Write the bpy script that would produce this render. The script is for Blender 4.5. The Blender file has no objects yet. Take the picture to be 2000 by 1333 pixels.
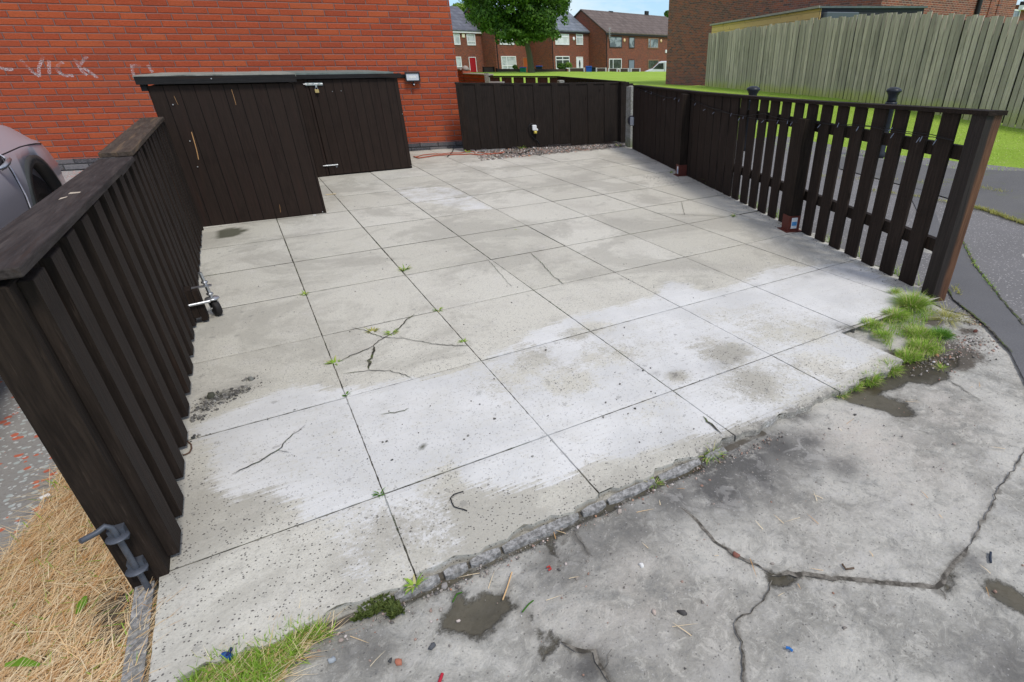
import bpy, bmesh, math, random
import numpy as np
from mathutils import Vector, Matrix
R = math.radians
random.seed(7); rng = np.random.default_rng(11)
sc = bpy.context.scene
COL = sc.collection

# ------------------------------------------------------------------ camera
FPX, YAW, PIT, ROL = 1072.4473, 0.5613, 0.5042, -0.0025
CAMP = np.array([-0.1018, -1.5532, 1.2474]); PPX, PPY = 1189.98, 706.82
cy, sy, cp, sp = math.cos(YAW), math.sin(YAW), math.cos(PIT), math.sin(PIT)
FWD = np.array([sy*cp, cy*cp, -sp]); RT0 = np.array([cy, -sy, 0.]); UP0 = np.cross(RT0, FWD)
RT = RT0*math.cos(ROL)+UP0*math.sin(ROL); UPV = UP0*math.cos(ROL)-RT0*math.sin(ROL)
cd = bpy.data.cameras.new('camera'); cam = bpy.data.objects.new('camera', cd); COL.objects.link(cam)
cd.sensor_width = 36; cd.lens = FPX*36/2000; cd.shift_x = (1000-PPX)/2000; cd.shift_y = (PPY-666.5)/2000
cd.clip_start = 0.05; cd.clip_end = 3000
cam.matrix_world = Matrix(((RT[0], UPV[0], -FWD[0], CAMP[0]), (RT[1], UPV[1], -FWD[1], CAMP[1]), (RT[2], UPV[2], -FWD[2], CAMP[2]), (0, 0, 0, 1)))
sc.camera = cam

# ------------------------------------------------------------------ sun, sky, exposure
SUN_EL, SUN_AZ = R(56), R(168)           # azimuth: direction the sun stands in, clockwise from +Y
sd = bpy.data.lights.new('sun', 'SUN'); sd.energy = 1.5; sd.angle = R(14); sd.color = (1, .94, .86)
so = bpy.data.objects.new('sun', sd); COL.objects.link(so)
sv = Vector((math.sin(SUN_AZ)*math.cos(SUN_EL), math.cos(SUN_AZ)*math.cos(SUN_EL), math.sin(SUN_EL)))
so.rotation_euler = sv.to_track_quat('Z', 'Y').to_euler()
w = bpy.data.worlds.new('World'); sc.world = w; w.use_nodes = True
wt = w.node_tree; wt.nodes.clear()
sky = wt.nodes.new('ShaderNodeTexSky'); sky.sky_type = 'NISHITA'; sky.sun_disc = False
sky.sun_elevation = SUN_EL; sky.sun_rotation = SUN_AZ; sky.air_density = 1.0; sky.dust_density = .6
tc = wt.nodes.new('ShaderNodeTexCoord'); mp = wt.nodes.new('ShaderNodeMapping'); mp.inputs['Scale'].default_value = (1, 1, 3.2)
n1 = wt.nodes.new('ShaderNodeTexNoise'); n1.inputs['Scale'].default_value = 5.5; n1.inputs['Detail'].default_value = 8; n1.inputs['Roughness'].default_value = .62
cr = wt.nodes.new('ShaderNodeValToRGB'); cr.color_ramp.elements[0].position = .44; cr.color_ramp.elements[1].position = .68
cr.color_ramp.elements[0].color = (.22, .22, .22, 1); cr.color_ramp.elements[1].color = (.9, .9, .9, 1)
mx = wt.nodes.new('ShaderNodeMix'); mx.data_type = 'RGBA'; mx.inputs[7].default_value = (6.9, 6.55, 6.0, 1)
bg = wt.nodes.new('ShaderNodeBackground'); bg.inputs['Strength'].default_value = .12
wo = wt.nodes.new('ShaderNodeOutputWorld')
L = wt.links.new
L(tc.outputs['Generated'], mp.inputs[0]); L(mp.outputs[0], n1.inputs['Vector']); L(n1.outputs[0], cr.inputs[0])
sx = wt.nodes.new('ShaderNodeSeparateXYZ'); L(tc.outputs['Generated'], sx.inputs[0]); mr = wt.nodes.new('ShaderNodeMapRange'); L(sx.outputs[2], mr.inputs[0])
for i_, q_ in ((1, .05), (2, .35), (3, .55), (4, 1.)): mr.inputs[i_].default_value = q_
mm = wt.nodes.new('ShaderNodeMath'); mm.operation = 'MULTIPLY'; L(cr.outputs[0], mm.inputs[0]); L(mr.outputs[0], mm.inputs[1])
ti = wt.nodes.new('ShaderNodeMix'); ti.data_type = 'RGBA'; ti.blend_type = 'MULTIPLY'; ti.inputs[0].default_value = 1; ti.inputs[7].default_value = (.50, .72, 1.0, 1); L(sky.outputs[0], ti.inputs[6])
L(mm.outputs[0], mx.inputs[0]); L(ti.outputs[2], mx.inputs[6]); L(mx.outputs[2], bg.inputs[0]); L(bg.outputs[0], wo.inputs[0])
sc.view_settings.view_transform = 'Standard'; sc.view_settings.look = 'None'; sc.view_settings.exposure = 0.5; sc.view_settings.gamma = 1

# ------------------------------------------------------------------ measuring helpers: a point of the photograph (2000 px wide) to a place in the world
def ray(x, y):
    return FWD + RT*((x-PPX)/FPX) - UPV*((y-PPY)/FPX)
def G(x, y, z=0.):
    r = ray(x, y); return CAMP + r*((z-CAMP[2])/r[2])
def VP(P, Q, x, y):
    n = np.array([-(Q[1]-P[1]), Q[0]-P[0], 0.]); r = ray(x, y)
    return CAMP + r*((np.array([P[0], P[1], 0.])-CAMP)@n/(r@n))
def AT(x, b):                            # ground position under picture column x (at horizon height) at forward distance b
    r = ray(x, 114.); h = r[:2]; f = np.array([sy, cy]); t = b/(h@f); return CAMP[:2]+h*t
def dpx(x, y, b):                        # height z of the point seen at row y when standing at AT(x,b)
    r = ray(x, y); f = np.array([sy, cy]); t = b/(r[:2]@f); return CAMP+r*t

# ------------------------------------------------------------------ node helper
class NT:
    def __init__(s, name):
        s.m = bpy.data.materials.new(name); s.m.use_nodes = True; s.t = s.m.node_tree; s.t.nodes.clear()
        s.out = s.t.nodes.new('ShaderNodeOutputMaterial'); s.b = s.t.nodes.new('ShaderNodeBsdfPrincipled')
        s.t.links.new(s.b.outputs[0], s.out.inputs[0]); s.b.inputs['Roughness'].default_value = .85
        s.b.inputs['Specular IOR Level'].default_value = .3
    def put(s, sock, v):
        if hasattr(v, 'is_linked') or isinstance(v, bpy.types.NodeSocket): s.t.links.new(v, sock)
        elif isinstance(v, (tuple, list)) and len(v) == 3 and sock.type == 'RGBA': sock.default_value = (*v, 1)
        else: sock.default_value = v
    def math(s, op, a, b=0., c=0., clamp=False):
        n = s.t.nodes.new('ShaderNodeMath'); n.operation = op; n.use_clamp = clamp
        s.put(n.inputs[0], a); s.put(n.inputs[1], b); s.put(n.inputs[2], c); return n.outputs[0]
    def add(s, a, b): return s.math('ADD', a, b)
    def mul(s, a, b): return s.math('MULTIPLY', a, b)
    def sub(s, a, b): return s.math('SUBTRACT', a, b)
    def step(s, v, lo, hi, a=0., b=1.):
        n = s.t.nodes.new('ShaderNodeMapRange'); n.interpolation_type = 'SMOOTHSTEP'
        for i, q in enumerate((v, lo, hi, a, b)): s.put(n.inputs[i], q)
        return n.outputs[0]
    def coord(s, kind='Object', scale=(1, 1, 1), loc=(0, 0, 0), rot=(0, 0, 0)):
        n = s.t.nodes.new('ShaderNodeTexCoord'); m = s.t.nodes.new('ShaderNodeMapping')
        m.inputs['Scale'].default_value = scale; m.inputs['Location'].default_value = loc; m.inputs['Rotation'].default_value = rot
        s.t.links.new(n.outputs[kind], m.inputs[0]); return m.outputs[0]
    def noise(s, vec, scale, detail=4, rough=.55, dist=0., col=False):
        n = s.t.nodes.new('ShaderNodeTexNoise'); s.put(n.inputs['Vector'], vec)
        s.put(n.inputs['Scale'], scale); n.inputs['Detail'].default_value = detail
        n.inputs['Roughness'].default_value = rough; n.inputs['Distortion'].default_value = dist
        return n.outputs[1 if col else 0]
    def vor(s, vec, scale, feat='F1', out='Distance', rnd=1.):
        n = s.t.nodes.new('ShaderNodeTexVoronoi'); n.feature = feat; s.put(n.inputs['Vector'], vec)
        n.inputs['Scale'].default_value = scale; n.inputs['Randomness'].default_value = rnd
        return n.outputs[out]
    def white(s, vec):
        n = s.t.nodes.new('ShaderNodeTexWhiteNoise'); n.noise_dimensions = '3D'; s.put(n.inputs['Vector'], vec); return n.outputs[0]
    def xyz(s, v):
        n = s.t.nodes.new('ShaderNodeSeparateXYZ'); s.put(n.inputs[0], v); return n.outputs
    def comb(s, x, y, z=0.):
        n = s.t.nodes.new('ShaderNodeCombineXYZ'); s.put(n.inputs[0], x); s.put(n.inputs[1], y); s.put(n.inputs[2], z); return n.outputs[0]
    def mix(s, f, a, b, mode='MIX'):
        n = s.t.nodes.new('ShaderNodeMix'); n.data_type = 'RGBA'; n.blend_type = mode; n.clamp_factor = True
        s.put(n.inputs[0], f); s.put(n.inputs[6], a); s.put(n.inputs[7], b); return n.outputs[2]
    def ramp(s, f, stops):
        n = s.t.nodes.new('ShaderNodeValToRGB'); e = n.color_ramp.elements
        while len(e) < len(stops): e.new(.5)
        for k, (p_, c_) in enumerate(stops): e[k].position = p_; e[k].color = (*c_, 1)
        s.put(n.inputs[0], f); return n.outputs[0]
    def attr(s, name, kind='Fac'):
        n = s.t.nodes.new('ShaderNodeAttribute'); n.attribute_name = name; return n.outputs[kind]
    def bump(s, h, dist=.01, strength=1.):
        n = s.t.nodes.new('ShaderNodeBump'); s.put(n.inputs['Height'], h); n.inputs['Distance'].default_value = dist; n.inputs['Strength'].default_value = strength
        s.t.links.new(n.outputs[0], s.b.inputs['Normal'])
    def col(s, c): s.put(s.b.inputs['Base Color'], c); return s
    def rough(s, v): s.put(s.b.inputs['Roughness'], v); return s

def plain(name, c, rough=.6, metal=0., var=.25, scale=30, spec=.3, bump=0.):
    n = NT(name); v = n.coord()
    f = n.noise(v, scale, 5, .6)
    n.col(n.mix(f, tuple(x*(1-var) for x in c), tuple(min(1, x*(1+var)) for x in c)))
    n.rough(n.step(f, .2, .8, max(.02, rough-.1), min(1, rough+.1))); n.b.inputs['Metallic'].default_value = metal
    n.b.inputs['Specular IOR Level'].default_value = spec
    if bump: n.bump(f, bump)
    return n.m

def brick_mat(name, cols, mortar, axis='x', bw=.225, bh=.075, mw=.0055, weather=.35, rust=True, dirt=(.2, .12, .09), off=(0, 0)):
    n = NT(name); v = n.coord(loc=(off[0], 0, off[1])); x, y, z = n.xyz(v)
    u = n.add(x, y) if axis == 'x' else y
    wob = n.noise(v, 14, 2, .5); wz = n.mul(n.sub(wob, .5), .006)
    z2 = n.add(z, wz)
    row = n.math('FLOOR', n.math('DIVIDE', z2, bh)); odd = n.math('MULTIPLY', n.math('FRACT', n.mul(row, .5)), 1.)
    us = n.add(n.math('DIVIDE', n.add(u, wz), bw), odd)
    colu = n.math('FLOOR', us)
    fu = n.mul(n.math('FRACT', us), bw); fv = n.mul(n.math('FRACT', n.math('DIVIDE', z2, bh)), bh)
    du = n.math('MINIMUM', fu, n.sub(bw, fu)); dv = n.math('MINIMUM', fv, n.sub(bh, fv))
    d = n.math('MINIMUM', du, dv)
    mort = n.step(d, mw*.75, mw*1.25, 1., 0.)
    rnd = n.white(n.comb(colu, row, 3.)); rnd2 = n.white(n.comb(row, colu, 9.))
    c = n.ramp(rnd, cols)
    fine = n.noise(n.coord(scale=(1, 1, 3.2) if axis == 'x' else (1, 1, 3.2)), 38, 5, .7, .6)
    c = n.mix(n.mul(n.step(fine, .45, .7), .45), c, tuple(min(1, q*1.5+.02) for q in cols[-1][1]))
    c = n.mix(n.mul(n.step(fine, .5, .3), .45), c, tuple(q*.45 for q in cols[0][1]))
    big = n.noise(v, .9, 5, .65)
    c = n.mix(n.mul(n.step(big, .45, .75), weather), c, dirt)
    c = n.mix(mort, c, n.mix(n.noise(v, 25, 3), mortar, tuple(q*1.7 for q in mortar)))
    n.col(c); n.rough(.82)
    h = n.mul(n.step(d, mw*.5, mw*2.2), 1.)
    if rust: h = n.add(h, n.mul(fine, .55))
    h = n.add(h, n.mul(rnd2, .25))
    n.bump(h, .010 if rust else .005); return n.m

def dark_wood(name, axis='z', base=(.0135, .0092, .0068), light=(.036, .0255, .019), worn=None, wornamt=0., plank=None, gap=.004):
    """dark stained sawn timber; the grain runs along axis; plank = (axis letter, width) draws board joints"""
    n = NT(name)
    s = {'z': (26, 26, 1.6), 'x': (1.6, 26, 26), 'y': (26, 1.6, 26)}[axis]
    v = n.coord(scale=s); v0 = n.coord()
    g = n.noise(v, 3.2, 6, .65, .4); g2 = n.noise(v0, 5, 4, .6)
    c = n.mix(n.step(g, .3, .75), base, light)
    c = n.mix(n.mul(n.step(g2, .5, .8), .5), c, tuple(q*.55 for q in base))
    if worn:
        vw = n.coord(scale=tuple(q*.35 for q in s)); gw = n.noise(vw, 3.0, 6, .7, .5)
        c = n.mix(n.mul(n.step(gw, .5, .72), wornamt), c, worn)
    gs = n.noise(n.coord(scale=tuple(q*1.9 for q in s)), 2.2, 4, .7); c = n.mix(n.mul(n.step(gs, .60, .72), .55), c, tuple(q*1.75 for q in light)); c = n.mix(n.mul(n.step(n.noise(n.coord(scale=tuple(q*.5 for q in s)), 1.7, 5, .7), .58, .7), .35), c, (.052, .026, .015)); kn = n.vor(n.coord(scale=tuple(.45 if q == 1.6 else 1. for q in s)), 4.5); c = n.mix(n.mul(n.step(kn, .075, .03), .7), c, (.006, .004, .003))
    h = g
    if plank:
        comp = n.xyz(v0)['xyz'.index(plank[0])]
        q = n.math('DIVIDE', comp, plank[1]); fr = n.mul(n.math('FRACT', q), plank[1])
        d = n.math('MINIMUM', fr, n.sub(plank[1], fr)); rnd = n.white(n.comb(n.math('FLOOR', q), 2., 1.))
        c = n.mix(n.mul(rnd, .55), c, tuple(q_*1.8 for q_ in base))
        j = n.step(d, gap*.4, gap, 1., 0.); c = n.mix(j, c, (.004, .0035, .003)); h = n.sub(n.mul(g, .3), n.mul(j, 1.5))
    n.col(c); n.rough(n.step(g, .2, .8, .75, .9)); n.b.inputs['Specular IOR Level'].default_value = .16
    n.bump(h, .003); return n.m

# ------------------------------------------------------------------ mesh helpers
class MB:
    """collects faces; build() links them as ONE object"""
    def __init__(s): s.v = []; s.f = []; s.mi = []; s.sm = []
    def add(s, vs, fs, mi=0, smooth=False):
        o = len(s.v); s.v += [tuple(float(c) for c in q) for q in vs]; s.f += [tuple(i+o for i in f) for f in fs]
        s.mi += [mi]*len(fs); s.sm += [smooth]*len(fs); return s
    def hexa(s, b, t, mi=0):             # 4 bottom points (ccw from above), 4 top points
        return s.add(list(b)+list(t), [(3, 2, 1, 0), (4, 5, 6, 7), (0, 1, 5, 4), (1, 2, 6, 5), (2, 3, 7, 6), (3, 0, 4, 7)], mi)
    def box(s, x0, x1, y0, y1, z0, z1, mi=0):
        return s.hexa([(x0, y0, z0), (x1, y0, z0), (x1, y1, z0), (x0, y1, z0)], [(x0, y0, z1), (x1, y0, z1), (x1, y1, z1), (x0, y1, z1)], mi)
    def fbox(s, F, u0, u1, d0, d1, z0, z1, mi=0, bev=0.):   # box in frame F=(origin, along dir, out dir)
        O, U, D = F
        def P(u, d, z): return (O[0]+U[0]*u+D[0]*d, O[1]+U[1]*u+D[1]*d, z)
        b = [(u0, d0), (u1, d0), (u1, d1), (u0, d1)]
        if U[0]*D[1]-U[1]*D[0] < 0: b = b[::-1]
        if not bev: return s.hexa([P(*q, z0) for q in b], [P(*q, z1) for q in b], mi)
        um, dm = (u0+u1)/2, (d0+d1)/2
        bi = [(q[0]+(bev if q[0] < um else -bev), q[1]+(bev if q[1] < dm else -bev)) for q in b]
        rings = [[P(*q, z0) for q in bi], [P(*q, z0+bev) for q in b], [P(*q, z1-bev) for q in b], [P(*q, z1) for q in bi]]
        vs = sum(rings, []); fs = [(3, 2, 1, 0), (12, 13, 14, 15)]
        for k in range(3):
            for i in range(4): j = (i+1) % 4; fs.append((4*k+i, 4*k+j, 4*k+4+j, 4*k+4+i))
        return s.add(vs, fs, mi)
    def tube(s, pts, r, n=8, mi=0, caps=True):
        pts = [Vector(q) for q in pts]; rs = r if isinstance(r, (list, tuple)) else [r]*len(pts); rings = []; prev = None
        for i, p in enumerate(pts):
            d = (pts[min(i+1, len(pts)-1)]-pts[max(i-1, 0)]).normalized()
            a = prev if prev is not None else (Vector((0, 0, 1)) if abs(d.z) < .9 else Vector((1, 0, 0)))
            x = (a-d*a.dot(d)).normalized(); prev = x; y = d.cross(x)
            rings.append([p+(x*math.cos(2*math.pi*k/n)+y*math.sin(2*math.pi*k/n))*rs[i] for k in range(n)])
        vs = [q for rg in rings for q in rg]; fs = []
        for i in range(len(pts)-1):
            for k in range(n): k2 = (k+1) % n; fs.append((i*n+k, i*n+k2, (i+1)*n+k2, (i+1)*n+k))
        s.add(vs, fs, mi, True)
        if caps: s.add(rings[0]+rings[-1], [tuple(range(n))[::-1], tuple(range(n, 2*n))], mi)
        return s
    def lathe(s, prof, c, n=20, mi=0, axis='z', M=None):
        vs = []; fs = []
        for r, h in prof:
            for k in range(n):
                a = 2*math.pi*k/n; q = Vector((r*math.cos(a), r*math.sin(a), h))
                if M is not None: q = M@q
                elif axis == 'x': q = Vector((q.z, q.x, q.y))
                elif axis == 'y': q = Vector((q.y, q.z, q.x))
                vs.append(q+Vector(c))
        for i in range(len(prof)-1):
            for k in range(n): k2 = (k+1) % n; fs.append((i*n+k, i*n+k2, (i+1)*n+k2, (i+1)*n+k))
        fs.append(tuple(range(n))[::-1]); fs.append(tuple(range((len(prof)-1)*n, len(prof)*n)))
        return s.add(vs, fs, mi, True)
    def build(s, name, mats, parent=None, origin=None, frame=None):
        me = bpy.data.meshes.new(name)
        o = bpy.data.objects.new(name, me)
        vs = s.v
        if frame is not None:            # object space = frame (origin O, along U, out D), so that textures follow the wall
            O, U, D = frame; cr_ = U[0]*D[1]-U[1]*D[0]
            M = Matrix(((U[0], D[0], 0, O[0]), (U[1], D[1], 0, O[1]), (0, 0, 1, 0), (0, 0, 0, 1)))
            if cr_ < 0: M = Matrix(((U[0], -D[0], 0, O[0]), (U[1], -D[1], 0, O[1]), (0, 0, 1, 0), (0, 0, 0, 1)))
            Mi = M.inverted(); vs = [tuple(Mi@Vector(q)) for q in vs]; o.matrix_world = M
        elif origin is not None:
            vs = [(q[0]-origin[0], q[1]-origin[1], q[2]-origin[2]) for q in vs]; o.location = origin
        me.from_pydata(vs, [], s.f)
        for m in (mats if isinstance(mats, (list, tuple)) else [mats]): me.materials.append(m)
        me.polygons.foreach_set('material_index', s.mi); me.polygons.foreach_set('use_smooth', s.sm); me.update()
        COL.objects.link(o)
        if parent is not None: setpar(o, parent)
        return o
def WM(o):
    return (WM(o.parent)@o.matrix_parent_inverse@o.matrix_basis) if o.parent is not None else o.matrix_basis.copy()
def setpar(o, parent):
    m = WM(parent).inverted(); o.parent = parent; o.matrix_parent_inverse = m
def dup(root, loc, rotz=None, **props):
    r = root.copy(); COL.objects.link(r); r.location = loc
    if rotz is not None: r.rotation_euler = (0, 0, rotz)
    for k, v in props.items(): r[k] = v
    def kids(src, dst):
        for ch in [q for q in bpy.data.objects if q.parent is src]:
            c = ch.copy(); COL.objects.link(c); c.parent = dst; kids(ch, c)
    kids(root, r); return r
def thing(name, label, cat, loc=(0, 0, 0), group=None):
    o = bpy.data.objects.new(name, None); COL.objects.link(o); o.location = loc; o.empty_display_size = .1
    o['label'] = label; o['category'] = cat
    if group: o['group'] = group
    return o
def tag(o, label, cat, group=None):
    o['label'] = label; o['category'] = cat
    if group: o['group'] = group
    return o
def kind(o, k): o['kind'] = k; return o
def unit(a, b):
    d = np.array(b[:2], float)-np.array(a[:2], float); L_ = np.hypot(*d); return d/L_, L_
def frame(P, Q, side=1):
    u, L_ = unit(P, Q); d = np.array([u[1], -u[0]])*side; return (np.array(P[:2], float), u, d), L_
def inframe(F, X): d = np.array(X[:2])-F[0]; return float(d@F[1]), float(d@F[2])

# signed distance (positive inside) of points to polygons, and to polylines
def seg_d(px_, py_, ax, ay, bx, by):
    dx, dy = bx-ax, by-ay; t = np.clip(((px_-ax)*dx+(py_-ay)*dy)/(dx*dx+dy*dy+1e-12), 0, 1)
    return np.hypot(px_-ax-t*dx, py_-ay-t*dy)
def poly_sd(X, Y, poly):
    n = len(poly); d = np.full(X.shape, 9.); ins = np.zeros(X.shape, bool)
    for i in range(n):
        ax, ay = poly[i][:2]; bx, by = poly[(i+1) % n][:2]
        d = np.minimum(d, seg_d(X, Y, ax, ay, bx, by))
        c = ((ay > Y) != (by > Y)); xx = (bx-ax)*(Y-ay)/((by-ay) if by != ay else 1e-9)+ax
        ins ^= c & (X < xx)
    return np.where(ins, d, -d)
def line_d(X, Y, pts):
    d = np.full(X.shape, 9.)
    for a, b in zip(pts[:-1], pts[1:]): d = np.minimum(d, seg_d(X, Y, a[0], a[1], b[0], b[1]))
    return d
def gp(pts, z=0.): return [G(x, y, z) for x, y in pts]
def set_attr(me, name, arr):
    a = me.attributes.new(name, 'FLOAT', 'POINT'); a.data.foreach_set('value', np.ascontiguousarray(arr, dtype=np.float32))
def grid_mesh(xs, ys, keep=None):
    X, Y = np.meshgrid(xs, ys, indexing='ij'); nx, ny = len(xs), len(ys)
    idx = np.arange(nx*ny).reshape(nx, ny)
    q = np.stack([idx[:-1, :-1], idx[1:, :-1], idx[1:, 1:], idx[:-1, 1:]], -1).reshape(-1, 4)
    if keep is not None:
        xc = (X[:-1, :-1]+X[1:, 1:])/2; yc = (Y[:-1, :-1]+Y[1:, 1:])/2; q = q[keep(xc, yc).ravel()]
    return X.ravel(), Y.ravel(), q
def np_mesh(name, V, Q, mats, mi=None, smooth=True):
    me = bpy.data.meshes.new(name); V = np.asarray(V, np.float32); Q = np.asarray(Q, np.int32); k = Q.shape[1]
    me.vertices.add(len(V)); me.vertices.foreach_set('co', V.ravel())
    me.loops.add(Q.size); me.loops.foreach_set('vertex_index', Q.ravel())
    me.polygons.add(len(Q)); me.polygons.foreach_set('loop_start', np.arange(0, Q.size, k, dtype=np.int32)); me.polygons.foreach_set('loop_total', np.full(len(Q), k, np.int32))
    for m in mats: me.materials.append(m)
    if mi is not None: me.polygons.foreach_set('material_index', np.asarray(mi, np.int32))
    me.polygons.foreach_set('use_smooth', np.full(len(Q), smooth, bool)); me.update(calc_edges=True); me.validate()
    o = bpy.data.objects.new(name, me); COL.objects.link(o); return o

# ================================================================== GROUND
MAT = {}
# ---- paving slabs
def mat_paving(joint=False):
    n = NT('paving_joint' if joint else 'paving_concrete'); v = n.coord()
    wsd, dirt, moss, pit = n.attr('white'), n.attr('dirt'), n.attr('moss'), n.attr('pits')  # dirt also carries the contact shade painted along the fences
    sid = n.attr('slab')
    nz = n.noise(v, 9, 8, .72); nzb = n.noise(v, 2.2, 6, .6); fine = n.noise(v, 160, 4, .7); streak = n.noise(n.coord(scale=(6, 40, 1), rot=(0, 0, R(28))), 1.6, 5, .65)
    base = n.mix(sid, (.57, .545, .455), (.65, .625, .535))
    base = n.mix(n.mul(n.step(nzb, .45, .7), .6), base, (.50, .47, .40))
    base = n.mix(n.mul(n.step(nz, .5, .75), .45), base, (.68, .655, .60))
    f2 = n.noise(v, 75, 6, .85); base = n.mix(n.mul(n.step(f2, .53, .64), .5), base, (.34, .325, .28)); base = n.mix(n.mul(n.step(f2, .46, .36), .4), base, (.74, .71, .64)); base = n.mix(n.mul(n.step(fine, .48, .66), .35), base, (.27, .255, .23)); lw = n.noise(v, 1.1, 8, .72, .5); base = n.mix(n.mul(n.step(lw, .47, .57), .6), base, (.40, .38, .32)); base = n.mix(n.mul(n.step(n.noise(v, 28, 6, .8), .55, .68), .4), base, (.31, .30, .27))
    # near slabs are rough and full of little pits
    vp = n.coord(scale=(1, 1, 1), rot=(0, 0, .4))
    pd = n.add(n.vor(vp, 62), n.mul(n.sub(fine, .5), .12)); pr = n.vor(vp, 62, out='Color'); prx = n.xyz(pr)[0]; clump = n.noise(v, 4.5, 6, .72)
    thr = n.mul(n.mul(n.step(prx, .55, 1.), n.step(clump, .42, .60)), n.mul(pit, .30))
    pits = n.math('LESS_THAN', pd, thr)
    pd2 = n.vor(vp, 150); prx2 = n.xyz(n.vor(vp, 150, out='Color'))[1]
    pits2 = n.math('LESS_THAN', pd2, n.mul(n.step(prx2, .6, 1.), n.mul(pit, .42)))
    # the white: sharp where it was brushed, ragged by the texture of the slab
    wn = n.add(wsd, n.mul(n.sub(n.noise(v, 5, 10, .8), .5), .26)); wn = n.add(wn, n.mul(n.sub(n.noise(v, 45, 6, .8), .5), .05)); swp = n.noise(n.coord(scale=(2.2, 55, 1), rot=(0, 0, R(-16))), 1.2, 6, .72); wn = n.add(wn, n.mul(n.sub(swp, .5), .24))
    wm = n.step(wn, -.018, .032); cn = n.add(n.mul(n.sub(n.noise(v, 5, 6, .7), .5), 1.1), n.mul(n.sub(n.noise(v, 70, 5, .8), .5), 1.3)); cn = n.add(cn, n.mul(n.sub(n.noise(v, 16, 10, .82), .5), 1.6)); cover = n.step(n.add(n.attr('thick'), cn), .12, .60)
    wm = n.mul(wm, n.step(swp, .30, .52, .72, 1.)); wm = n.mul(wm, n.mul(cover, n.step(n.noise(v, 3.5, 9, .8), .30, .52, .6, 1.)))
    wcol = n.mix(n.step(nzb, .35, .65), (.62, .618, .595), (.75, .745, .715))
    c = n.mix(n.mul(wm, .92), base, wcol)
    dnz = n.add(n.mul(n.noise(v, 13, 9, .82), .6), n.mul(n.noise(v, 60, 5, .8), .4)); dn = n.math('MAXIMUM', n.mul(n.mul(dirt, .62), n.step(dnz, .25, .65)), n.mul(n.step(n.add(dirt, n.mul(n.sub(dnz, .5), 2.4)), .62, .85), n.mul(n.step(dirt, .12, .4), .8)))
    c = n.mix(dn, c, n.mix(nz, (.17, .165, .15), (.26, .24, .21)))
    c = n.mix(n.mul(n.math('MAXIMUM', pits, pits2), n.sub(1., n.mul(wm, .72))), c, (.15, .14, .125))
    sm = n.vor(n.coord(rot=(0, 0, 1)), 11); smr = n.xyz(n.vor(n.coord(rot=(0, 0, 1)), 11, out='Color'))[2]; c = n.mix(n.mul(n.math('LESS_THAN', n.add(sm, n.mul(n.sub(n.noise(v, 22, 5, .8), .5), .9)), n.mul(n.step(smr, .7, 1.), .10)), .4), c, (.22, .21, .19))
    c = n.mix(n.mul(moss, n.step(nz, .15, .45)), c, (.075, .075, .045))
    if joint:
        jd = n.step(n.noise(v, 7, 5, .7), .42, .62)
        jc = n.mix(jd, (.035, .032, .022), (.20, .19, .15))
        jc = n.mix(n.step(n.noise(v, 3, 3, .6), .52, .68), jc, (.05, .065, .018))
        c = n.mix(n.mul(wm, n.mul(n.step(n.noise(v, 2.5, 4, .6), .46, .6), .7)), jc, (.48, .49, .49))
    n.col(c); n.rough(n.step(n.mul(wm, 1.), 0, 1, .88, .8))
    h = n.add(n.mul(fine, .35), n.mul(nz, .6)); h = n.sub(h, n.mul(n.math('MAXIMUM', pits, pits2), 1.2)); n.bump(h, .004, .8)
    return n.m
W_, D0, DD = .598, .695, .696
FR0 = G(1842, 580); FR1 = G(1245, 292)           # line of the right fence
frm, FRL = frame(FR0, FR1, side=-1)              # out = towards the paving (left)
if inframe(frm, (0, 3))[1] < 0: frm, FRL = frame(FR0, FR1, side=1)
white_main = gp([(402, 872), (372, 850), (385, 825), (452, 804), (520, 768), (574, 750), (628, 754), (664, 759), (727, 750), (745, 740), (826, 741), (938, 709), (960, 690), (992, 678), (1042, 646), (1123, 615), (1195, 601), (1267, 580), (1290, 565), (1307, 552), (1340, 552), (1370, 565), (1400, 567), (1445, 550), (1470, 537), (1495, 525), (1525, 522), (1587, 520), (1625, 518), (1668, 512), (1700, 528), (1735, 550), (1768, 575), (1750, 600), (1700, 622), (1668, 640), (1690, 660), (1732, 690), (1675, 715), (1670, 722), (1605, 760), (1550, 800), (1500, 817), (1440, 832), (1380, 852), (1312, 867), (1250, 887), (1220, 893), (1170, 902), (1150, 915), (1125, 927), (1070, 945), (1007, 957), (957, 955), (920, 942), (890, 922), (865, 915), (855, 930), (862, 965), (880, 1015), (903, 1065), (906, 1090), (830, 1115), (760, 1140), (695, 1157), (680, 1112), (655, 1062), (625, 1022), (605, 1020), (580, 992), (555, 972), (525, 962), (487, 972), (455, 975), (440, 967), (430, 945), (415, 910)])
white_far = gp([(768, 368), (800, 364), (882, 366), (925, 384), (966, 408), (905, 412), (846, 398), (805, 396), (782, 384)])
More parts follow.
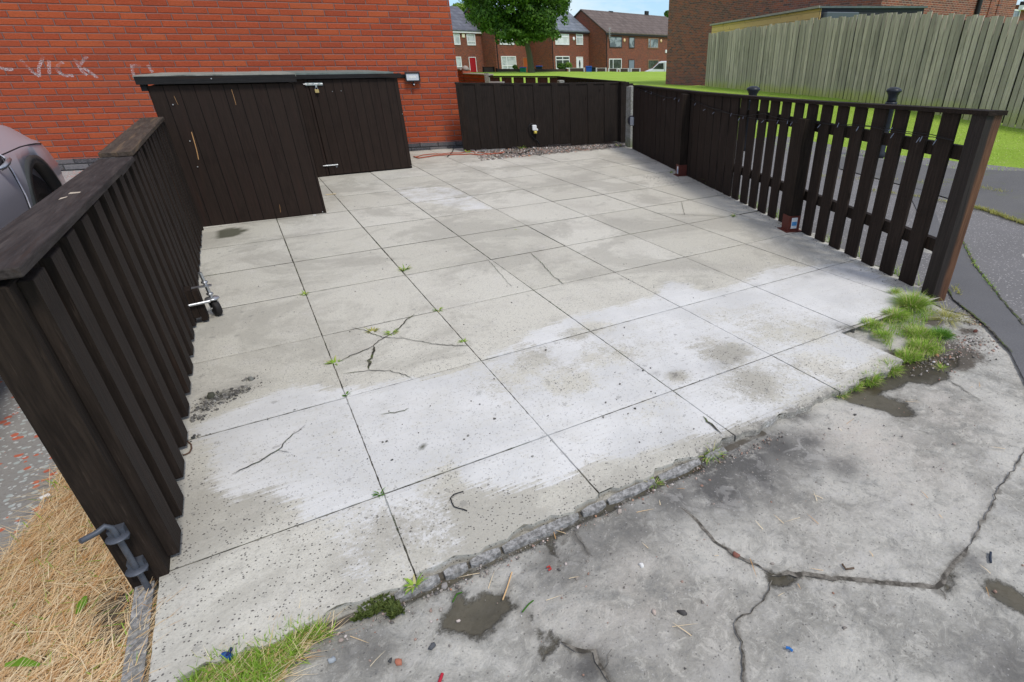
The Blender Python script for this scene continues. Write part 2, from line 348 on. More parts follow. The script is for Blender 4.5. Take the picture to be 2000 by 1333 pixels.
# soft places: px, py, radius (m), amount
thin = [(1000, 735, .14, .55), (1040, 700, .13, .6), (1110, 745, .13, .65), (1165, 700, .1, .6), (1200, 690, .13, .55), (1250, 660, .16, .25), (1425, 690, .12, .9), (1385, 670, .1, .5), (1480, 745, .16, .65), (1530, 735, .14, .45), (1600, 715, .16, .55), (1500, 640, .22, .5), (1420, 620, .15, .25), (1580, 650, .2, .5), (1160, 640, .09, .7), (1130, 650, .08, .6), (1320, 735, .05, .8), (1040, 615, .05, .3), (850, 950, .07, .45), (880, 900, .05, .2), (760, 1040, .14, .45), (800, 1100, .12, .45), (720, 1060, .1, .3), (640, 870, .2, .12), (500, 880, .1, .1), (1290, 790, .12, .3), (930, 690, .08, .3)]
dirts = [(1425, 690, .10, .75), (1412, 712, .06, .8), (1440, 700, .05, .85), (1318, 733, .035, .95), (1245, 722, .02, .9), (1280, 730, .025, .8), (1640, 640, .09, .8), (1652, 650, .06, .8), (1480, 745, .12, .38), (1160, 640, .04, .4), (1040, 700, .12, .25), (430, 775, .09, .95), (470, 760, .07, .9), (400, 800, .08, .8), (380, 820, .07, .6), (365, 850, .06, .6), (1390, 525, .16, .26), (1330, 455, .09, .3), (1230, 428, .18, .26), (1340, 432, .1, .25), (1430, 520, .14, .3), (560, 565, .09, .25), (545, 560, .1, .2), (640, 570, .08, .15), (520, 570, .08, .2), (360, 940, .08, .6), (340, 1000, .05, .35), (1600, 535, .05, .7), (1625, 530, .04, .7), (1575, 540, .04, .6), (1480, 557, .03, .7), (760, 1040, .12, .35), (780, 1030, .05, .5), (700, 1170, .08, .5), (1085, 845, .03, .5), (1060, 850, .02, .5), (1110, 828, .02, .5), (880, 970, .15, .2), (1330, 880, .10, .55), (1250, 905, .1, .4), (1420, 855, .08, .5), (1700, 545, .1, .5), (1660, 530, .06, .5), (1150, 470, .08, .12), (905, 345, .1, .15), (1000, 460, .06, .2), (980, 440, .05, .2), (1100, 400, .25, .16), (880, 330, .2, .14), (700, 500, .2, .12), (470, 540, .15, .16), (1250, 480, .2, .14), (640, 390, .25, .2), (760, 350, .3, .18), (1130, 350, .3, .12), (900, 520, .18, .12), (450, 620, .15, .16), (560, 640, .12, .14), (1060, 470, .1, .14), (500, 690, .15, .14)]
ground_stain = [(417, 466), (425, 452), (445, 446), (470, 445), (483, 450), (470, 459), (445, 465)]
def soft(X, Y, L_):
    a = np.zeros_like(X)
    for x, y, r, s_ in L_:
        g = G(x, y); d2 = ((X-g[0])**2+(Y-g[1])**2)/(r*r); a = np.maximum(a, s_*np.exp(-d2*.9))
    return a
far_sd = gp(ground_stain)
def paint(me, X, Y, sid=None):
    sd = np.maximum(poly_sd(X, Y, white_main), np.minimum(poly_sd(X, Y, white_far)-.02, .02)); set_attr(me, 'white', np.clip(sd, -.4, .4))
    th = .72-soft(X, Y, thin)-np.clip(.10-sd, 0, .1)*1.2
    gf = G(850, 385); th = th-.22*np.exp(-((X-gf[0])**2+(Y-gf[1])**2)/.5)
    lower = poly_sd(X, Y, gp([(600, 1018), (740, 968), (862, 955), (910, 1095), (690, 1165)])); th = th-np.where(lower > 0, .12, 0)
    set_attr(me, 'thick', th); dirt_shade = soft(X, Y, dirts)
    dirt_shade = np.maximum(dirt_shade, np.exp(-((Y+.39)/.055)**2)*np.where(X > 1.0, .85, .3)); dirt_shade = np.maximum(dirt_shade, np.exp(-((X+.56)/.07)**2)*.45*(Y < 2.5)); u_ = FR0[0]+(Y-FR0[1])*.3256-X; dirt_shade = np.maximum(dirt_shade, np.exp(-(u_/.10)**2)*.45); set_attr(me, 'dirt', dirt_shade)  # dark bands along both fences are contact shade painted in with the dirt
    m = np.clip(poly_sd(X, Y, far_sd)/.012+.3, 0, 1)*.9
    mf = soft(X, Y, [(430, 775, .035, 1), (410, 775, .02, 1), (470, 765, .02, .8), (1660, 640, .03, .8)])
    hole = np.clip(1.6-np.hypot(X-G(826, 873)[0], Y-G(826, 873)[1])/.011, 0, 1); hole2 = np.clip(1.3-np.hypot(X-G(938, 768)[0], Y-G(938, 768)[1])/.006, 0, 1)
    set_attr(me, 'moss', np.maximum.reduce([m, mf, hole, hole2])); set_attr(me, 'pits', np.clip(1.0-(Y-.2)/3.5, .6, 1)+np.zeros_like(X))
    set_attr(me, 'slab', sid if sid is not None else np.full(X.shape, .5))
MAT['pave'] = mat_paving(); MAT['joint'] = mat_paving(True)
def crack_ribbons(lines, z, wid, seed=3):
    """broken, uneven ribbons along measured lines: returns verts, quads"""
    r = random.Random(seed); V = []; Q = []
    for li, (pts, wd) in enumerate(lines):
        P = []
        for a, b in zip(pts[:-1], pts[1:]):
            a = np.array(a[:2]); b = np.array(b[:2]); L_ = np.hypot(*(b-a)); k = max(2, int(L_/.018))
            for i in range(k):
                q = a+(b-a)*i/k; nn = np.array([-(b-a)[1], (b-a)[0]])/L_; P.append(q+nn*r.gauss(0, .0028))
        P.append(np.array(pts[-1][:2])); s0 = len(V); w0 = wd
        for i, q in enumerate(P):
            d = P[min(i+1, len(P)-1)]-P[max(i-1, 0)]; d = d/np.hypot(*d); nn = np.array([-d[1], d[0]])
            w0 = .7*w0+.3*wd*r.uniform(.3, 1.8); e = min(1, min(i, len(P)-1-i)/3+.25)
            for sg in (-1, 1): V.append((*(q+nn*sg*w0*.5*e), z))
        for i in range(len(P)-1): Q.append((s0+2*i, s0+2*i+2, s0+2*i+3, s0+2*i+1))
    return V, Q
def build_paving():
    V = []; Q = []; SID = []; MI = []; off = 0; r = random.Random(5)
    rows = [-.385, 0, D0]+[D0+DD*k for k in range(1, 12)]
    xcols = [-.62]+[W_*k for k in range(0, 11)]
    YMAXF = lambda x: 6.32 if x > 2.7 else 7.7
    for j in range(len(rows)-1):
        for i in range(len(xcols)-1):
            x0, x1, y0, y1 = xcols[i], xcols[i+1], rows[j], rows[j+1]
            g = r.choice([.0013, .0017, .0021]) if y0 < 2 else r.choice([.0030, .0035])
            jx, jy = r.gauss(0, .0004), r.gauss(0, .0004); tz = (r.gauss(0, .0006), r.gauss(0, .0007), r.gauss(0, .0007))
            gy = g*(1.6 if y0 < 2 else 1.7); a, b, c, d = x0+g+jx, x1-g+jx, y0+gy+jy, y1-gy+jy
            if i == 0: a = -.60
            if j == 0: c = y0
            st = .022 if y0 < 2.5 else .04
            nx, ny = max(3, int((b-a)/st)), max(3, int((d-c)/st))
            xs = np.linspace(a, b, nx+1); ys = np.linspace(c, d, ny+1)
            def keep(xc, yc):
                u = xc-(FR0[0]+(yc-FR0[1])*(FR1[0]-FR0[0])/(FR1[1]-FR0[1]))
                k = (u < -.02) & (yc < YMAXF(xc.mean()))
                if j == 0: k &= ~((xc > 2.28) & (yc < -.02))          # broken corner under the grass
                return k
            X, Y, q = grid_mesh(xs, ys, keep)
            if len(q) == 0: continue
            Z = tz[0]+tz[1]*(X-(a+b)/2)+tz[2]*(Y-(c+d)/2)
            edge = np.minimum(np.minimum(X-a, b-X), np.minimum(Y-c, d-Y)); Z = Z-np.where(edge < .001, .0018, 0); cxm, cym = (a+b)/2, (c+d)/2; wv = np.where(edge < .001, .0011*np.sin(X*57+Y*43+i)+.0009*np.sin(X*131-Y*97+j), 0); X = X-np.sign(X-cxm)*np.abs(wv)*(np.abs(X-cxm) > (b-a)/2-.001); Y = Y-np.sign(Y-cym)*np.abs(wv)*(np.abs(Y-cym) > (d-c)/2-.001)
            if j == 0:                                                # the front edge is worn and uneven
                fr = np.clip(1-(Y-c)/.03, 0, 1); Y = Y+fr*(.010*np.sin(X*23)+.007*np.sin(X*61+1)+.004*np.sin(X*139))
            V.append(np.stack([X, Y, Z], -1)); Q.append(q+off); SID.append(np.full(X.shape, r.random())); MI.append(np.zeros(len(q))); off += len(X)
            # skirt down round the slab
            loop = [k*(ny+1) for k in range(nx+1)]+[nx*(ny+1)+k for k in range(1, ny+1)]+[k*(ny+1)+ny for k in range(nx-1, -1, -1)]+[k for k in range(ny-1, 0, -1)]
            used = np.zeros(len(X), bool); used[q.ravel()] = True
            lp = [k for k in loop]; base = np.stack([X[lp], Y[lp], np.full(len(lp), -.03)], -1); n_ = len(lp)
            sk = [(lp[k]+off-len(X), off+k, off+(k+1) % n_, lp[(k+1) % n_]+off-len(X)) for k in range(n_) if used[lp[k]] and used[lp[(k+1) % n_]]]
            V.append(base); SID.append(np.full(n_, r.random())); off += n_
            if sk: Q.append(np.array(sk)); MI.append(np.zeros(len(sk)))
    # joint filling just below the faces
    xs = np.arange(-.6, 6.0, .03); ys = np.arange(-.375, 7.7, .03)
    X, Y, q = grid_mesh(xs, ys, lambda xc, yc: (xc-(FR0[0]+(yc-FR0[1])*.3256) < .0) & ~((xc > 2.28) & (yc < -.02)) & (yc < np.where(xc > 2.7, 6.3, 7.7)))
    V.append(np.stack([X, Y, np.full(X.shape, -.0035)], -1)); Q.append(q+off); SID.append(np.full(X.shape, .5)); MI.append(np.ones(len(q))); off += len(X)
    wd = .006
    cl = [([(667, 706), (685, 696), (710, 687), (730, 677), (740, 667), (765, 652), (780, 642), (795, 625), (810, 615)], .0045), ([(732, 677), (730, 690), (722, 705), (720, 722)], .011), ([(670, 732), (720, 725), (760, 726), (792, 733), (806, 741)], .0035), ([(687, 641), (710, 646), (747, 660), (785, 662), (830, 670), (860, 675), (918, 677)], .0035), ([(1035, 494), (1058, 515), (1080, 540), (1102, 557)], .004), ([(452, 927), (470, 920), (505, 903), (542, 882), (567, 855), (597, 832)], .004), ([(542, 882), (565, 885)], .004), ([(1331, 395), (1337, 421)], .003), ([(1275, 417), (1337, 420), (1417, 424)], .004), ([(743, 811), (790, 803), (800, 799)], .004), ([(1372, 815), (1392, 835), (1410, 850)], .008), ([(950, 505), (1000, 562)], .002)]
    Vc, Qc = crack_ribbons([([G(*q)[:2] for q in l], w__) for l, w__ in cl], .004, wd)
    Vc = np.array(Vc); V.append(Vc); Q.append(np.array(Qc)+off); SID.append(np.full(len(Vc), .5)); MI.append(np.full(len(Qc), 2)); off += len(Vc)
    V = np.concatenate(V); Q = np.concatenate(Q)
    o = np_mesh('paving', V, Q, [MAT['pave'], MAT['joint'], MAT['crack']], np.concatenate(MI), smooth=False)
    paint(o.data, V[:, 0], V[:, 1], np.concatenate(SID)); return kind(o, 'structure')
n = NT('crack_soil'); v = n.coord(); n.col(n.mix(n.step(n.noise(v, 9, 4, .6), .48, .6), n.mix(n.step(n.noise(v, 40, 4, .6), .4, .65), (.04, .037, .027), (.13, .12, .09)), (.085, .11, .03))); MAT['crack'] = n.m
build_paving()

# ---- forecourt: old patched tarmac/concrete in front
def mat_road():
    n = NT('weathered_tarmac'); v = n.coord(); wet, dk, pk, wetf = n.attr('wet'), n.attr('dark'), n.attr('pink'), n.attr('soil')
    big = n.noise(v, 1.7, 7, .68, .4); med = n.noise(v, 8, 8, .75, .3); fine = n.noise(v, 120, 5, .75)
    c = n.mix(n.step(big, .42, .60), (.30, .288, .25), (.56, .54, .475)); mott = n.noise(v, 22, 8, .82, .8); c = n.mix(n.mul(n.step(mott, .51, .60), .65), c, (.62, .595, .52)); c = n.mix(n.mul(n.step(mott, .47, .39), .6), c, (.20, .198, .18))
    c = n.mix(n.mul(n.step(med, .45, .72), .6), c, (.50, .49, .45))
    c = n.mix(n.mul(n.step(med, .50, .28), .55), c, (.22, .218, .205))
    c = n.mix(n.mul(pk, n.step(med, .32, .62)), c, (.56, .51, .44))
    c = n.mix(n.math('MINIMUM', n.mul(n.mul(dk, 1.35), n.step(n.noise(v, 7, 8, .75), .25, .55)), 1.), c, (.12, .115, .105))
    st = n.vor(v, 130); sr = n.xyz(n.vor(v, 130, out='Color'))
    c = n.mix(n.mul(n.math('LESS_THAN', st, n.mul(n.step(sr[0], .80, 1.), .34)), .5), c, (.52, .50, .47))
    c = n.mix(n.mul(n.math('LESS_THAN', st, n.mul(n.step(sr[1], .8, 1.), .36)), .6), c, (.09, .085, .08))
    c = n.mix(n.mul(n.step(fine, .48, .7), .4), c, (.19, .186, .175))
    hf = n.noise(v, 14, 4, .55, 1.2); c = n.mix(n.mul(n.step(hf, .56, .62), n.mul(n.step(big, .4, .6), .35)), c, (.52, .50, .46))
    spot = n.vor(v, 17); sp_ = n.xyz(n.vor(v, 17, out='Color')); spm = n.math('LESS_THAN', n.add(spot, n.mul(n.sub(med, .5), .2)), n.mul(n.step(sp_[2], .72, 1.), .22)); c = n.mix(n.mul(spm, .75), c, (.06, .057, .052))
    crk = n.attr('crack'); c = n.mix(n.mul(n.step(n.add(crk, n.mul(n.sub(n.noise(v, 30, 7, .8), .5), 1.6)), .35, .8), .6), c, (.13, .12, .10))
    soil = n.step(n.add(wetf, n.mul(n.sub(n.noise(v, 10, 7, .75), .5), .9)), .35, .55)
    c = n.mix(soil, c, n.mix(med, (.06, .05, .038), (.17, .15, .12)))
    wn = n.step(n.add(wet, n.add(n.mul(n.sub(n.noise(v, 9, 8, .72), .5), .085), n.mul(n.sub(n.noise(v, 60, 5, .8), .5), .03))), -.004, .012); damp = n.step(n.add(wet, n.mul(n.sub(n.noise(v, 7, 8, .75), .5), .16)), -.035, .02); c = n.mix(n.mul(damp, .42), c, (.12, .11, .085))
    c = n.mix(n.mul(wn, .80), c, n.mix(n.step(big, .4, .6), (.050, .043, .026), (.075, .062, .034)))
    n.col(c); n.rough(n.math('SUBTRACT', .9, n.mul(wn, .45))); n.put(n.b.inputs['Specular IOR Level'], n.sub(.35, n.mul(wn, .2)))
    h = n.add(n.add(n.mul(fine, .4), n.mul(med, 1.4)), n.mul(big, 2.0)); n.bump(n.mul(n.add(h, n.mul(mott, 1.5)), n.sub(1., n.mul(wn, .85))), .006, .7); return n.m
MAT['road'] = mat_road()
RZ = -.03
puddles = [[(888, 1153), (915, 1171), (946, 1157), (987, 1153), (996, 1171), (1032, 1193), (1050, 1220), (1100, 1243), (1100, 1256), (1075, 1262), (1050, 1243), (1032, 1220), (1018, 1193), (987, 1193), (969, 1225), (933, 1247), (897, 1238), (856, 1234), (865, 1198), (888, 1175)],
           [(1050, 1050), (1081, 1050), (1092, 1097), (1072, 1085), (1060, 1060)],
           [(1670, 725), (1714, 700), (1748, 687), (1800, 700), (1874, 690), (1874, 714), (1851, 729), (1855, 739), (1821, 752), (1800, 748), (1775, 746), (1754, 758), (1725, 763), (1723, 771), (1748, 775), (1769, 779), (1790, 805), (1786, 811), (1765, 815), (1748, 815), (1727, 800), (1702, 798), (1685, 792), (1664, 788), (1639, 777), (1618, 773), (1628, 756)],
           [(1896, 1131), (1948, 1134), (2000, 1160), (2040, 1195), (2000, 1203), (1971, 1192), (1925, 1157)],
           [(1505, 1118), (1575, 1122), (1560, 1135), (1520, 1152), (1498, 1140)], [(1840, 1150), (1860, 1115), (1870, 1125), (1868, 1150), (1846, 1160)], [(1050, 1262), (1075, 1268), (1060, 1285)]]
pud_w = [gp(q, RZ) for q in puddles]
rc = [([(1330, 992), (1357, 1018), (1397, 1059), (1432, 1085), (1478, 1105), (1507, 1122)], .012), ([(1507, 1127), (1540, 1123), (1571, 1124), (1652, 1134), (1720, 1140), (1780, 1145), (1829, 1151), (1855, 1116), (1890, 1070)], .019), ([(1890, 1070), (1925, 1010), (1954, 954), (2000, 885), (2060, 800)], .005), ([(1507, 1135), (1490, 1174), (1432, 1221), (1449, 1256), (1452, 1340)], .006), ([(1835, 1152), (1846, 1174)], .008), ([(1098, 1254), (1126, 1270), (1158, 1275), (1176, 1310), (1194, 1340)], .016), ([(1851, 742), (1885, 765), (1916, 783)], .004), ([(1100, 1060), (1120, 1040), (1150, 1085)], .003), ([(1195, 1270), (1180, 1310)], .004)]
def build_road():
    xs = np.arange(-1.1, 5.2, .021); ys = np.concatenate([np.arange(-2.3, .05, .021), np.arange(.05, 1.6, .05)])
    X, Y, q = grid_mesh(xs, ys, lambda x, y: (y < -.30) | (x > 2.2) )
    Z = np.full(X.shape, RZ)+.0025*np.sin(X*3.1+Y*2.2)+.0018*np.sin(X*7.3-Y*5.1)
    wet = np.full(X.shape, -9.)
    for pw in pud_w: wet = np.maximum(wet, poly_sd(X, Y, pw))
    edge = np.minimum(np.where((X > -.1) & (X < 1.0), .016-np.abs(Y+.425), -1), 9); wet = np.maximum(wet, edge)
    Z = Z-.006*np.clip(wet/.02, 0, 1)
    o = np_mesh('forecourt', np.stack([X, Y, Z], -1), q, [MAT['road']])
    set_attr(o.data, 'wet', np.clip(wet, -.1, .1))
    dk = soft(X, Y, [(1380, 900, .14, 1), (1450, 880, .13, 1), (1520, 860, .12, .8), (1400, 940, .13, .9), (1480, 920, .12, .8), (1320, 960, .1, .7), (1560, 880, .1, .7), (1650, 900, .08, .6), (1580, 850, .08, .7), (1100, 1100, .1, .5), (860, 1120, .1, .45), (1150, 1060, .1, .5), (1350, 860, .1, .5), (1240, 1010, .1, .5), (1980, 1300, .1, .6), (1900, 1080, .04, .6), (1150, 1290, .05, .9), (1560, 800, .06, .8), (700, 1260, .1, .4)]); set_attr(o.data, 'dark', dk)
    set_attr(o.data, 'pink', soft(X, Y, [(1480, 900, .01, 1), (1690, 850, .2, .9), (1850, 790, .2, .6), (1250, 1130, .15, .6), (1150, 1180, .14, .5), (1750, 880, .25, .55), (1780, 660, .08, 1), (1745, 640, .05, 1), (1350, 1180, .25, .3), (1600, 1000, .3, .25), (1050, 1180, .05, .7)]))
    cd_ = np.full(X.shape, 9.)
    for l_, w__ in rc: cd_ = np.minimum(cd_, line_d(X, Y, gp(l_, RZ))-w__*.3)
    set_attr(o.data, 'crack', np.exp(-np.clip(cd_, 0, 9)/.007))
    so_ = soft(X, Y, [(1850, 680, .18, .9), (1780, 700, .16, .8), (1900, 640, .1, .5), (1700, 740, .1, .6), (1820, 620, .15, .5)])
    joint = np.where((X < 1.35), np.clip(1-np.abs(Y+.40)/.03, 0, 1)*.8, 0); set_attr(o.data, 'soil', np.maximum(so_, joint))
    return kind(o, 'structure')
road = build_road()
Vc, Qc = crack_ribbons([([G(*q, RZ)[:2] for q in l], w__*.72) for l, w__ in rc], RZ+.0045, .01, 9)
n = NT('crack_wet'); v = n.coord(); n.col(n.mix(n.step(n.noise(v, 30, 5, .6), .4, .62), (.055, .048, .036), (.22, .20, .165))); n.rough(.55); MAT['crackw'] = n.m
kind(np_mesh('forecourt_cracks', np.array(Vc), np.array(Qc), [MAT['crackw']], smooth=False), 'structure')

# ---- narrow edging kerb pieces between paving and forecourt
def kerb_mat():
    n = NT('edging_concrete'); v = n.coord(); f = n.noise(v, 70, 5, .7); g = n.noise(v, 12, 4, .6)
    c = n.mix(n.step(f, .35, .68), (.16, .155, .145), (.43, .42, .40)); c = n.mix(n.mul(n.step(g, .5, .7), .4), c, (.2, .19, .15)); n.col(c); n.bump(f, .006); return n.m
MAT['kerb'] = kerb_mat()
kp = [([(672, 1175), (690, 1165), (745, 1160), (755, 1152)], 0), ([(768, 1164), (818, 1140), (868, 1122), (850, 1140), (800, 1165)], 0)]
r_ = random.Random(4)
def kerb_piece(x0, x1, yo=-.410, wid=.029):
    m = MB(); k = max(3, int((x1-x0)/.03)); top = []; 
    for i in range(k+1):
        x = x0+(x1-x0)*i/k; e = .6 if i in (0, k) else 1
        a = yo+wid/2*e+r_.gauss(0, .0015); b = yo-wid/2*e+r_.gauss(0, .002); top.append((x, a, b))
    z = -.012; V = []; F = []
    for i, (x, a, b) in enumerate(top): V += [(x, a, -.06), (x, a-.002, z+r_.gauss(0, .001)), (x, b+.002, z-.004+r_.gauss(0, .001)), (x, b, -.06)]
    for i in range(k):
        o4 = 4*i
        for j in range(3): F.append((o4+j, o4+4+j, o4+5+j, o4+1+j))
    F.append((0, 1, 2, 3)); F.append((4*k+3, 4*k+2, 4*k+1, 4*k)); m.add(V, F); return m
kerbs = MB(); 
for x0, x1 in [(-.16, -.075), (-.065, .055), (.07, .135), (.145, .235), (.245, .50), (.515, .60), (.612, .80), (.82, 1.0), (1.03, 1.12)]:
    q = kerb_piece(x0, x1); kerbs.add(q.v, q.f)
kind(kerbs.build('edging_kerb', MAT['kerb']), 'structure')

# ---- left: drive with red and grey chips, soil strip, edge kerb
def mat_drive():
    n = NT('chipped_tarmac'); v = n.coord(); f = n.noise(v, 90, 4, .7)
    c = n.mix(n.noise(v, 5, 5), (.27, .26, .245), (.42, .41, .39)); c = n.mix(n.mul(n.step(f, .5, .7), .5), c, (.22, .20, .19))
    for sc_, th, cc, ch in ((44, .36, (.50, .55, .54), 0), (34, .42, (.62, .17, .10), 1), (70, .32, (.60, .62, .61), 2)):
        d = n.vor(n.coord(loc=(ch*3.3, 0, 0)), sc_); k = n.xyz(n.vor(n.coord(loc=(ch*3.3, 0, 0)), sc_, out='Color'))
        cl = n.step(n.noise(v, 2.4+ch, 3, .6), .36 if ch != 1 else .38, .50); c = n.mix(n.math('LESS_THAN', n.add(d, n.mul(n.sub(f, .5), .25)), n.mul(n.mul(n.step(k[ch], .45, .9), cl), th+.1)), c, cc)
    n.col(c); n.bump(f, .004); return n.m
MAT['drive'] = mat_drive()
def flat(name, pts, z, mat, k='structure'):
    m = MB(); m.add([(q[0], q[1], z) for q in pts], [tuple(range(len(pts)))]); o = m.build(name, mat); return kind(o, k)
flat('driveway', [(-7, -2.4), (-.64, -2.4), (-.64, 8.35), (-7, 9.9)], -.042, MAT['drive'])
n = NT('soil'); v = n.coord(); n.col(n.mix(n.noise(v, 20, 6, .7), (.06, .048, .034), (.17, .14, .10))); n.bump(n.noise(v, 30, 5, .7), .02); MAT['soil'] = n.m
flat('soil_strip', [(-1.15, -1.6), (-.66, -1.6), (-.66, .5), (-.82, .62), (-.95, .2), (-1.3, -.2)], -.036, MAT['soil'])
m = MB(); m.box(-.655, -.612, -1.2, .10, -.08, -.006); kind(m.build('edge_kerb', MAT['kerb']), 'structure')
m = MB(); m.box(-.655, -.606, .12, 8.3, -.08, -.010); kind(m.build('edge_kerb', MAT['kerb']), 'structure')

# ---- gravel strip at the back, rubble along the right fence
n = NT('gravel_soil'); v = n.coord(); d = n.vor(v, 55, out='Color'); dd = n.vor(v, 55); n.col(n.mix(n.step(dd, .2, .6), n.ramp(n.xyz(d)[0], [(0, (.16, .13, .10)), (.4, (.30, .26, .21)), (.7, (.40, .36, .31)), (1, (.55, .52, .48))]), (.09, .075, .055))); n.bump(n.math('SUBTRACT', 1., dd), .01); MAT['gravel'] = n.m
flat('gravel_strip', [(2.66, 6.24), (5.4, 6.24), (5.6, 6.9), (2.7, 7.9)], -.003, MAT['gravel'])

# ---- ground sheet, lawn, path right
n = NT('lawn_grass'); v = n.coord(); a = n.noise(v, .5, 6, .65); b = n.noise(v, 30, 4, .8); c2 = n.noise(v, 6, 5, .7)
c = n.mix(n.step(a, .35, .65), (.29, .44, .05), (.36, .52, .075)); c = n.mix(n.mul(n.step(c2, .45, .7), .5), c, (.34, .44, .09)); c = n.mix(n.mul(n.step(b, .5, .25), .5), c, (.09, .17, .02)); c = n.mix(n.mul(n.step(n.noise(v, 2.3, 5, .7), .60, .72), .5), c, (.24, .22, .09))
n.col(c); n.rough(.9); n.bump(b, .03); n.b.inputs['Specular IOR Level'].default_value = .1; MAT['lawn'] = n.m
n = NT('speckled_tarmac'); v = n.coord(); f = n.noise(v, 80, 5, .75); g = n.noise(v, 2, 5, .6); d = n.vor(v, 75); k = n.xyz(n.vor(v, 75, out='Color'))
c = n.mix(g, (.16, .155, .15), (.24, .23, .225)); c = n.mix(n.math('LESS_THAN', d, n.mul(n.step(k[0], .45, 1.), .42)), c, (.45, .43, .41)); c = n.mix(n.mul(n.step(f, .5, .3), .5), c, (.08, .08, .08)); n.col(c); n.bump(f, .006); MAT['speckle'] = n.m
n = NT('smooth_tarmac'); v = n.coord(); f = n.noise(v, 110, 5, .7); g = n.noise(v, 3, 6, .65)
c = n.mix(g, (.105, .105, .108), (.165, .162, .16)); c = n.mix(n.mul(n.step(f, .5, .7), .3), c, (.3, .29, .28)); n.col(c); n.rough(.8); n.bump(f, .003); MAT['smooth'] = n.m
n = NT('old_dark_tarmac'); v = n.coord(); f = n.noise(v, 60, 6, .75); g = n.noise(v, 1.6, 6, .65)
c = n.mix(g, (.10, .10, .10), (.17, .165, .155)); c = n.mix(n.mul(n.step(f, .5, .7), .45), c, (.27, .26, .24)); c = n.mix(n.mul(n.step(n.noise(v, 2.2, 6, .7), .58, .7), .6), c, (.14, .17, .05)); n.col(c); n.bump(f, .006); MAT['olddark'] = n.m
flat('ground', [(-900, -900), (900, -900), (900, 900), (-900, 900)], -.72, MAT['lawn'])
pz = -.018
flat('path', [G(1880, 1000, pz), G(1985, 690, pz), (3.10, -.12), (5.0, 6.2), (6.0, 6.2), (9.5, 6.0), (11, -4), (4, -4)][2:] , pz-.008, MAT['speckle'])
strip = [G(1848, 470, pz), G(1870, 455, pz), G(1905, 520, pz), G(1960, 590, pz), G(2003, 640, pz), G(2200, 960, pz), G(2030, 800, pz), G(1975, 690, pz), G(1930, 640, pz), G(1862, 585, pz), G(1840, 540, pz), G(1800, 430, pz), G(1760, 345, pz), G(1800, 345, pz)]
flat('path_strip', strip, pz, MAT['smooth'])
flat('path_old', [G(1640, 306, pz), G(1716, 312, pz), G(1870, 331, pz), G(2000, 335, pz), G(2300, 345, pz), G(2300, 520, pz), G(2000, 438, pz), G(1895, 401, pz), G(1800, 372, pz), G(1640, 330, pz)], pz+.003, MAT['olddark'])
Vc, Qc = crack_ribbons([([G(*q, pz)[:2] for q in l], w__) for l, w__ in [([(1872, 458), (1905, 520), (1960, 590), (2003, 640)], .012), ([(1975, 690), (1930, 640), (1862, 585), (1838, 540)], .008)]], pz+.004, .01, 12)
kind(np_mesh('path_joints', np.array(Vc), np.array(Qc), [MAT['crack']], smooth=False), 'structure')

# right-hand building and tall fence footprint, needed for the grass bank
FB = [(1376, 172, .25), (1560, 190, .32), (1730, 208, .28), (1870, 234, .17), (1992, 249, .06), (2120, 268, .0)]
FT = [(1384, 66), (1590, 37), (1783, 24), (1925, 30), (2030, 40), (2170, 52)]
fpts = [G(*q) for q in FB]
fa, fb_ = np.array([15.9, 17.3]), np.array([12.35, 3.2])
def build_lawn():
    def hz(X, Y):
        d = seg_d(X, Y, fa[0], fa[1], fb_[0], fb_[1]); s = np.clip((Y-3.)/6., 0, 1)
        h = -.03+np.clip(1-d/4.6, 0, 1)**1.3*(.06+.28*s)
        far = np.hypot(X, Y); h = h-.02*np.clip((far-25)/50, 0, 1); return h
    e = [G(1300, 250, -.02), G(1552, 304, -.02), G(1716, 312, -.02), G(1870, 331, -.02), G(2000, 335, -.02), G(2300, 345, -.02)]
    xs = np.concatenate([np.arange(-4, 26, .18), np.arange(26, 110, 3.)]); ys = np.concatenate([np.arange(-6, 26, .18), np.arange(26, 130, 3.)])
    el = [(5.1, 6.6)]+[tuple(q[:2]) for q in e[1:]]
    poly = [(2.5, 8.2), (2.9, 7.7), (5.4, 6.9), (6.3, 5.4)]+[tuple(q[:2]) for q in e[1:]]+[(14, -6), (110, -6), (110, 130), (-4, 130), (-4, 40)]
    X, Y, q = grid_mesh(xs, ys, lambda x, y: (poly_sd(x, y, poly) > -.02) & ((x-CAMP[0])*sy+(y-CAMP[1])*cy < 70.5))
    Z = hz(X, Y)                                  # the lawn ends at the front gardens, where the ground drops
    o = np_mesh('lawn', np.stack([X, Y, Z], -1), q, [MAT['lawn']]); kind(o, 'structure'); return hz
lawn_z = build_lawn()

# ================================================================== LARGE STRUCTURE
# ---- brick house on the left
ORANGE = [(0, (.33, .060, .023)), (.25, (.39, .070, .024)), (.6, (.43, .079, .026)), (.85, (.47, .102, .032)), (1, (.36, .060, .024))]
MAT['brick_orange'] = brick_mat('rustic_orange_brick', ORANGE, (.20, .115, .10), bw=.275, mw=.0046, weather=.5, dirt=(.30, .075, .038), off=(0, -.036))
MAT['brick_plinth'] = brick_mat('blue_grey_plinth_brick', [(0, (.07, .07, .075)), (.6, (.12, .12, .125)), (1, (.2, .19, .19))], (.05, .05, .05), bw=.275, off=(0, -.036))
WN = np.array([.2146, .9767]); WN /= np.hypot(*WN); WT = np.array([WN[1], -WN[0]]); WO = WN*8.0806
def WP(s, z, out=0.): q = WO+WT*s-WN*out; return (q[0], q[1], z)
FW = (WO, WT, -WN)
SC = 1.262; ZB = .03
house = thing('brick_house', 'tall orange brick house wall with blue grey plinth and chalk writing behind the sheds', 'house', (*(WO+WT*SC), 0))
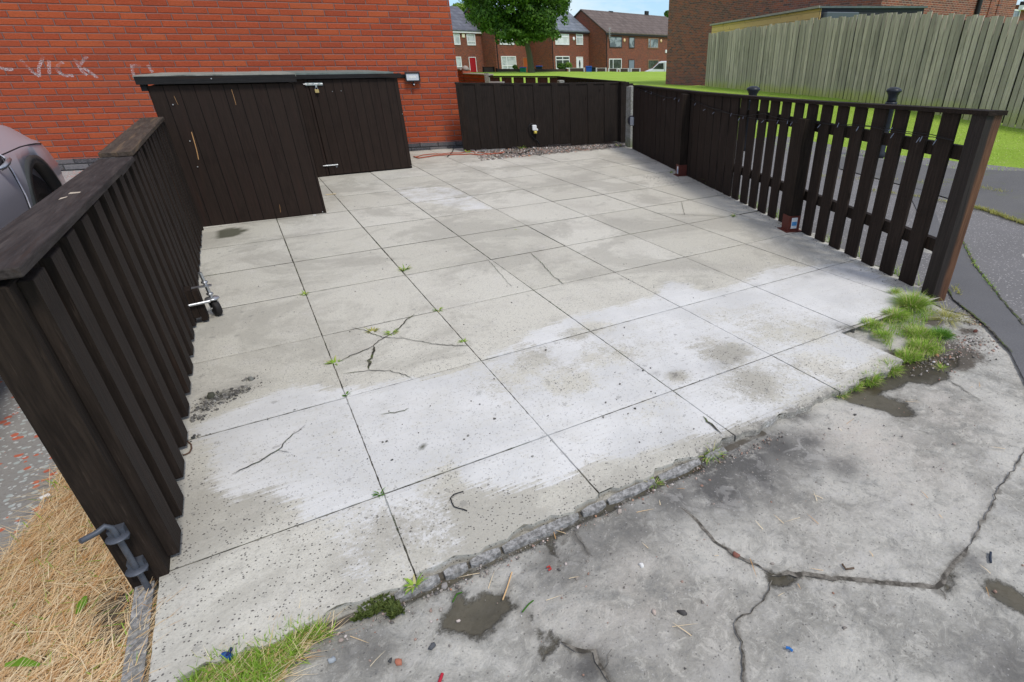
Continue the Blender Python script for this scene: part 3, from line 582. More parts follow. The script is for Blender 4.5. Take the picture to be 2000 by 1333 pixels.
def quad(m, ps, mi=0): m.add(ps, [tuple(range(len(ps)))], mi)
m = MB(); m.fbox(FW, -9.5, SC, -9, 0, ZB+.07, 5.2); m.build('wall', MAT['brick_orange'], house, frame=FW)
m = MB(); m.fbox(FW, -9.5, SC, -9, .004, -.12, ZB+.07); m.build('plinth', MAT['brick_plinth'], house, frame=FW)
n = NT('side_brick'); MAT['brick_side'] = brick_mat('rustic_orange_brick_side', ORANGE, (.13, .095, .10), axis='y', bw=.275)
n = NT('roof_tiles_grey'); v = n.coord(); MAT['none'] = n.m
def tile_mat(name, c0, c1, axis='y', rh=.34):
    n = NT(name); v = n.coord(); x, y, z = n.xyz(v); zz = z
    q = n.math('FRACT', n.math('DIVIDE', zz, rh)); r = n.white(n.comb(n.math('FLOOR', n.math('DIVIDE', x, .3)), n.math('FLOOR', n.math('DIVIDE', zz, rh)), 1.))
    c = n.mix(n.mul(r, .7), c0, c1); c = n.mix(n.mul(n.step(n.noise(v, .8, 5), .45, .7), .4), c, tuple(k*.7 for k in c0))
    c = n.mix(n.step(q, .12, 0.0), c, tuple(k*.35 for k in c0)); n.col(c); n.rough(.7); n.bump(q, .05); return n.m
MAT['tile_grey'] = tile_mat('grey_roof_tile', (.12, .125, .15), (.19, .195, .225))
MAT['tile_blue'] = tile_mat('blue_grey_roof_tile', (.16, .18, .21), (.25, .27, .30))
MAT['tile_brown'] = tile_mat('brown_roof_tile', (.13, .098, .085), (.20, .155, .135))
m = MB(); a, b, c_, d = WP(-9.9, 5.1, .3), WP(SC+.25, 5.1, .3), WP(SC+.25, 5.1, -9.3), WP(-9.9, 5.1, -9.3)
r0, r1 = WP(-9.9, 7.6, -4.5), WP(SC+.25, 7.6, -4.5)
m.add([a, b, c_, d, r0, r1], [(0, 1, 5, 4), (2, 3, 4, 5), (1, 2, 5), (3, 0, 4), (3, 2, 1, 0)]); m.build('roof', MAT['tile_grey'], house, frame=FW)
# chalk writing
def chalk():
    n = NT('chalk'); v = n.coord(); f = n.noise(n.coord(scale=(1, 1, 3)), 60, 6, .8); g = n.noise(v, 6, 3)
    tr = n.t.nodes.new('ShaderNodeBsdfTransparent'); mxs = n.t.nodes.new('ShaderNodeMixShader')
    n.col((.78, .70, .70)); k = n.mul(n.step(f, .44, .6), n.step(g, .3, .55)); n.t.links.new(n.mul(k, .85), mxs.inputs[0]); n.t.links.new(tr.outputs[0], mxs.inputs[1]); n.t.links.new(n.b.outputs[0], mxs.inputs[2]); n.t.links.new(mxs.outputs[0], n.out.inputs[0]); return n.m
MAT['chalk'] = chalk()
def wpx(x, y, out=0.):
    Q = VP(WO, WO+WT, x, y); return float((Q[:2]-WO)@WT), Q[2]
strokes = [[(41, 117), (52, 130), (64, 141), (77, 149)], [(77, 149), (76, 134), (80, 122), (85, 111)], [(96, 119), (96, 130), (97, 145)], [(124, 122), (114, 128), (111, 135), (116, 143), (128, 148), (143, 148)], [(146, 115), (153, 128), (160, 139), (170, 147)], [(170, 111), (163, 119), (154, 130)], [(163, 133), (174, 140), (184, 147), (190, 153)], [(257, 127), (259, 136), (261, 146)], [(258, 130), (265, 128), (274, 130)], [(289, 128), (293, 135), (298, 141)], [(0, 133), (12, 136), (26, 136)]]
for grp in ((0, 1), (2,), (3,), (4, 5, 6), (7, 8), (9,), (10,)):
    m = MB()
    for st in [strokes[k] for k in grp]:
        pts = [wpx(*q) for q in st]
        for (s0, z0), (s1, z1) in zip(pts[:-1], pts[1:]):
            d = np.array([s1-s0, z1-z0]); d /= np.hypot(*d)+1e-9; nn = np.array([-d[1], d[0]])*.017
            quad(m, [WP(s0-nn[0]-d[0]*.004, z0-nn[1]-d[1]*.004, .004), WP(s1-nn[0]+d[0]*.004, z1-nn[1]+d[1]*.004, .004), WP(s1+nn[0]+d[0]*.004, z1+nn[1]+d[1]*.004, .004), WP(s0+nn[0]-d[0]*.004, z0+nn[1]-d[1]*.004, .004)][::-1])
    m.build('chalk_letter', MAT['chalk'], house, frame=FW)

# ---- right-hand brick building
MAT['brick_red'] = brick_mat('weathered_red_brick', [(0, (.10, .055, .05)), (.25, (.20, .075, .055)), (.6, (.29, .085, .05)), (.85, (.36, .10, .05)), (1, (.15, .09, .085))], (.24, .175, .15), weather=.45, rust=False, mw=.005, dirt=(.13, .085, .07))
MAT['brick_red2'] = brick_mat('weathered_red_brick_b', [(0, (.11, .045, .035)), (.25, (.20, .06, .035)), (.6, (.27, .075, .04)), (.85, (.36, .10, .045)), (1, (.12, .08, .075))], (.33, .24, .19), weather=.3, rust=False, mw=.006, dirt=(.14, .08, .06))
bl, bn_, br = AT(1302, 35), AT(1700, 24.3), AT(1953, 29.5)
rb = thing('brick_building', 'big weathered red brick gable end behind the grey timber fence', 'building', (*bl, 0))
F1, L1 = frame(bl, bn_, 1); F2, L2 = frame(bn_, br, 1)
if (CAMP[:2]-F1[0])@F1[2] < 0: F1, L1 = frame(bl, bn_, -1)
if (CAMP[:2]-F2[0])@F2[2] < 0: F2, L2 = frame(bn_, br, -1)
m = MB(); m.fbox(F1, 0, L1, -L2, 0, -.3, 6.6); m.build('gable_wall', MAT['brick_red'], rb, frame=F1)
m = MB(); m.fbox(F2, 0, L2, -.02, .012, -.3, 6.6); m.build('front_wall', MAT['brick_red2'], rb, frame=F2)
s0, d0 = inframe(F2, VP(F2[0], F2[0]+F2[1], 1908, 10)); m = MB(); q = F2[0]+F2[1]*s0+F2[2]*.10; m.tube([(*q, -.2), (*q, 6.6)], .10, 10)
MAT['blackplastic'] = plain('black_plastic', (.02, .02, .021), .45)
m.build('drainpipe', MAT['blackplastic'], rb)
m = MB()
for px_ in (1935, 1951):
    s0, _ = inframe(F2, VP(F2[0], F2[0]+F2[1], px_, 10)); m.fbox(F2, s0-.12, s0+.12, .013, .05, -.2, 6.6)
m.build('pilaster', MAT['brick_red'], rb, frame=F2)
m = MB(); P4 = [F1[0]-F1[1]*.2+F1[2]*.2, bn_+F1[1]*.2+F1[2]*.2]; 
m.fbox(F1, -.3, L1+.3, -L2-.3, .3, 6.6, 6.75); m.build('roof', MAT['tile_brown'], rb, frame=F1)

# ---- tall grey timber fence
def grey_timber():
    n = NT('weathered_grey_timber'); v = n.coord(scale=(14, 14, 1.1)); v0 = n.coord(); g = n.noise(v, 2.6, 7, .7, .4); rnd = n.attr('plank'); z = n.xyz(v0)[2]
    c = n.mix(n.step(g, .25, .75), (.43, .37, .30), (.72, .64, .53)); c = n.mix(n.mul(n.step(rnd, .1, .9), .6), c, (.24, .22, .18)); c = n.mix(n.step(n.noise(n.coord(scale=(30, 30, .5)), 1.5, 3, .6), .62, .72), c, (.48, .47, .40))
    c = n.mix(n.mul(n.step(n.noise(n.coord(scale=(3, 3, .6)), 1.6, 5, .65), .5, .7), .6), c, (.19, .175, .145))
    low = n.step(n.add(n.attr('height'), n.mul(n.sub(n.noise(v0, 4, 5, .7), .5), .35)), .34, .06)
    c = n.mix(n.mul(low, .4), c, (.46, .46, .26)); l2 = n.step(n.add(n.attr('height'), n.mul(n.sub(n.noise(v0, 3, 5, .7), .5), .22)), .20, .04); c = n.mix(n.mul(l2, n.mul(n.step(z, -.2, .5), .8)), c, (.46, .50, .09))
    pale = n.step(n.noise(n.coord(scale=(5, 5, 1.3)), 1.3, 4, .6), .60, .68); c = n.mix(n.mul(pale, n.mul(n.step(n.attr('height'), .75, .55), .5)), c, (.34, .32, .25))
    n.col(c); n.rough(.9); n.bump(g, .006); return n.m
MAT['grey_timber'] = grey_timber()
tf = thing('timber_fence', 'tall weathered grey green close board fence along the grass bank', 'fence', (*fb_, 0))
FF, FFL = frame(fb_, fa, 1)
if (CAMP[:2]-FF[0])@FF[2] < 0: FF, FFL = frame(fb_, fa, -1)
# measured bottom and top outlines on the plane of the fence
bt = [(lambda Q: (inframe(FF, Q)[0], Q[2]))(VP(fb_, fa, x, y)) for x, y, _ in FB]; bt.sort()
tp = [(lambda Q: (inframe(FF, Q)[0], Q[2]))(VP(fb_, fa, x, y)) for x, y in FT]; tp.sort()
V = []; Q = []; PL = []; HT = []; r = random.Random(2); s = bt[0][0]-1.5; i = 0
smax = inframe(FF, VP(fb_, fa, 1376, 172))[0]
while s < smax-.05:
    wv = .130+r.uniform(-.010, .010); z0 = np.interp(s, [q[0] for q in bt], [q[1] for q in bt])-.02; z1 = np.interp(s, [q[0] for q in tp], [q[1] for q in tp])+r.uniform(-.028, .03)
    dd = .008 if i % 2 else 0.; k0 = len(V); lean = r.uniform(-.006, .006)
    pr = r.random()
    for zz, le in ((z0, 0), ((z0*2+z1)/3, .3), ((z0+2*z1)/3, .6), (z1, 1)):
        for (u, d) in ((s+.004, 0), (s+wv-.004, 0), (s+wv-.004, .02), (s+.004, .02)):
            p_ = FF[0]+FF[1]*(u+lean*le)+FF[2]*(d+dd); V.append((p_[0], p_[1], zz)); PL.append(pr); HT.append((zz-z0)/max(.5, z1-z0))
    for lv in range(3):
        for e in range(4): a_, b_ = k0+lv*4+e, k0+lv*4+(e+1) % 4; Q.append((a_, b_, b_+4, a_+4))
    Q.append((k0+12, k0+13, k0+14, k0+15)); s += wv+.017+(.010 if r.random() < .15 else 0); i += 1
me_o = np_mesh('board_panel', np.array(V), np.array(Q), [MAT['grey_timber']], smooth=False); set_attr(me_o.data, 'plank', np.array(PL)); set_attr(me_o.data, 'height', np.array(HT)); setpar(me_o, tf)
m = MB()
for f_ in (.16, .5, .84):
    for (a_, b_) in zip(np.linspace(bt[0][0]-1.4, smax-.1, 12)[:-1], np.linspace(bt[0][0]-1.4, smax-.1, 12)[1:]):
        z_ = [np.interp(q, [k[0] for k in bt], [k[1] for k in bt])*(1-f_)+np.interp(q, [k[0] for k in tp], [k[1] for k in tp])*f_ for q in (a_, b_)]
        P_ = lambda u, d, z: (*(FF[0]+FF[1]*u+FF[2]*d), z)
        m.hexa([P_(a_, -.05, z_[0]-.04), P_(b_, -.05, z_[1]-.04), P_(b_, -.002, z_[1]-.04), P_(a_, -.002, z_[0]-.04)], [P_(a_, -.05, z_[0]+.04), P_(b_, -.05, z_[1]+.04), P_(b_, -.002, z_[1]+.04), P_(a_, -.002, z_[0]+.04)])
n = NT('fence_back_timber'); n.col((.05, .043, .028)); MAT['backtimber'] = n.m
m.build('rail', MAT['backtimber'], tf)
m = MB(); uu_ = np.linspace(bt[0][0]-1.4, smax-.1, 24)
for a_, b_ in zip(uu_[:-1], uu_[1:]):
    za = [np.interp(q, [k[0] for k in bt], [k[1] for k in bt])+.03 for q in (a_, b_)]; zb_ = [np.interp(q, [k[0] for k in tp], [k[1] for k in tp])-.10 for q in (a_, b_)]; P_ = lambda u, d, z: (*(FF[0]+FF[1]*u+FF[2]*d), z)
    m.hexa([P_(a_, -.075, za[0]), P_(b_, -.075, za[1]), P_(b_, -.052, za[1]), P_(a_, -.052, za[0])], [P_(a_, -.075, zb_[0]), P_(b_, -.075, zb_[1]), P_(b_, -.052, zb_[1]), P_(a_, -.052, zb_[0])])
m.build('backing_boards', MAT['backtimber'], tf)
for q in np.arange(0, smax, 2.4):
    z_ = np.interp(q, [k[0] for k in bt], [k[1] for k in bt]); z1_ = np.interp(q, [k[0] for k in tp], [k[1] for k in tp]); m = MB(); m.fbox(FF, q, q+.09, -.15, -.053, z_-.1, z1_-.05); m.build('post', MAT['backtimber'], tf)

# ---- garden shed beyond that fence
MAT['newpine'] = None
n = NT('new_pine_boards'); v = n.coord(scale=(1.2, 1.2, 20)); z = n.xyz(n.coord())[2]; g = n.noise(v, 2, 5, .6); fr = n.math('FRACT', n.math('DIVIDE', z, .16))
c = n.mix(g, (.62, .40, .13), (.82, .60, .25)); c = n.mix(n.mul(n.step(n.noise(n.coord(), 5, 3), .62, .7), .6), c, (.28, .14, .04)); c = n.mix(n.step(fr, .07, .02), c, (.10, .06, .02)); n.col(c); MAT['newpine'] = n.m
n = NT('shed_dark_boards'); z = n.xyz(n.coord())[2]; fr = n.math('FRACT', n.math('DIVIDE', z, .15)); n.col(n.mix(n.step(fr, .1, .02), (.045, .047, .055), (.01, .01, .01))); MAT['sheddark'] = n.m
MAT['felt'] = plain('green_grey_felt', (.12, .15, .145), .8, var=.5, scale=8, bump=.01)
MAT['feltedge'] = plain('pale_felt_edge', (.36, .34, .28), .85, var=.4, scale=6)
A = AT(1386, 27.5); Bq = AT(1588, 18.3); Cq = AT(1783, 18.9)
gs = thing('garden_shed', 'shed with new yellow pine side boards and green felt roof above the grey fence', 'shed', (*Bq, 0))
zt = [VP(A, Bq, 1386, 49)[2], VP(A, Bq, 1588, 15)[2], VP(Bq, Cq, 1783, 12)[2]]
Dq = A+(Cq-Bq)
pz_ = lambda q, z: (q[0], q[1], z)
m = MB(); m.add([pz_(A, -.1), pz_(Bq, -.1), pz_(Bq, zt[1]-.03), pz_(A, zt[0]-.03)], [(0, 1, 2, 3)]); nrm = unit(A, Bq)[0]; nn = np.array([nrm[1], -nrm[0]])
side = m.build('side_wall', MAT['newpine'], gs)
so_m = side.modifiers.new('s', 'SOLIDIFY'); so_m.thickness = .03
m = MB(); m.add([pz_(Bq, -.1), pz_(Cq, -.1), pz_(Cq, zt[2]-.05), pz_(Bq, zt[1]-.05)], [(0, 1, 2, 3)]); o = m.build('front_wall', MAT['sheddark'], gs); q = o.modifiers.new('s', 'SOLIDIFY'); q.thickness = .03
m = MB(); ov = lambda q, s1, s2: q+unit(Bq, A)[0]*s1+unit(Bq, Cq)[0]*s2
r_pts = [(*ov(A, .1, -.06), zt[0]), (*ov(Bq, -.06, -.06), zt[1]), (*ov(Cq, -.06, .06), zt[2]), (*ov(Dq, .1, .06), zt[0]+.02)]
m.hexa([(a_[0], a_[1], a_[2]-.05) for a_ in r_pts][::-1], r_pts[::-1]); m.build('roof', MAT['felt'], gs)
m = MB(); a_, b_ = r_pts[0], r_pts[1]; e = unit(a_, b_)[0]; o_ = np.array([e[1], -e[0]])*.02
if (CAMP[:2]-np.array(a_[:2]))@o_ < 0: o_ = -o_
m.hexa([(a_[0], a_[1], a_[2]-.045), (b_[0], b_[1], b_[2]-.045), (b_[0]+o_[0], b_[1]+o_[1], b_[2]-.045), (a_[0]+o_[0], a_[1]+o_[1], a_[2]-.045)], [(a_[0], a_[1], a_[2]+.012), (b_[0], b_[1], b_[2]+.012), (b_[0]+o_[0], b_[1]+o_[1], b_[2]+.012), (a_[0]+o_[0], a_[1]+o_[1], a_[2]+.012)]); m.build('roof_edge', MAT['feltedge'], gs)
MAT['toolgrey'] = plain('grey_plastic_lid', (.10, .12, .13), .4, var=.15)
p0, p1 = VP(Bq, Cq, 1606, 32), VP(Bq, Cq, 1668, 30); e = unit(Bq, Cq)[0]; oo = np.array([e[1], -e[0]]); oo = oo if (CAMP[:2]-Bq)@oo > 0 else -oo
m = MB(); FS = (np.array(Bq), e, oo); m.fbox(FS, (p0[:2]-Bq)@e, (p1[:2]-Bq)@e, .0, .25, p0[2]-.09, p0[2]+.09, bev=.02); m.build('awning_box', MAT['toolgrey'], gs)

# ---- far terrace: each house a thing of its own, facade measured from the photograph
MAT['brick_far'] = brick_mat('terrace_red_brick', [(0, (.13, .045, .032)), (.4, (.22, .058, .032)), (.8, (.30, .075, .035)), (1, (.15, .06, .045))], (.17, .10, .075), weather=.5, rust=False, mw=.006, dirt=(.12, .065, .048))
MAT['upvc'] = plain('white_upvc', (.82, .82, .83), .35, var=.03); MAT['darkframe'] = plain('dark_brown_frame', (.045, .035, .035), .5); MAT['tanframe'] = plain('tan_frame', (.30, .17, .10), .5)
def glassm(name, c0, c1, rough=.12):
    n = NT(name); v = n.coord(); n.col(n.mix(n.step(n.noise(v, 1.6, 3), .4, .6), c0, c1)); n.rough(rough); n.b.inputs['Specular IOR Level'].default_value = .6; return n.m
MAT['glass'] = glassm('window_glass', (.10, .12, .14), (.30, .33, .36)); MAT['glassdark'] = glassm('dark_window_glass', (.015, .02, .022), (.05, .06, .06)); MAT['curtain'] = glassm('net_curtain_behind_glass', (.42, .46, .47), (.60, .63, .64), .25); MAT['blind'] = glassm('white_blind_behind_glass', (.62, .64, .64), (.78, .78, .78), .3)
MAT['red_door'] = plain('red_door_paint', (.36, .012, .02), .35, var=.1); MAT['white_door'] = plain('white_door', (.80, .80, .84), .35, var=.03); MAT['grey_door'] = plain('grey_door', (.20, .23, .29), .4); MAT['orange_door'] = plain('orange_brown_door', (.38, .10, .03), .5)
MAT['gutter'] = plain('black_gutter', (.025, .02, .022), .5); MAT['fascia'] = plain('white_fascia', (.80, .78, .80), .5, var=.05); MAT['pinkwall'] = None
ZG = -.70
C4 = G(1183, 64.5, 4.2)[:2]; E4 = G(1303, 70, 4.2)[:2]; td, _ = unit(C4, E4); tn = np.array([-td[1], td[0]])      # tn points away from us
def meet(P, d, x):                       # where the line P+t*d passes picture column x
    a_ = AT(x, 10.)-CAMP[:2]; M_ = np.array([d, -a_]).T; t = np.linalg.solve(M_, CAMP[:2]-P)[0]; return P+d*t
P34 = meet(C4, tn, 1150.5); P3 = meet(P34, td, 1078); P23 = meet(P3, tn, 1034); P2 = meet(P23, td, 969); P12 = meet(P2, tn, 944); P1 = P12-td*9
def house_block(name, label, P, Lq, zt_, roofmat, ridge_px, rects, eave_y=None, gut='gutter', wallm=None, depth=8.5, left_ext=0.):
    t = thing(name, label, 'house', (P[0], P[1], ZG), 'terraced houses beyond the lawn')
    F = (np.array(P), td, -tn)
    m = MB(); m.fbox(F, 0, Lq, -depth, 0, ZG-.1, zt_)
    zr = VP(P, P+tn, *ridge_px)[2] if ridge_px else zt_+2.6
    pz2 = lambda u, d, z: (*(F[0]+F[1]*u+F[2]*d), z)
    m.add([pz2(0, 0, zt_), pz2(0, -depth, zt_), pz2(0, -depth/2, zr)], [(0, 2, 1)]); m.add([pz2(Lq, 0, zt_), pz2(Lq, -depth, zt_), pz2(Lq, -depth/2, zr)], [(0, 1, 2)])
    m.build('wall', wallm or MAT['brick_far'], t, frame=F)
    m = MB(); a_, b_, c_, d_ = pz2(-.12, .25, zt_-.05), pz2(Lq+.1, .25, zt_-.05), pz2(Lq+.1, -depth/2, zr+.1), pz2(-.12, -depth/2, zr+.1); e_, f_ = pz2(Lq+.1, -depth-.25, zt_-.05), pz2(-.12, -depth-.25, zt_-.05)
    th = .12; up = lambda q: (q[0], q[1], q[2]+th)
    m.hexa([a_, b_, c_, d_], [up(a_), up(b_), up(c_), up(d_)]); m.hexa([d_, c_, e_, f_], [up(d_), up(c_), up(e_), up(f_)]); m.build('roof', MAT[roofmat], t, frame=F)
    m = MB(); m.fbox(F, -.1, Lq+.1, .02, .20, zt_-.24, zt_-.06); m.build('fascia' if gut != 'gutter' else 'gutter', MAT[gut], t)
    for r in rects: feature(t, F, r)
    return t, F
def fr_rect(F, x0, y0, x1, y1):
    ym, xm = (y0+y1)/2, (x0+x1)/2; P, Q = F[0], F[0]+F[1]
    return inframe(F, VP(P, Q, x0, ym))[0], inframe(F, VP(P, Q, x1, ym))[0], VP(P, Q, xm, y1)[2], VP(P, Q, xm, y0)[2]
def feature(t, F, r):
    k, x0, y0, x1, y1 = r[:5]; u0, u1, z0, z1 = fr_rect(F, x0, y0, x1, y1)
    if u1 < u0: u0, u1 = u1, u0
    if k == 'window':
        fm, gm, split = r[5], r[6], (r[7] if len(r) > 7 else None); f = .10
        m = MB(); m.fbox(F, u0, u1, .0, .07, z0, z0+f); m.fbox(F, u0, u1, .0, .07, z1-f, z1); m.fbox(F, u0, u0+f, .0, .068, z0+f, z1-f); m.fbox(F, u1-f, u1, .0, .068, z0+f, z1-f)
        if split:
            for s_ in split:
                if s_[0] == 'v': c = u0+(u1-u0)*s_[1]; m.fbox(F, c-.05, c+.05, .0, .066, z0+f, z1-f)
                else: c = z0+(z1-z0)*s_[1]; m.fbox(F, u0+f, u1-f, .0, .064, c-.05, c+.05)
        w_ = m.build('window', MAT[fm], t); m = MB(); m.fbox(F, u0+f*.8, u1-f*.8, .002, .03, z0+f*.8, z1-f*.8); m.build('pane', MAT[gm], w_)
        if split and len(r) > 8:
            pass
    elif k == 'door':
        m = MB(); z0 = ZG+.05; f = .07; m.fbox(F, u0-f, u0, 0, .07, z0, z1+f); m.fbox(F, u1, u1+f, 0, .07, z0, z1+f); m.fbox(F, u0, u1, 0, .07, z1, z1+f); fr_ = m.build('door_frame', MAT[r[6]], t)
        m = MB(); m.fbox(F, u0, u1, .005, .045, z0, z1); dn = m.build('door', MAT[r[5]], t)
        if len(r) > 7:
            c = (u0+u1)/2; zc = z0+(z1-z0)*.62; m = MB(); pts = [(*(F[0]+F[1]*(c+.16*math.cos(a))+F[2]*.052), zc+.48*math.sin(a)) for a in np.linspace(0, 2*math.pi, 20, endpoint=False)]
            if np.cross(F[1], F[2]) > 0: pts = pts[::-1]
            m.add(pts, [tuple(range(20))]); o = m.build('oval_glass', MAT['glassdark'], dn)
    elif k == 'alarm': 
        c, zc = (u0+u1)/2, (z0+z1)/2; m = MB()
        if r[5] == 'round':
            q = F[0]+F[1]*c; M = Matrix.Rotation(math.atan2(F[2][1], F[2][0]), 4, 'Z')@Matrix.Rotation(R(90), 4, 'Y'); m.lathe([(.21, 0), (.21, .05), (.14, .08), (.0, .085)], (q[0], q[1], zc), 16, M=M)
        else: m.fbox(F, c-.2, c+.2, 0, .09, zc-.2, zc+.22, bev=.03)
        m.build('alarm_box', MAT[r[6]], t)
    elif k == 'pipe':
        q = F[0]+F[1]*((u0+u1)/2)+F[2]*.1; m = MB(); m.tube([(*q, z0), (*q, z1)], .055, 8); m.build('downpipe', MAT['gutter'], t)
MAT['cream'] = plain('cream_plastic', (.80, .72, .55), .4, var=.05); MAT['peach'] = plain('faded_orange_plastic', (.78, .55, .30), .4, var=.05)
L4 = np.hypot(*(meet(C4, td, 1340)-C4))
zE = lambda P, x, y: VP(P, P+td, x, y)[2]
h4, F4 = house_block('terraced_house', 'brown tiled brick house with television aerial and dark upper windows, right of the tree', C4, L4, zE(C4, 1200, 65), 'tile_brown', (1150, 21), [
    ('window', 1190, 71.5, 1214.5, 93.5, 'darkframe', 'glass'), ('window', 1228, 72.5, 1239, 94.5, 'darkframe', 'glass'), ('window', 1265, 75, 1285.5, 95, 'tanframe', 'glass', [('v', .22)]),
    ('window', 1189, 115, 1213.5, 136, 'upvc', 'glassdark', [('v', .32)]), ('door', 1228, 118, 1238, 136, 'grey_door', 'darkframe'), ('window', 1265, 117, 1286, 136, 'tanframe', 'glassdark'),
    ('alarm', 1217, 76, 1222, 82, 'round', 'peach'), ('alarm', 1289, 77, 1293, 83, 'round', 'peach'), ('alarm', 1299, 99, 1302, 103, 'box', 'upvc'), ('pipe', 1183, 67, 1185, 136)])
h3, F3 = house_block('terraced_house', 'blue grey roofed brick house with white door with oval glass, right beside the tree', P3, np.hypot(*(P34-P3)), zE(P3, 1120, 62), 'tile_blue', None, [
    ('window', 1084, 66.5, 1111, 88, 'upvc', 'blind', [('h', .72)]), ('window', 1125, 67, 1138, 88, 'upvc', 'curtain', [('h', .7)]), ('window', 1085, 110, 1112, 135, 'upvc', 'glassdark', [('h', .72), ('v', .5)]),
    ('door', 1126, 112.5, 1137.5, 136, 'white_door', 'upvc', 'oval'), ('alarm', 1118, 73, 1123, 79, 'round', 'upvc'), ('pipe', 1077.5, 63, 1079.5, 136)])
h2, F2_ = house_block('terraced_house', 'brick house behind the tree trunk with curtained white window and orange door', P2, np.hypot(*(P23-P2)), zE(P2, 990, 62), 'tile_grey', None, [
    ('window', 975, 65, 1003, 88, 'upvc', 'blind'), ('window', 979, 110, 1008, 137, 'upvc', 'curtain', [('v', .36), ('h', .3)]), ('door', 1022, 113.5, 1030, 137, 'orange_door', 'tanframe'), ('pipe', 969.5, 63, 971, 137)])
h1, F1_ = house_block('terraced_house', 'grey roofed brick house with red front door, left of the tree', P1, 9., zE(P1, 920, 61), 'tile_grey', None, [
    ('window', 886, 66, 898, 88, 'upvc', 'curtain'), ('window', 911.5, 67, 928, 89, 'upvc', 'curtain', [('h', .35)]), ('window', 884, 111, 901, 132, 'upvc', 'curtain'), ('door', 917, 113, 929, 137, 'red_door', 'upvc'), ('alarm', 902, 67.5, 907, 73, 'box', 'cream')], gut='fascia')
# television aerial on the nearest far house
q = inframe(F4, VP(C4, E4, 1188, 64)); qq = F4[0]+F4[1]*q[0]+F4[2]*.25; z1 = VP(C4, E4, 1188, 54)[2]; z0 = VP(C4, E4, 1188, 80)[2]
m = MB(); m.tube([(*qq, z0), (*qq, z1)], .03, 6)
for k in range(6): z_ = z1-.1-.22*k; m.tube([(*(qq-F4[1]*.28), z_), (*(qq+F4[1]*.28), z_)], .02, 5)
MAT['alu'] = plain('dull_aluminium', (.55, .55, .56), .4, .6, var=.1); m.build('aerial', MAT['alu'], h4)
# chimney-like ridge vents
for px_ in (1193, 1263):
    P_ = F4[0]+tn*4.25; s_ = inframe((P_, td, -tn), VP(P_, P_+td, px_, 24))[0]; m = MB(); zr = VP(P_, P_+td, px_, 22)[2]; m.fbox((P_, td, -tn), s_-.35, s_+.35, -.15, .15, zr-.6, zr+.0, bev=.03); m.build('ridge_vent', MAT['gutter'], h4)
# white-fascia house glimpsed at the far right
Pr = AT(1962, 52); er = unit(Pr, AT(2060, 58))[0]; lr = 9.
t5 = thing('white_fascia_house', 'brick house with white fascia and white window at the far right edge', 'house', (*Pr, 0)); nr = np.array([er[1], -er[0]]); nr = nr if (CAMP[:2]-Pr)@nr > 0 else -nr
F5 = (Pr, er, nr); zt5 = VP(Pr, Pr+er, 1980, 8)[2]; m = MB(); m.fbox(F5, 0, lr, -7, 0, -.7, zt5); m.build('wall', MAT['brick_far'], t5, frame=F5)
m = MB(); m.fbox(F5, -.2, lr, .0, .3, zt5-.35, zt5-.05); m.build('fascia', MAT['fascia'], t5); m = MB(); m.fbox(F5, -.2, lr, .0, .4, zt5-.04, zt5+.2); m.build('gutter', MAT['gutter'], t5)
P_ = lambda u, d, z: (*(Pr+er*u+nr*d), z)
m = MB(); m.hexa([P_(-.3, .4, zt5+.2), P_(lr, .4, zt5+.2), P_(lr, -3.5, zt5+2.6), P_(-.3, -3.5, zt5+2.6)], [P_(-.3, .4, zt5+.3), P_(lr, .4, zt5+.3), P_(lr, -3.5, zt5+2.7), P_(-.3, -3.5, zt5+2.7)]); m.build('roof', MAT['tile_grey'], t5, frame=F5)
feature(t5, F5, ('window', 1964, 18, 1990, 40, 'upvc', 'glass', [('v', .35)]))

# ---- trees
def leaf_mat(name, a, b):
    n = NT(name); r = n.attr('leaf'); n.col(n.mix(n.step(r, 0, 1), a, b)); n.rough(.55); n.b.inputs['Specular IOR Level'].default_value = .25
    try: n.b.inputs['Transmission Weight'].default_value = 0
    except Exception: pass
    tr = n.t.nodes.new('ShaderNodeBsdfTranslucent'); mxs = n.t.nodes.new('ShaderNodeMixShader'); mxs.inputs[0].default_value = .3
    n.put(tr.inputs[0], b); n.t.links.new(n.b.outputs[0], mxs.inputs[1]); n.t.links.new(tr.outputs[0], mxs.inputs[2]); n.t.links.new(mxs.outputs[0], n.out.inputs[0]); return n.m
MAT['leaf'] = leaf_mat('leaf_green', (.030, .085, .012), (.13, .24, .035)); MAT['leaflight'] = leaf_mat('leaf_light_green', (.12, .22, .03), (.25, .38, .06))
n = NT('bark'); v = n.coord(scale=(6, 6, 1)); f = n.noise(v, 2, 6, .7); n.col(n.mix(f, (.045, .045, .025), (.16, .15, .085))); n.bump(f, .05); MAT['bark'] = n.m
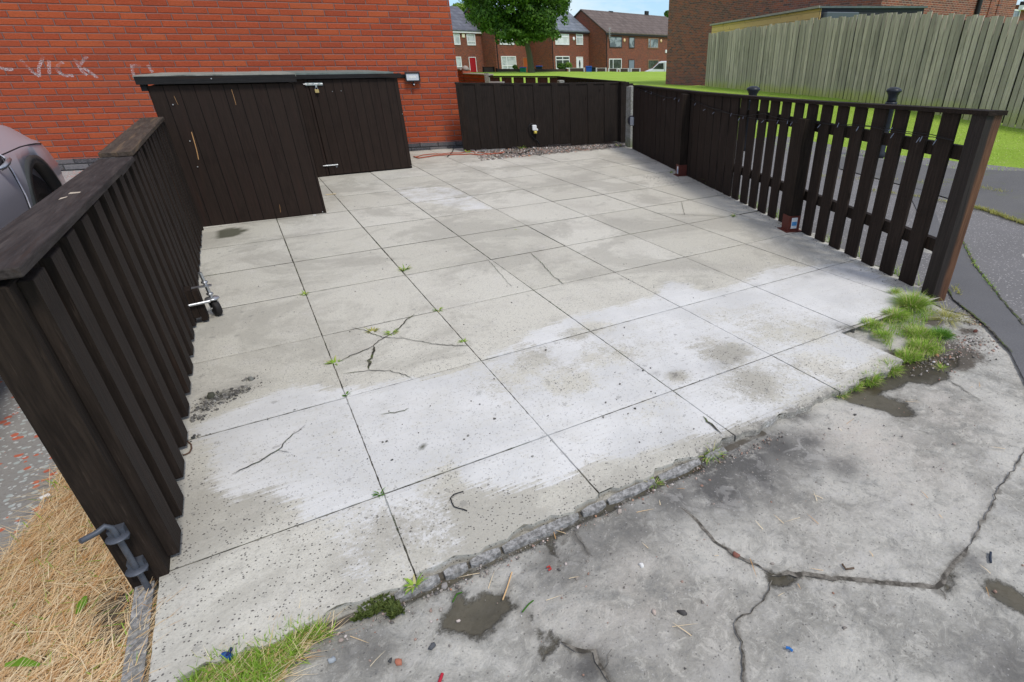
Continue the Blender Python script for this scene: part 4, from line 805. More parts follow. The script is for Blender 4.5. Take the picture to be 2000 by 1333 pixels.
def crown(name, blobs, N, size, mat, parent, seed=1, shell=.55):
    g = np.random.default_rng(seed); V = []; Q = []; A_ = []
    vols = np.array([b[3]*b[4]*b[5] for b in blobs]); pick = g.choice(len(blobs), N, p=vols/vols.sum())
    c = np.array([b[:3] for b in blobs])[pick]; rr = np.array([b[3:6] for b in blobs])[pick]
    d = g.normal(size=(N, 3)); d /= np.linalg.norm(d, axis=1, keepdims=True); rad = (shell+(1-shell)*g.random(N))**1.0; rad *= 1+.12*g.normal(size=N)
    P_ = c+d*rr*rad[:, None]
    nrm = d+g.normal(size=(N, 3))*.55+np.array([0, 0, .35]); nrm /= np.linalg.norm(nrm, axis=1, keepdims=True)
    t1 = np.cross(nrm, g.normal(size=(N, 3))); t1 /= np.linalg.norm(t1, axis=1, keepdims=True); t2 = np.cross(nrm, t1); sz = size*(.6+.8*g.random(N))[:, None]
    quad_ = np.stack([P_-t1*sz, P_-t2*sz*.55+nrm*sz*.15, P_+t1*sz, P_+t2*sz*.55+nrm*sz*.15], 1).reshape(-1, 3)
    q = np.arange(4*N).reshape(N, 4); o = np_mesh(name, quad_, q, [mat], smooth=False); set_attr(o.data, 'leaf', np.repeat(np.clip(.5+.35*g.normal(size=N), 0, 1), 4)); setpar(o, parent); return o
def px_blob(x, y, rx, ry, b, dz=1.):     # blob given by its place in the picture at forward distance b
    P_ = dpx(x, y, b); ex = abs(np.linalg.norm(dpx(x+rx, y, b)-P_)); ez = abs(dpx(x, y-ry, b)[2]-P_[2]); return (*P_, ex, ex*dz, ez)
TB = 66.
tb = AT(1036, TB)
tree = thing('broadleaf_tree', 'round crowned green tree standing at the far edge of the lawn', 'tree', (*tb, -.1))
m = MB(); zt_ = dpx(1030, 40, TB)[2]; p_ = lambda x, y: tuple(dpx(x, y, TB))
m.tube([(tb[0], tb[1], -.15), p_(1036.5, 128), p_(1034, 108), p_(1030, 90), p_(1022, 55), p_(1015, 10)], [.42, .34, .29, .27, .2, .1], 12); m.build('trunk', MAT['bark'], tree)
m = MB()
for pts in ([(1030, 88), (1045, 65), (1062, 48), (1080, 30)], [(1029, 80), (1005, 60), (980, 45), (950, 25)], [(1025, 60), (1040, 30), (1050, 0)]): m.tube([p_(*q) for q in pts], [.17, .13, .09, .04], 8)
m.build('limb', MAT['bark'], tree)
bl_ = [(1010, -35, 92, 60), (935, 5, 34, 25), (960, 30, 40, 28), (1000, 40, 45, 28), (985, 58, 25, 22), (1050, 35, 45, 30), (1085, 10, 32, 28), (1065, 60, 28, 18), (1015, 62, 34, 22), (1040, 70, 28, 14), (1000, 78, 14, 10), (1020, 84, 12, 8), (1088, 70, 12, 7), (925, 35, 20, 14), (975, 72, 10, 8), (1100, -5, 20, 20), (915, -5, 22, 20), (1103, 40, 10, 8), (950, 52, 22, 14)]
rr_ = random.Random(8); blobs = []
for x, y, rx, ry in bl_: blobs.append(px_blob(x, y, rx*.9, ry*.9, TB+rr_.uniform(-2.2, 2.2), .9))
for _ in range(46):
    x, y, rx, ry = rr_.choice(bl_); a = rr_.uniform(0, 6.28); k = rr_.uniform(.6, .95); s_ = rr_.uniform(6, 12); blobs.append(px_blob(x+math.cos(a)*rx*k, y+math.sin(a)*ry*k, s_, s_*.75, TB+rr_.uniform(-4, 3)))
crown('crown', blobs, 40000, .15, MAT['leaf'], tree, 3)
t2_ = thing('light_green_tree', 'pale green treetop rising behind the grey roof of the leftmost house', 'tree', (*AT(896, 115), -.7)); m = MB(); q = AT(896, 115); m.tube([(*q, -.8), (*q, 8.)], [.3, .12], 8); m.build('trunk', MAT['bark'], t2_)
crown('crown', [px_blob(897, 16, 13, 9, 115), px_blob(890, 20, 10, 8, 114), px_blob(904, 14, 8, 6, 116)], 4000, .22, MAT['leaflight'], t2_, 5)
t3_ = thing('distant_tree', 'small dark green treetop beside the right brick gable end', 'tree', (*AT(1303, 120), -.7)); m = MB(); q = AT(1303, 120); m.tube([(*q, -.8), (*q, 8.)], [.3, .12], 8); m.build('trunk', MAT['bark'], t3_)
crown('crown', [px_blob(1304, 28, 6, 6, 120)], 1200, .22, MAT['leaf'], t3_, 6)

# ================================================================== NEAR OBJECTS
MAT['dw'] = dark_wood('dark_stained_timber'); MAT['dwx'] = dark_wood('dark_stained_timber_x', 'x')
MAT['dwslat'] = dark_wood('dark_stained_slat', 'z', base=(.019, .0135, .0105), light=(.040, .029, .023))
MAT['dwcap'] = dark_wood('worn_dark_cap_board', 'y', base=(.030, .024, .022), light=(.070, .058, .054), worn=(.13, .105, .09), wornamt=.35)
MAT['dwcap2'] = dark_wood('bare_worn_cap_board', 'y', base=(.05, .037, .028), light=(.10, .077, .06), worn=(.20, .135, .08), wornamt=.75)
MAT['shedwood'] = dark_wood('dark_tongue_and_groove', 'z', base=(.018, .0120, .0092), light=(.034, .023, .018), worn=(.045, .020, .017), wornamt=.35, plank=('x', .098), gap=.0028)
MAT['fascwood'] = dark_wood('black_fascia_board', 'x', base=(.016, .0155, .0155), light=(.026, .025, .025))
MAT['backwood'] = dark_wood('dark_fence_board', 'z', base=(.017, .0128, .0100), light=(.032, .024, .0195), worn=(.04, .024, .018), wornamt=.2)
MAT['steel'] = plain('zinc_plated_steel', (.50, .51, .52), .35, .85, var=.2, scale=60, spec=.5)
MAT['irongrey'] = plain('dull_grey_iron', (.10, .11, .13), .5, .4, var=.3, scale=60)
MAT['rust'] = plain('rusty_steel', (.15, .09, .06), .7, .4, var=.5, scale=60)
MAT['brass'] = plain('brass_padlock_body', (.62, .45, .20), .35, .7, var=.12, scale=60)
MAT['blackp'] = MAT['blackplastic']; MAT['rubber'] = plain('black_rubber', (.02, .018, .018), .65)
MAT['screw'] = plain('bright_screw_head', (.5, .52, .52), .4, .8)
MAT['bare'] = plain('bare_split_wood', (.50, .28, .12), .8, var=.2)
E3 = np.array([1., 0., 0.]); E2 = np.array([0., 1., 0.])
# ---- sheds
S1a, S1b = G(395, 444), G(638, 416)
S1a = np.array([-.585, 4.222]); S1b = np.array([.413, 4.191])
FS1, LS1 = frame(S1a, S1b, 1)
def shed(name, label, F, Lw, depth, zf, zr, loc):
    t = thing(name, label, 'shed', loc); 
    return t
sh1 = thing('storage_shed', 'low dark brown boarded shed nearest the camera, beside the left fence', 'shed', (S1a[0], S1a[1], 0))
m = MB(); m.fbox(FS1, 0, LS1, -.022, 0, .0, 1.075); m.build('front_wall', MAT['shedwood'], sh1, frame=FS1)
m = MB(); m.fbox(FS1, .0, .022, -1.88, -.0225, .0, 1.07); m.fbox(FS1, LS1-.022, LS1, -1.88, -.0225, 0, 1.07); m.fbox(FS1, .022, LS1-.022, -1.90, -1.88, 0, 1.07); m.build('side_wall', MAT['dw'], sh1)
m = MB()
P_ = lambda F, u, d, z: (*(F[0]+F[1]*u+F[2]*d), z)
m.fbox(FS1, -.055, LS1+.02, .012, .034, 1.085, 1.139); m.build('fascia', MAT['fascwood'], sh1, frame=FS1)
m = MB(); m.fbox(FS1, -.038, .0, -.10, .010, 1.04, 1.084); m.build('roof_bearer', MAT['fascwood'], sh1, frame=FS1)
zR1 = VP(np.array([-.5, 6.16]), np.array([.5, 6.15]), 450, 140.5)[2]; zR2 = VP((S1a+0)+np.array([0, 3.55]), S1b+np.array([0, 3.55]), 690, 137.5)[2]; print('ROOF', zR1, zR2)
n = NT('worn_roof_felt'); v = n.coord(); f = n.noise(n.coord(scale=(1, 4, 1)), 5, 6, .7); c = n.mix(n.step(f, .3, .7), (.09, .105, .09), (.40, .39, .33)); c = n.mix(n.step(n.noise(n.coord(scale=(2, 10, 1)), 4, 5, .7), .58, .68), c, (.62, .58, .47)); n.col(c); n.bump(f, .006); MAT['wfelt'] = n.m
m = MB(); m.hexa([P_(FS1, -.06, .02, 1.125), P_(FS1, LS1+.025, .02, 1.125), P_(FS1, LS1+.025, -1.95, zR1-.02), P_(FS1, -.06, -1.95, zR1-.02)], [P_(FS1, -.06, .02, 1.146), P_(FS1, LS1+.025, .02, 1.146), P_(FS1, LS1+.025, -1.95, zR1), P_(FS1, -.06, -1.95, zR1)]); m.build('roof', MAT['wfelt'], sh1)
m = MB()
for x, y in [(338, 205), (371, 276), (386, 326), (413, 154), (630, 414)]:
    Q_ = VP(S1a, S1b, x, y); u = inframe(FS1, Q_)[0]; q = P_(FS1, u, .006 if y > 160 else .036, Q_[2]); m.lathe([(.005, 0), (.005, .002), (.002, .003)], q, 8, M=Matrix.Rotation(math.atan2(FS1[2][1], FS1[2][0]), 4, 'Z')@Matrix.Rotation(R(90), 4, 'Y')); m.build('screw_head', MAT['screw'], sh1); m = MB()
m = MB()
for pts, wd in (([(374, 258), (379, 275), (384, 293), (388, 312)], .006), ([(452, 175), (456, 187), (461, 205)], .0025), ([(340, 188), (344, 197), (348, 205)], .002), ([(546, 400), (548, 415)], .002)):
    pp = []
    for x, y in pts: Q_ = VP(S1a, S1b, x, y); pp.append((inframe(FS1, Q_)[0], Q_[2]))
    m = MB()
    for (a0, z0), (a1, z1) in zip(pp[:-1], pp[1:]): m.add([P_(FS1, a0-wd/2, .0035, z0), P_(FS1, a1-wd/2, .0035, z1), P_(FS1, a1+wd/2, .0035, z1), P_(FS1, a0+wd/2, .0035, z0)], [(0, 1, 2, 3)])
    m.build('bare_split', MAT['bare'], sh1)
S2a, S2b = np.array([.40, 6.152]), np.array([1.728, 6.166])
FS2, LS2 = frame(S2a, S2b, 1)
sh2 = thing('storage_shed', 'dark brown shed with bolted door against the orange wall', 'shed', (S2a[0], S2a[1], 0))
m = MB(); m.fbox(FS2, 0, LS2, -1.65, -.03, .0, 1.05); m.build('body', MAT['dw'], sh2)
u0 = inframe(FS2, VP(S2a, S2b, 640, 344))[0]; uT = inframe(FS2, VP(S2a, S2b, 612, 180))[0]; ud = (u0+uT)/2
m = MB(); m.fbox(FS2, 0, ud-.008, -.028, 0, 0, 1.052); m.build('front_board', MAT['shedwood'], sh2, frame=FS2)
m = MB(); m.fbox(FS2, ud, LS2-.012, -.028, .006, .015, 1.045); dr = m.build('door', MAT['shedwood'], sh2, frame=FS2)
m = MB(); m.fbox(FS2, -.10, LS2+.035, .010, .038, 1.055, 1.098, 0); m.build('fascia', MAT['fascwood'], sh2, frame=FS2)
MAT['greenfelt'] = plain('green_grey_mineral_felt', (.17, .20, .18), .9, var=.45, scale=14, bump=.01)
m = MB(); m.hexa([P_(FS2, -.12, .03, 1.098), P_(FS2, LS2-.05, .03, 1.098), P_(FS2, LS2-.05, -1.66, zR2-.02), P_(FS2, -.12, -1.66, zR2-.02)], [P_(FS2, -.12, .03, 1.116), P_(FS2, LS2-.05, .03, 1.116), P_(FS2, LS2-.05, -1.66, zR2), P_(FS2, -.12, -1.66, zR2)]); m.build('roof', MAT['greenfelt'], sh2)
def s2(x, y, out=0.): Q_ = VP(S2a, S2b, x, y); return P_(FS2, inframe(FS2, Q_)[0], out, Q_[2])
def s2u(x, y): Q_ = VP(S2a, S2b, x, y); return inframe(FS2, Q_)[0], Q_[2]
# bolt and hasp at the top of the door, small bolt at the bottom
m = MB(); (ua, za), (ub, zb_) = s2u(596, 165), s2u(630, 166)
m.fbox(FS2, ua, ub, .006, .011, za-.014, za+.014); m.tube([P_(FS2, ua-.02, .018, za), P_(FS2, ub, .018, za)], .006, 8)
for k in (.15, .45, .8): uu = ua+(ub-ua)*k; m.fbox(FS2, uu-.008, uu+.008, .011, .027, za-.012, za+.012, bev=.003)
m.fbox(FS2, (ua+ub)/2+.005, (ua+ub)/2+.022, .011, .04, za-.03, za-.012); m.build('top_bolt', MAT['steel'], dr)
m = MB(); (ua2, z2), (ub2, _) = s2u(634, 324), s2u(660, 323); m.fbox(FS2, ua2, ub2, .006, .010, z2-.008, z2+.008); m.tube([P_(FS2, ua2-.02, .015, z2), P_(FS2, ub2, .015, z2)], .0045, 8); m.tube([P_(FS2, ub2-.03, .018, z2-.006), P_(FS2, ub2-.02, .02, z2-.03), P_(FS2, ub2-.008, .018, z2-.008)], .0025, 6); m.build('bottom_bolt', MAT['steel'], dr)
m = MB(); 
for x, y in [(803, 324), (649, 179), (666, 178), (804, 222)]: u_, z_ = s2u(x, y); m = MB(); m.lathe([(.004, 0), (.004, .002), (.002, .003)], P_(FS2, min(u_, LS2-.02), .006, z_), 8, M=Matrix.Rotation(R(-90), 4, 'Z')@Matrix.Rotation(R(90), 4, 'Y')); m.build('screw_head', MAT['screw'], dr)
up, zp = s2u(618, 177)
pl = thing('padlock', 'small brass padlock hanging from the door bolt of the far shed', 'padlock', P_(FS2, up, .03, zp-.02))
m = MB(); m.fbox(FS2, up-.020, up+.020, .022, .036, zp-.024, zp+.012, bev=.003); m.build('lock_body', MAT['brass'], pl)
m = MB(); m.tube([P_(FS2, up+.013*math.cos(a), .029, zp+.012+.020*max(0, math.sin(a))+ (0 if math.sin(a) >= 0 else 0)) for a in np.linspace(math.pi, 0, 9)], .003, 8); m.build('shackle', MAT['steel'], pl)
# ---- floodlight on the wall
(us, zs), (ue, ze) = wpx(793, 159), wpx(818, 142); fu = (us+ue)/2; zc = (zs+ze)/2; hw, hh_ = (ue-us)/2, (ze-zs)/2
fl = thing('floodlight', 'black framed security floodlight with motion sensor on the orange brick wall', 'floodlight', WP(fu, zc, .05))
m = MB(); m.fbox(FW, us-.005, ue+.005, .03, .07, zs-.006, zs+.012); m.fbox(FW, us-.005, ue+.005, .03, .07, ze-.012, ze+.006); m.fbox(FW, us-.005, us+.013, .03, .0695, zs+.012, ze-.012); m.fbox(FW, ue-.013, ue+.005, .03, .0695, zs+.012, ze-.012); m.fbox(FW, us+.013, ue-.013, .02, .055, zs+.012, ze-.012); m.fbox(FW, fu-.03, fu+.03, .0, .02, zc-.03, zc+.03); m.build('housing', MAT['blackplastic'], fl)
n = NT('frosted_lamp_glass'); n.col((.66, .68, .70)); n.rough(.25); MAT['lampglass'] = n.m
m = MB(); m.fbox(FW, us+.013, ue-.013, .055, .062, zs+.012, ze-.012); m.build('glass', MAT['lampglass'], fl)
MAT['ledyellow'] = plain('led_chip', (.80, .80, .74), .4); m = MB(); m.fbox(FW, fu-.05, fu+.045, .062, .0635, zc-.016, zc+.012); m.build('reflector', MAT['ledyellow'], fl)
m = MB(); m.tube([WP(fu, zs-.004, .045), WP(fu, zs-.028, .05)], .010, 8); m.lathe([(.004, -.022), (.018, -.014), (.022, 0), (.018, .014), (.004, .022)], WP(fu, zs-.042, .055), 14); m.build('sensor', MAT['blackplastic'], fl)
m = MB(); m.lathe([(.0, -.01), (.008, -.006), (.011, 0), (.008, .006), (.0, .01)], WP(fu+.004, zs-.044, .072), 10); m.build('sensor_lens', MAT['lampglass'], fl)
# timber batten linking shed fascia to the floodlight
m = MB(); ba, bb = wpx(775, 149), wpx(797, 148); m.fbox(FW, ba[0]-.3, bb[0]+.01, .002, .022, ba[1]-.024, ba[1]+.022); tag(m.build('batten', MAT['fascwood'], frame=FW), 'short black timber batten fixed to the wall left of the floodlight', 'batten')

# ---- left slatted fence
FL = (np.array([-.555, 0.]), E2, E3)          # along +y, out = +x (paving side)
lf = thing('slatted_fence', 'dark stained slatted fence with wide worn cap boards, left beside the silver car', 'fence', (-.6, 0, 0))
m = MB(); m.fbox(FL, -.012, .075, -.105, -.022, -.03, .845, bev=.004); m.build('post', MAT['dw'], lf)
for yy in (2.28, 4.02): m = MB(); m.fbox(FL, yy, yy+.09, -.105, -.024, -.03, .80, bev=.004); m.build('post', MAT['dw'], lf)
m = MB()
for z_ in (.16, .70): m.fbox(FL, .075, 4.15, -.058, -.022, z_, z_+.07)
m.build('rail', MAT['dw'], lf)
m = MB(); r = random.Random(6); s = .108; k = 0
ys_ = [.093, .275, .480, .680, .905, 1.112, 1.303, 1.51, 1.71, 1.90]
while ys_[-1] < 4.05: ys_.append(ys_[-1]+.166)
for k, yy in enumerate(ys_):
    wd = .100 if k < 9 else .095; t_ = r.uniform(-.003, .003); zb0 = .012+r.uniform(-.004, .006)
    m.fbox(FL, yy-wd+.045, yy+.045, -.0215+t_*.3, .004+t_, zb0, .838, bev=.002)
m.build('slat_panel', MAT['dwslat'], lf)
m = MB()
for k, yy in enumerate(ys_[:-1]):
    if yy > 4.0: break
    c = (yy+ys_[k+1])/2-.01; m.fbox(FL, c-.07, c+.07, -.083, -.0585, .02, .83, bev=.002)
m.build('outer_slats', MAT['dw'], lf)
cx = -.555
def cap(y0, y1, z0, z1, th, w0, w1, name, mat, xo=.012):
    m = MB(); m.hexa([(cx+xo-w0, y0, z0-th), (cx+xo, y0, z0-th), (cx+xo, y1, z1-th), (cx+xo-w1, y1, z1-th)], [(cx+xo-w0, y0, z0), (cx+xo, y0, z0), (cx+xo, y1, z1), (cx+xo-w1, y1, z1)]); o = m.build(name, MAT[mat], lf)
    b_ = o.modifiers.new('b', 'BEVEL'); b_.width = .003; b_.segments = 2; return o
cap(-.022, 1.96, .883, .832+.018, .022, .125, .125, 'cap_board', 'dwcap')
cap(1.965, 4.14, .872, .866, .022, .125, .14, 'cap_board', 'dwcap2')
m = MB(); m.fbox(FL, 1.5, 1.98, -.118, .011, .829, .838); m.build('cap_packer', MAT['dwcap'], lf)
m = MB(); m.fbox(FL, 4.10, 4.14, -.03, .01, .0, .83); m.build('end_board', MAT['backwood'], lf)
MAT['pale_scuff'] = plain('pale_scuffed_wood', (.50, .42, .32), .85, var=.2)
m = MB()
for (x0, y0), (x1, y1) in (((116, 389), (131, 385)), ((135, 378), (157, 376))):
    m = MB()
    a_, b_ = G(x0, y0, .863), G(x1, y1, .863); zt_ = .883+(.850-.883)*(a_[1]+.022)/1.982+.0012; a_, b_ = G(x0, y0, zt_), G(x1, y1, zt_); m.add([(a_[0], a_[1]-.018, zt_+.0005), (b_[0], b_[1]-.012, zt_+.0004), (b_[0], b_[1]+.012, zt_), (a_[0], a_[1]+.018, zt_)], [(0, 1, 2, 3)]); m.build('scuff', MAT['pale_scuff'], lf)
# drop bolt on the end post
db = thing('drop_bolt', 'grey cranked drop bolt with round brackets at the foot of the left fence end post', 'bolt', (-.61, -.03, 0))
yb = -.038
q0 = VP((0, yb), (1, yb), 157, 1058); q1 = VP((0, yb), (1, yb), 203, 1026); q2 = VP((0, yb), (1, yb), 213, 1026); q3 = VP((0, yb), (1, yb), 232, 1055); q4 = VP((0, yb), (1, yb), 283, 1150)
def onb(q, dy=0.): return (q[0], yb+dy, q[2])
kx = (VP((0, yb), (1, yb), 240, 1066)[0]+VP((0, yb), (1, yb), 272, 1120)[0])/2; zt_ = q2[2]
h_ = VP((0, yb-.03), (1, yb-.03), 157, 1058)
m = MB(); m.tube([(h_[0], yb-.03, h_[2]), (kx-.028, yb-.008, zt_-.006), (kx-.010, yb-.001, zt_+.001), (kx-.001, yb, zt_-.010), (kx, yb, zt_-.03), (kx, yb, -.03)], .0072, 10); m.build('rod', MAT['irongrey'], db)
for nm_, (x, y) in (('bracket', (236, 1048)), ('bracket', (270, 1112))):
    z_ = VP((0, yb), (1, yb), x, y)[2]; m = MB(); m.lathe([(.024, 0), (.025, .002), (.024, .004)], (kx, yb-.002, z_), 18); m.fbox(((kx, yb), E3, np.array([0, -1.])), -.017, .017, -.032, -.004, z_-.018, z_+.0205); m.build(nm_, MAT['irongrey'], db)
# castor and block clamped to the foot of the fence
cb = G(432, 624); cbx, cby = -.535, 2.02
ct = thing('gate_castor', 'galvanised castor wheel clamped to a dark block on the left fence', 'castor', (cbx, cby, 0))
m = MB(); m.box(-.553, -.522, 1.90, 1.985, .035, .19); m.box(-.520, -.492, 1.905, 1.98, .012, .18); m.build('timber_block', MAT['dw'], ct)
wx, wy, wr = -.450, 1.985, .046
m = MB(); m.lathe([(.012, -.017), (.038, -.017), (.046, -.011), (.046, .011), (.038, .017), (.012, .017)], (wx, wy, wr), 22, M=Matrix.Rotation(R(20), 4, 'Z')@Matrix.Rotation(R(90), 4, 'Y')); m.build('wheel', MAT['rubber'], ct)
m = MB()
for sx in (-1, 1):
    o_ = Vector((math.cos(R(20)), math.sin(R(20)), 0))*.021*sx; c0 = Vector((wx, wy, wr))+o_
    m.add([c0+Vector((0, -.011, -.006)), c0+Vector((0, .010, -.006)), c0+Vector((-.002, .030, .052)), c0+Vector((-.002, -.032, .052)), c0+o_*.12+Vector((0, -.011, -.006)), c0+o_*.12+Vector((0, .010, -.006)), c0+o_*.12+Vector((-.002, .030, .052)), c0+o_*.12+Vector((-.002, -.032, .052))], [(0, 1, 2, 3), (7, 6, 5, 4), (0, 4, 5, 1), (1, 5, 6, 2), (2, 6, 7, 3), (3, 7, 4, 0)])
m.lathe([(.030, 0), (.036, .004), (.033, .011), (.014, .017)], (wx-.002, wy, wr+.048), 20); m.tube([(wx-.022, wy-.008, wr), (wx+.022, wy+.008, wr)], .005, 8); m.build('fork', MAT['steel'], ct)
m = MB(); m.tube([(wx-.002, wy, wr+.06), (wx-.012, wy+.004, .25)], .009, 10); m.lathe([(.016, 0), (.016, .010)], (wx-.008, wy+.003, .190), 6); m.lathe([(.016, 0), (.016, .010)], (wx-.004, wy+.002, .122), 6); m.build('threaded_stem', MAT['steel'], ct)
m = MB(); m.hexa([(-.575, 1.955, .176), (-.43, 1.955, .176), (-.43, 1.985, .176), (-.575, 1.985, .176)], [(-.575, 1.955, .181), (-.43, 1.955, .181), (-.43, 1.985, .181), (-.575, 1.985, .181)]); m.build('clamp_plate', MAT['steel'], ct); m = MB(); m.tube([(-.565, 1.885, .115), (-.455, 1.90, .115)], .008, 8); m.build('clamp_bolt', MAT['steel'], ct)

# ---- back fence between house corner and concrete post
Bk0, Bk1 = np.array([2.80, 7.20]), np.array([5.30, 6.62])
b0, b1 = G(909, 296), G(1226, 279); Bk0, Bk1 = b0[:2], b1[:2]
FB_, LB_ = frame(Bk0, Bk1, 1)
if (CAMP[:2]-FB_[0])@FB_[2] < 0: FB_, LB_ = frame(Bk0, Bk1, -1)
bf = thing('back_fence', 'dark boarded fence and gate between the house corner and the concrete post', 'fence', (*Bk0, 0))
m = MB(); s = -.03; r = random.Random(3); k = 0; ztop = lambda s_: np.interp(s_/LB_, [0, .3, .7, 1], [.935, .915, .905, .905])
while s < LB_-.02:
    wd = .088+r.uniform(-.008, .02); m.fbox(FB_, s, s+wd, 0 if k % 3 else .012, .019 if k % 3 else .031, .005+r.uniform(0, .03), ztop(s)-.008, bev=.0015); s += wd+.0006; k += 1
m.build('board_panel', MAT['backwood'], bf)
m = MB(); P_ = lambda F, u, d, z: (*(F[0]+F[1]*u+F[2]*d), z)
for a_, b_ in zip(np.linspace(-.03, LB_, 9)[:-1], np.linspace(-.03, LB_, 9)[1:]): m.hexa([P_(FB_, a_, -.06, ztop(a_)-.008), P_(FB_, b_, -.06, ztop(b_)-.008), P_(FB_, b_, .03, ztop(b_)-.008), P_(FB_, a_, .03, ztop(a_)-.008)], [P_(FB_, a_, -.06, ztop(a_)+.012), P_(FB_, b_, -.06, ztop(b_)+.012), P_(FB_, b_, .03, ztop(b_)+.012), P_(FB_, a_, .03, ztop(a_)+.012)])
m.build('top_rail', MAT['backwood'], bf)
m = MB(); m.fbox(FB_, 0, LB_, -.04, -.002, .2, .28); m.fbox(FB_, 0, LB_, -.04, -.002, .65, .73); m.build('rail', MAT['dw'], bf)
gu = inframe(FB_, VP(Bk0, Bk1, 935, 200))[0]
m = MB(); m.fbox(FB_, .0, .07, -.05, .036, 0, .93, bev=.004); m.build('post', MAT['dw'], bf)
m = MB(); a_, b_ = inframe(FB_, VP(Bk0, Bk1, 930, 293))[0], inframe(FB_, VP(Bk0, Bk1, 985, 292))[0]; m.fbox(FB_, a_, b_, .0, .06, -.01, .012); tag(m.build('door_sill', MAT['kerb']), 'thin grey concrete sill under the gate boards', 'sill')
# ---- concrete post with outdoor socket cover
n = NT('weathered_concrete_post'); v = n.coord(); f = n.noise(v, 45, 6, .75); g = n.noise(v, 7, 5, .6); z = n.xyz(v)[2]
c = n.mix(n.step(f, .3, .7), (.16, .155, .13), (.40, .39, .35)); c = n.mix(n.mul(n.step(g, .5, .7), .5), c, (.22, .22, .16)); c = n.mix(n.step(n.add(z, n.mul(g, .3)), .34, .1), c, (.15, .165, .08)); n.col(c); n.bump(f, .006); MAT['cpost'] = n.m
cpA, cpB = G(1221, 287)[:2], G(1243, 291)[:2]; FC, LC = frame(cpA, cpB, 1)
if (CAMP[:2]-FC[0])@FC[2] < 0: FC, LC = frame(cpA, cpB, -1)
cpst = thing('concrete_post', 'weathered grey concrete post standing where the two dark fences meet', 'post', (*cpA, 0))
m = MB(); Lc = max(.09, min(.13, LC)); m.hexa([P_(FC, -.005, -.11, -.05), P_(FC, -.005, .0, -.05), P_(FC, Lc+.005, .0, -.05), P_(FC, Lc+.005, -.11, -.05)][::-1], [P_(FC, .006, -.10, .865), P_(FC, .006, -.004, .87), P_(FC, Lc-.006, -.004, .875), P_(FC, Lc-.006, -.10, .87)][::-1]); m.hexa([P_(FC, .02, -.09, .866), P_(FC, .02, -.02, .868), P_(FC, Lc-.02, -.02, .87), P_(FC, Lc-.02, -.09, .87)][::-1], [P_(FC, .04, -.07, .885), P_(FC, .035, -.04, .885), P_(FC, Lc-.04, -.04, .885), P_(FC, Lc-.05, -.07, .885)][::-1])
o = m.build('shaft', MAT['cpost'], cpst); q = o.modifiers.new('b', 'BEVEL'); q.width = .006; q.segments = 2
sk = VP(FC[0], FC[0]+FC[1], 1238, 236); su = inframe(FC, sk)[0]
ls = thing('outdoor_socket', 'round grey outdoor socket cover with clear plastic side on the concrete post', 'socket', P_(FC, su, .02, sk[2]))
MAT['darkgrey'] = plain('dark_grey_plastic', (.055, .057, .068), .45, var=.2); MAT['clearp'] = plain('cloudy_clear_plastic', (.42, .45, .48), .2, var=.15)
m = MB(); M = Matrix.Rotation(math.atan2(FC[2][1], FC[2][0]), 4, 'Z')@Matrix.Rotation(R(90), 4, 'Y'); m.lathe([(.070, 0), (.076, .02), (.072, .05), (.054, .075), (.0, .085)], P_(FC, su-.01, 0, sk[2]), 20, M=M); m.build('cover', MAT['darkgrey'], ls)
m = MB(); m.fbox(FC, su+.03, su+.105, .012, .095, sk[2]-.06, sk[2]+.06, bev=.006); m.build('side_box', MAT['clearp'], ls); m = MB(); m.fbox(FC, su-.10, su-.06, .001, .012, sk[2]-.06, sk[2]-.035); m.build('bracket', MAT['steel'], ls)
# ---- plug on the back fence
pk = VP(Bk0, Bk1, 1042, 252); pu = inframe(FB_, pk)[0]
pg = thing('cable_plug', 'white and yellow weatherproof plug with black lead on the back fence', 'plug', P_(FB_, pu, .04, pk[2]))
MAT['whitep'] = plain('white_plastic', (.82, .82, .80), .4, var=.04); MAT['yellowp'] = plain('yellow_plastic', (.78, .62, .12), .4, var=.06)
m = MB(); m.fbox(FB_, pu-.032, pu+.032, .031, .085, pk[2]-.02, pk[2]+.06, bev=.008); m.fbox(FB_, pu-.01, pu+.052, .031, .078, pk[2]-.025, pk[2]+.008, bev=.006); m.build('casing', MAT['whitep'], pg)
m = MB(); m.lathe([(.026, 0), (.026, .035), (.018, .042)], P_(FB_, pu+.012, .06, pk[2]-.066), 14); m.build('plug_end', MAT['yellowp'], pg)
m = MB(); m.tube([P_(FB_, inframe(FB_, VP(Bk0, Bk1, x, y))[0], .04, VP(Bk0, Bk1, x, y)[2]) for x, y in [(1040, 243), (1036, 241), (1032, 246), (1032, 253), (1035, 262), (1042, 270), (1049, 275), (1053, 281)]], .005, 8); m.build('lead', MAT['blackplastic'], pg)
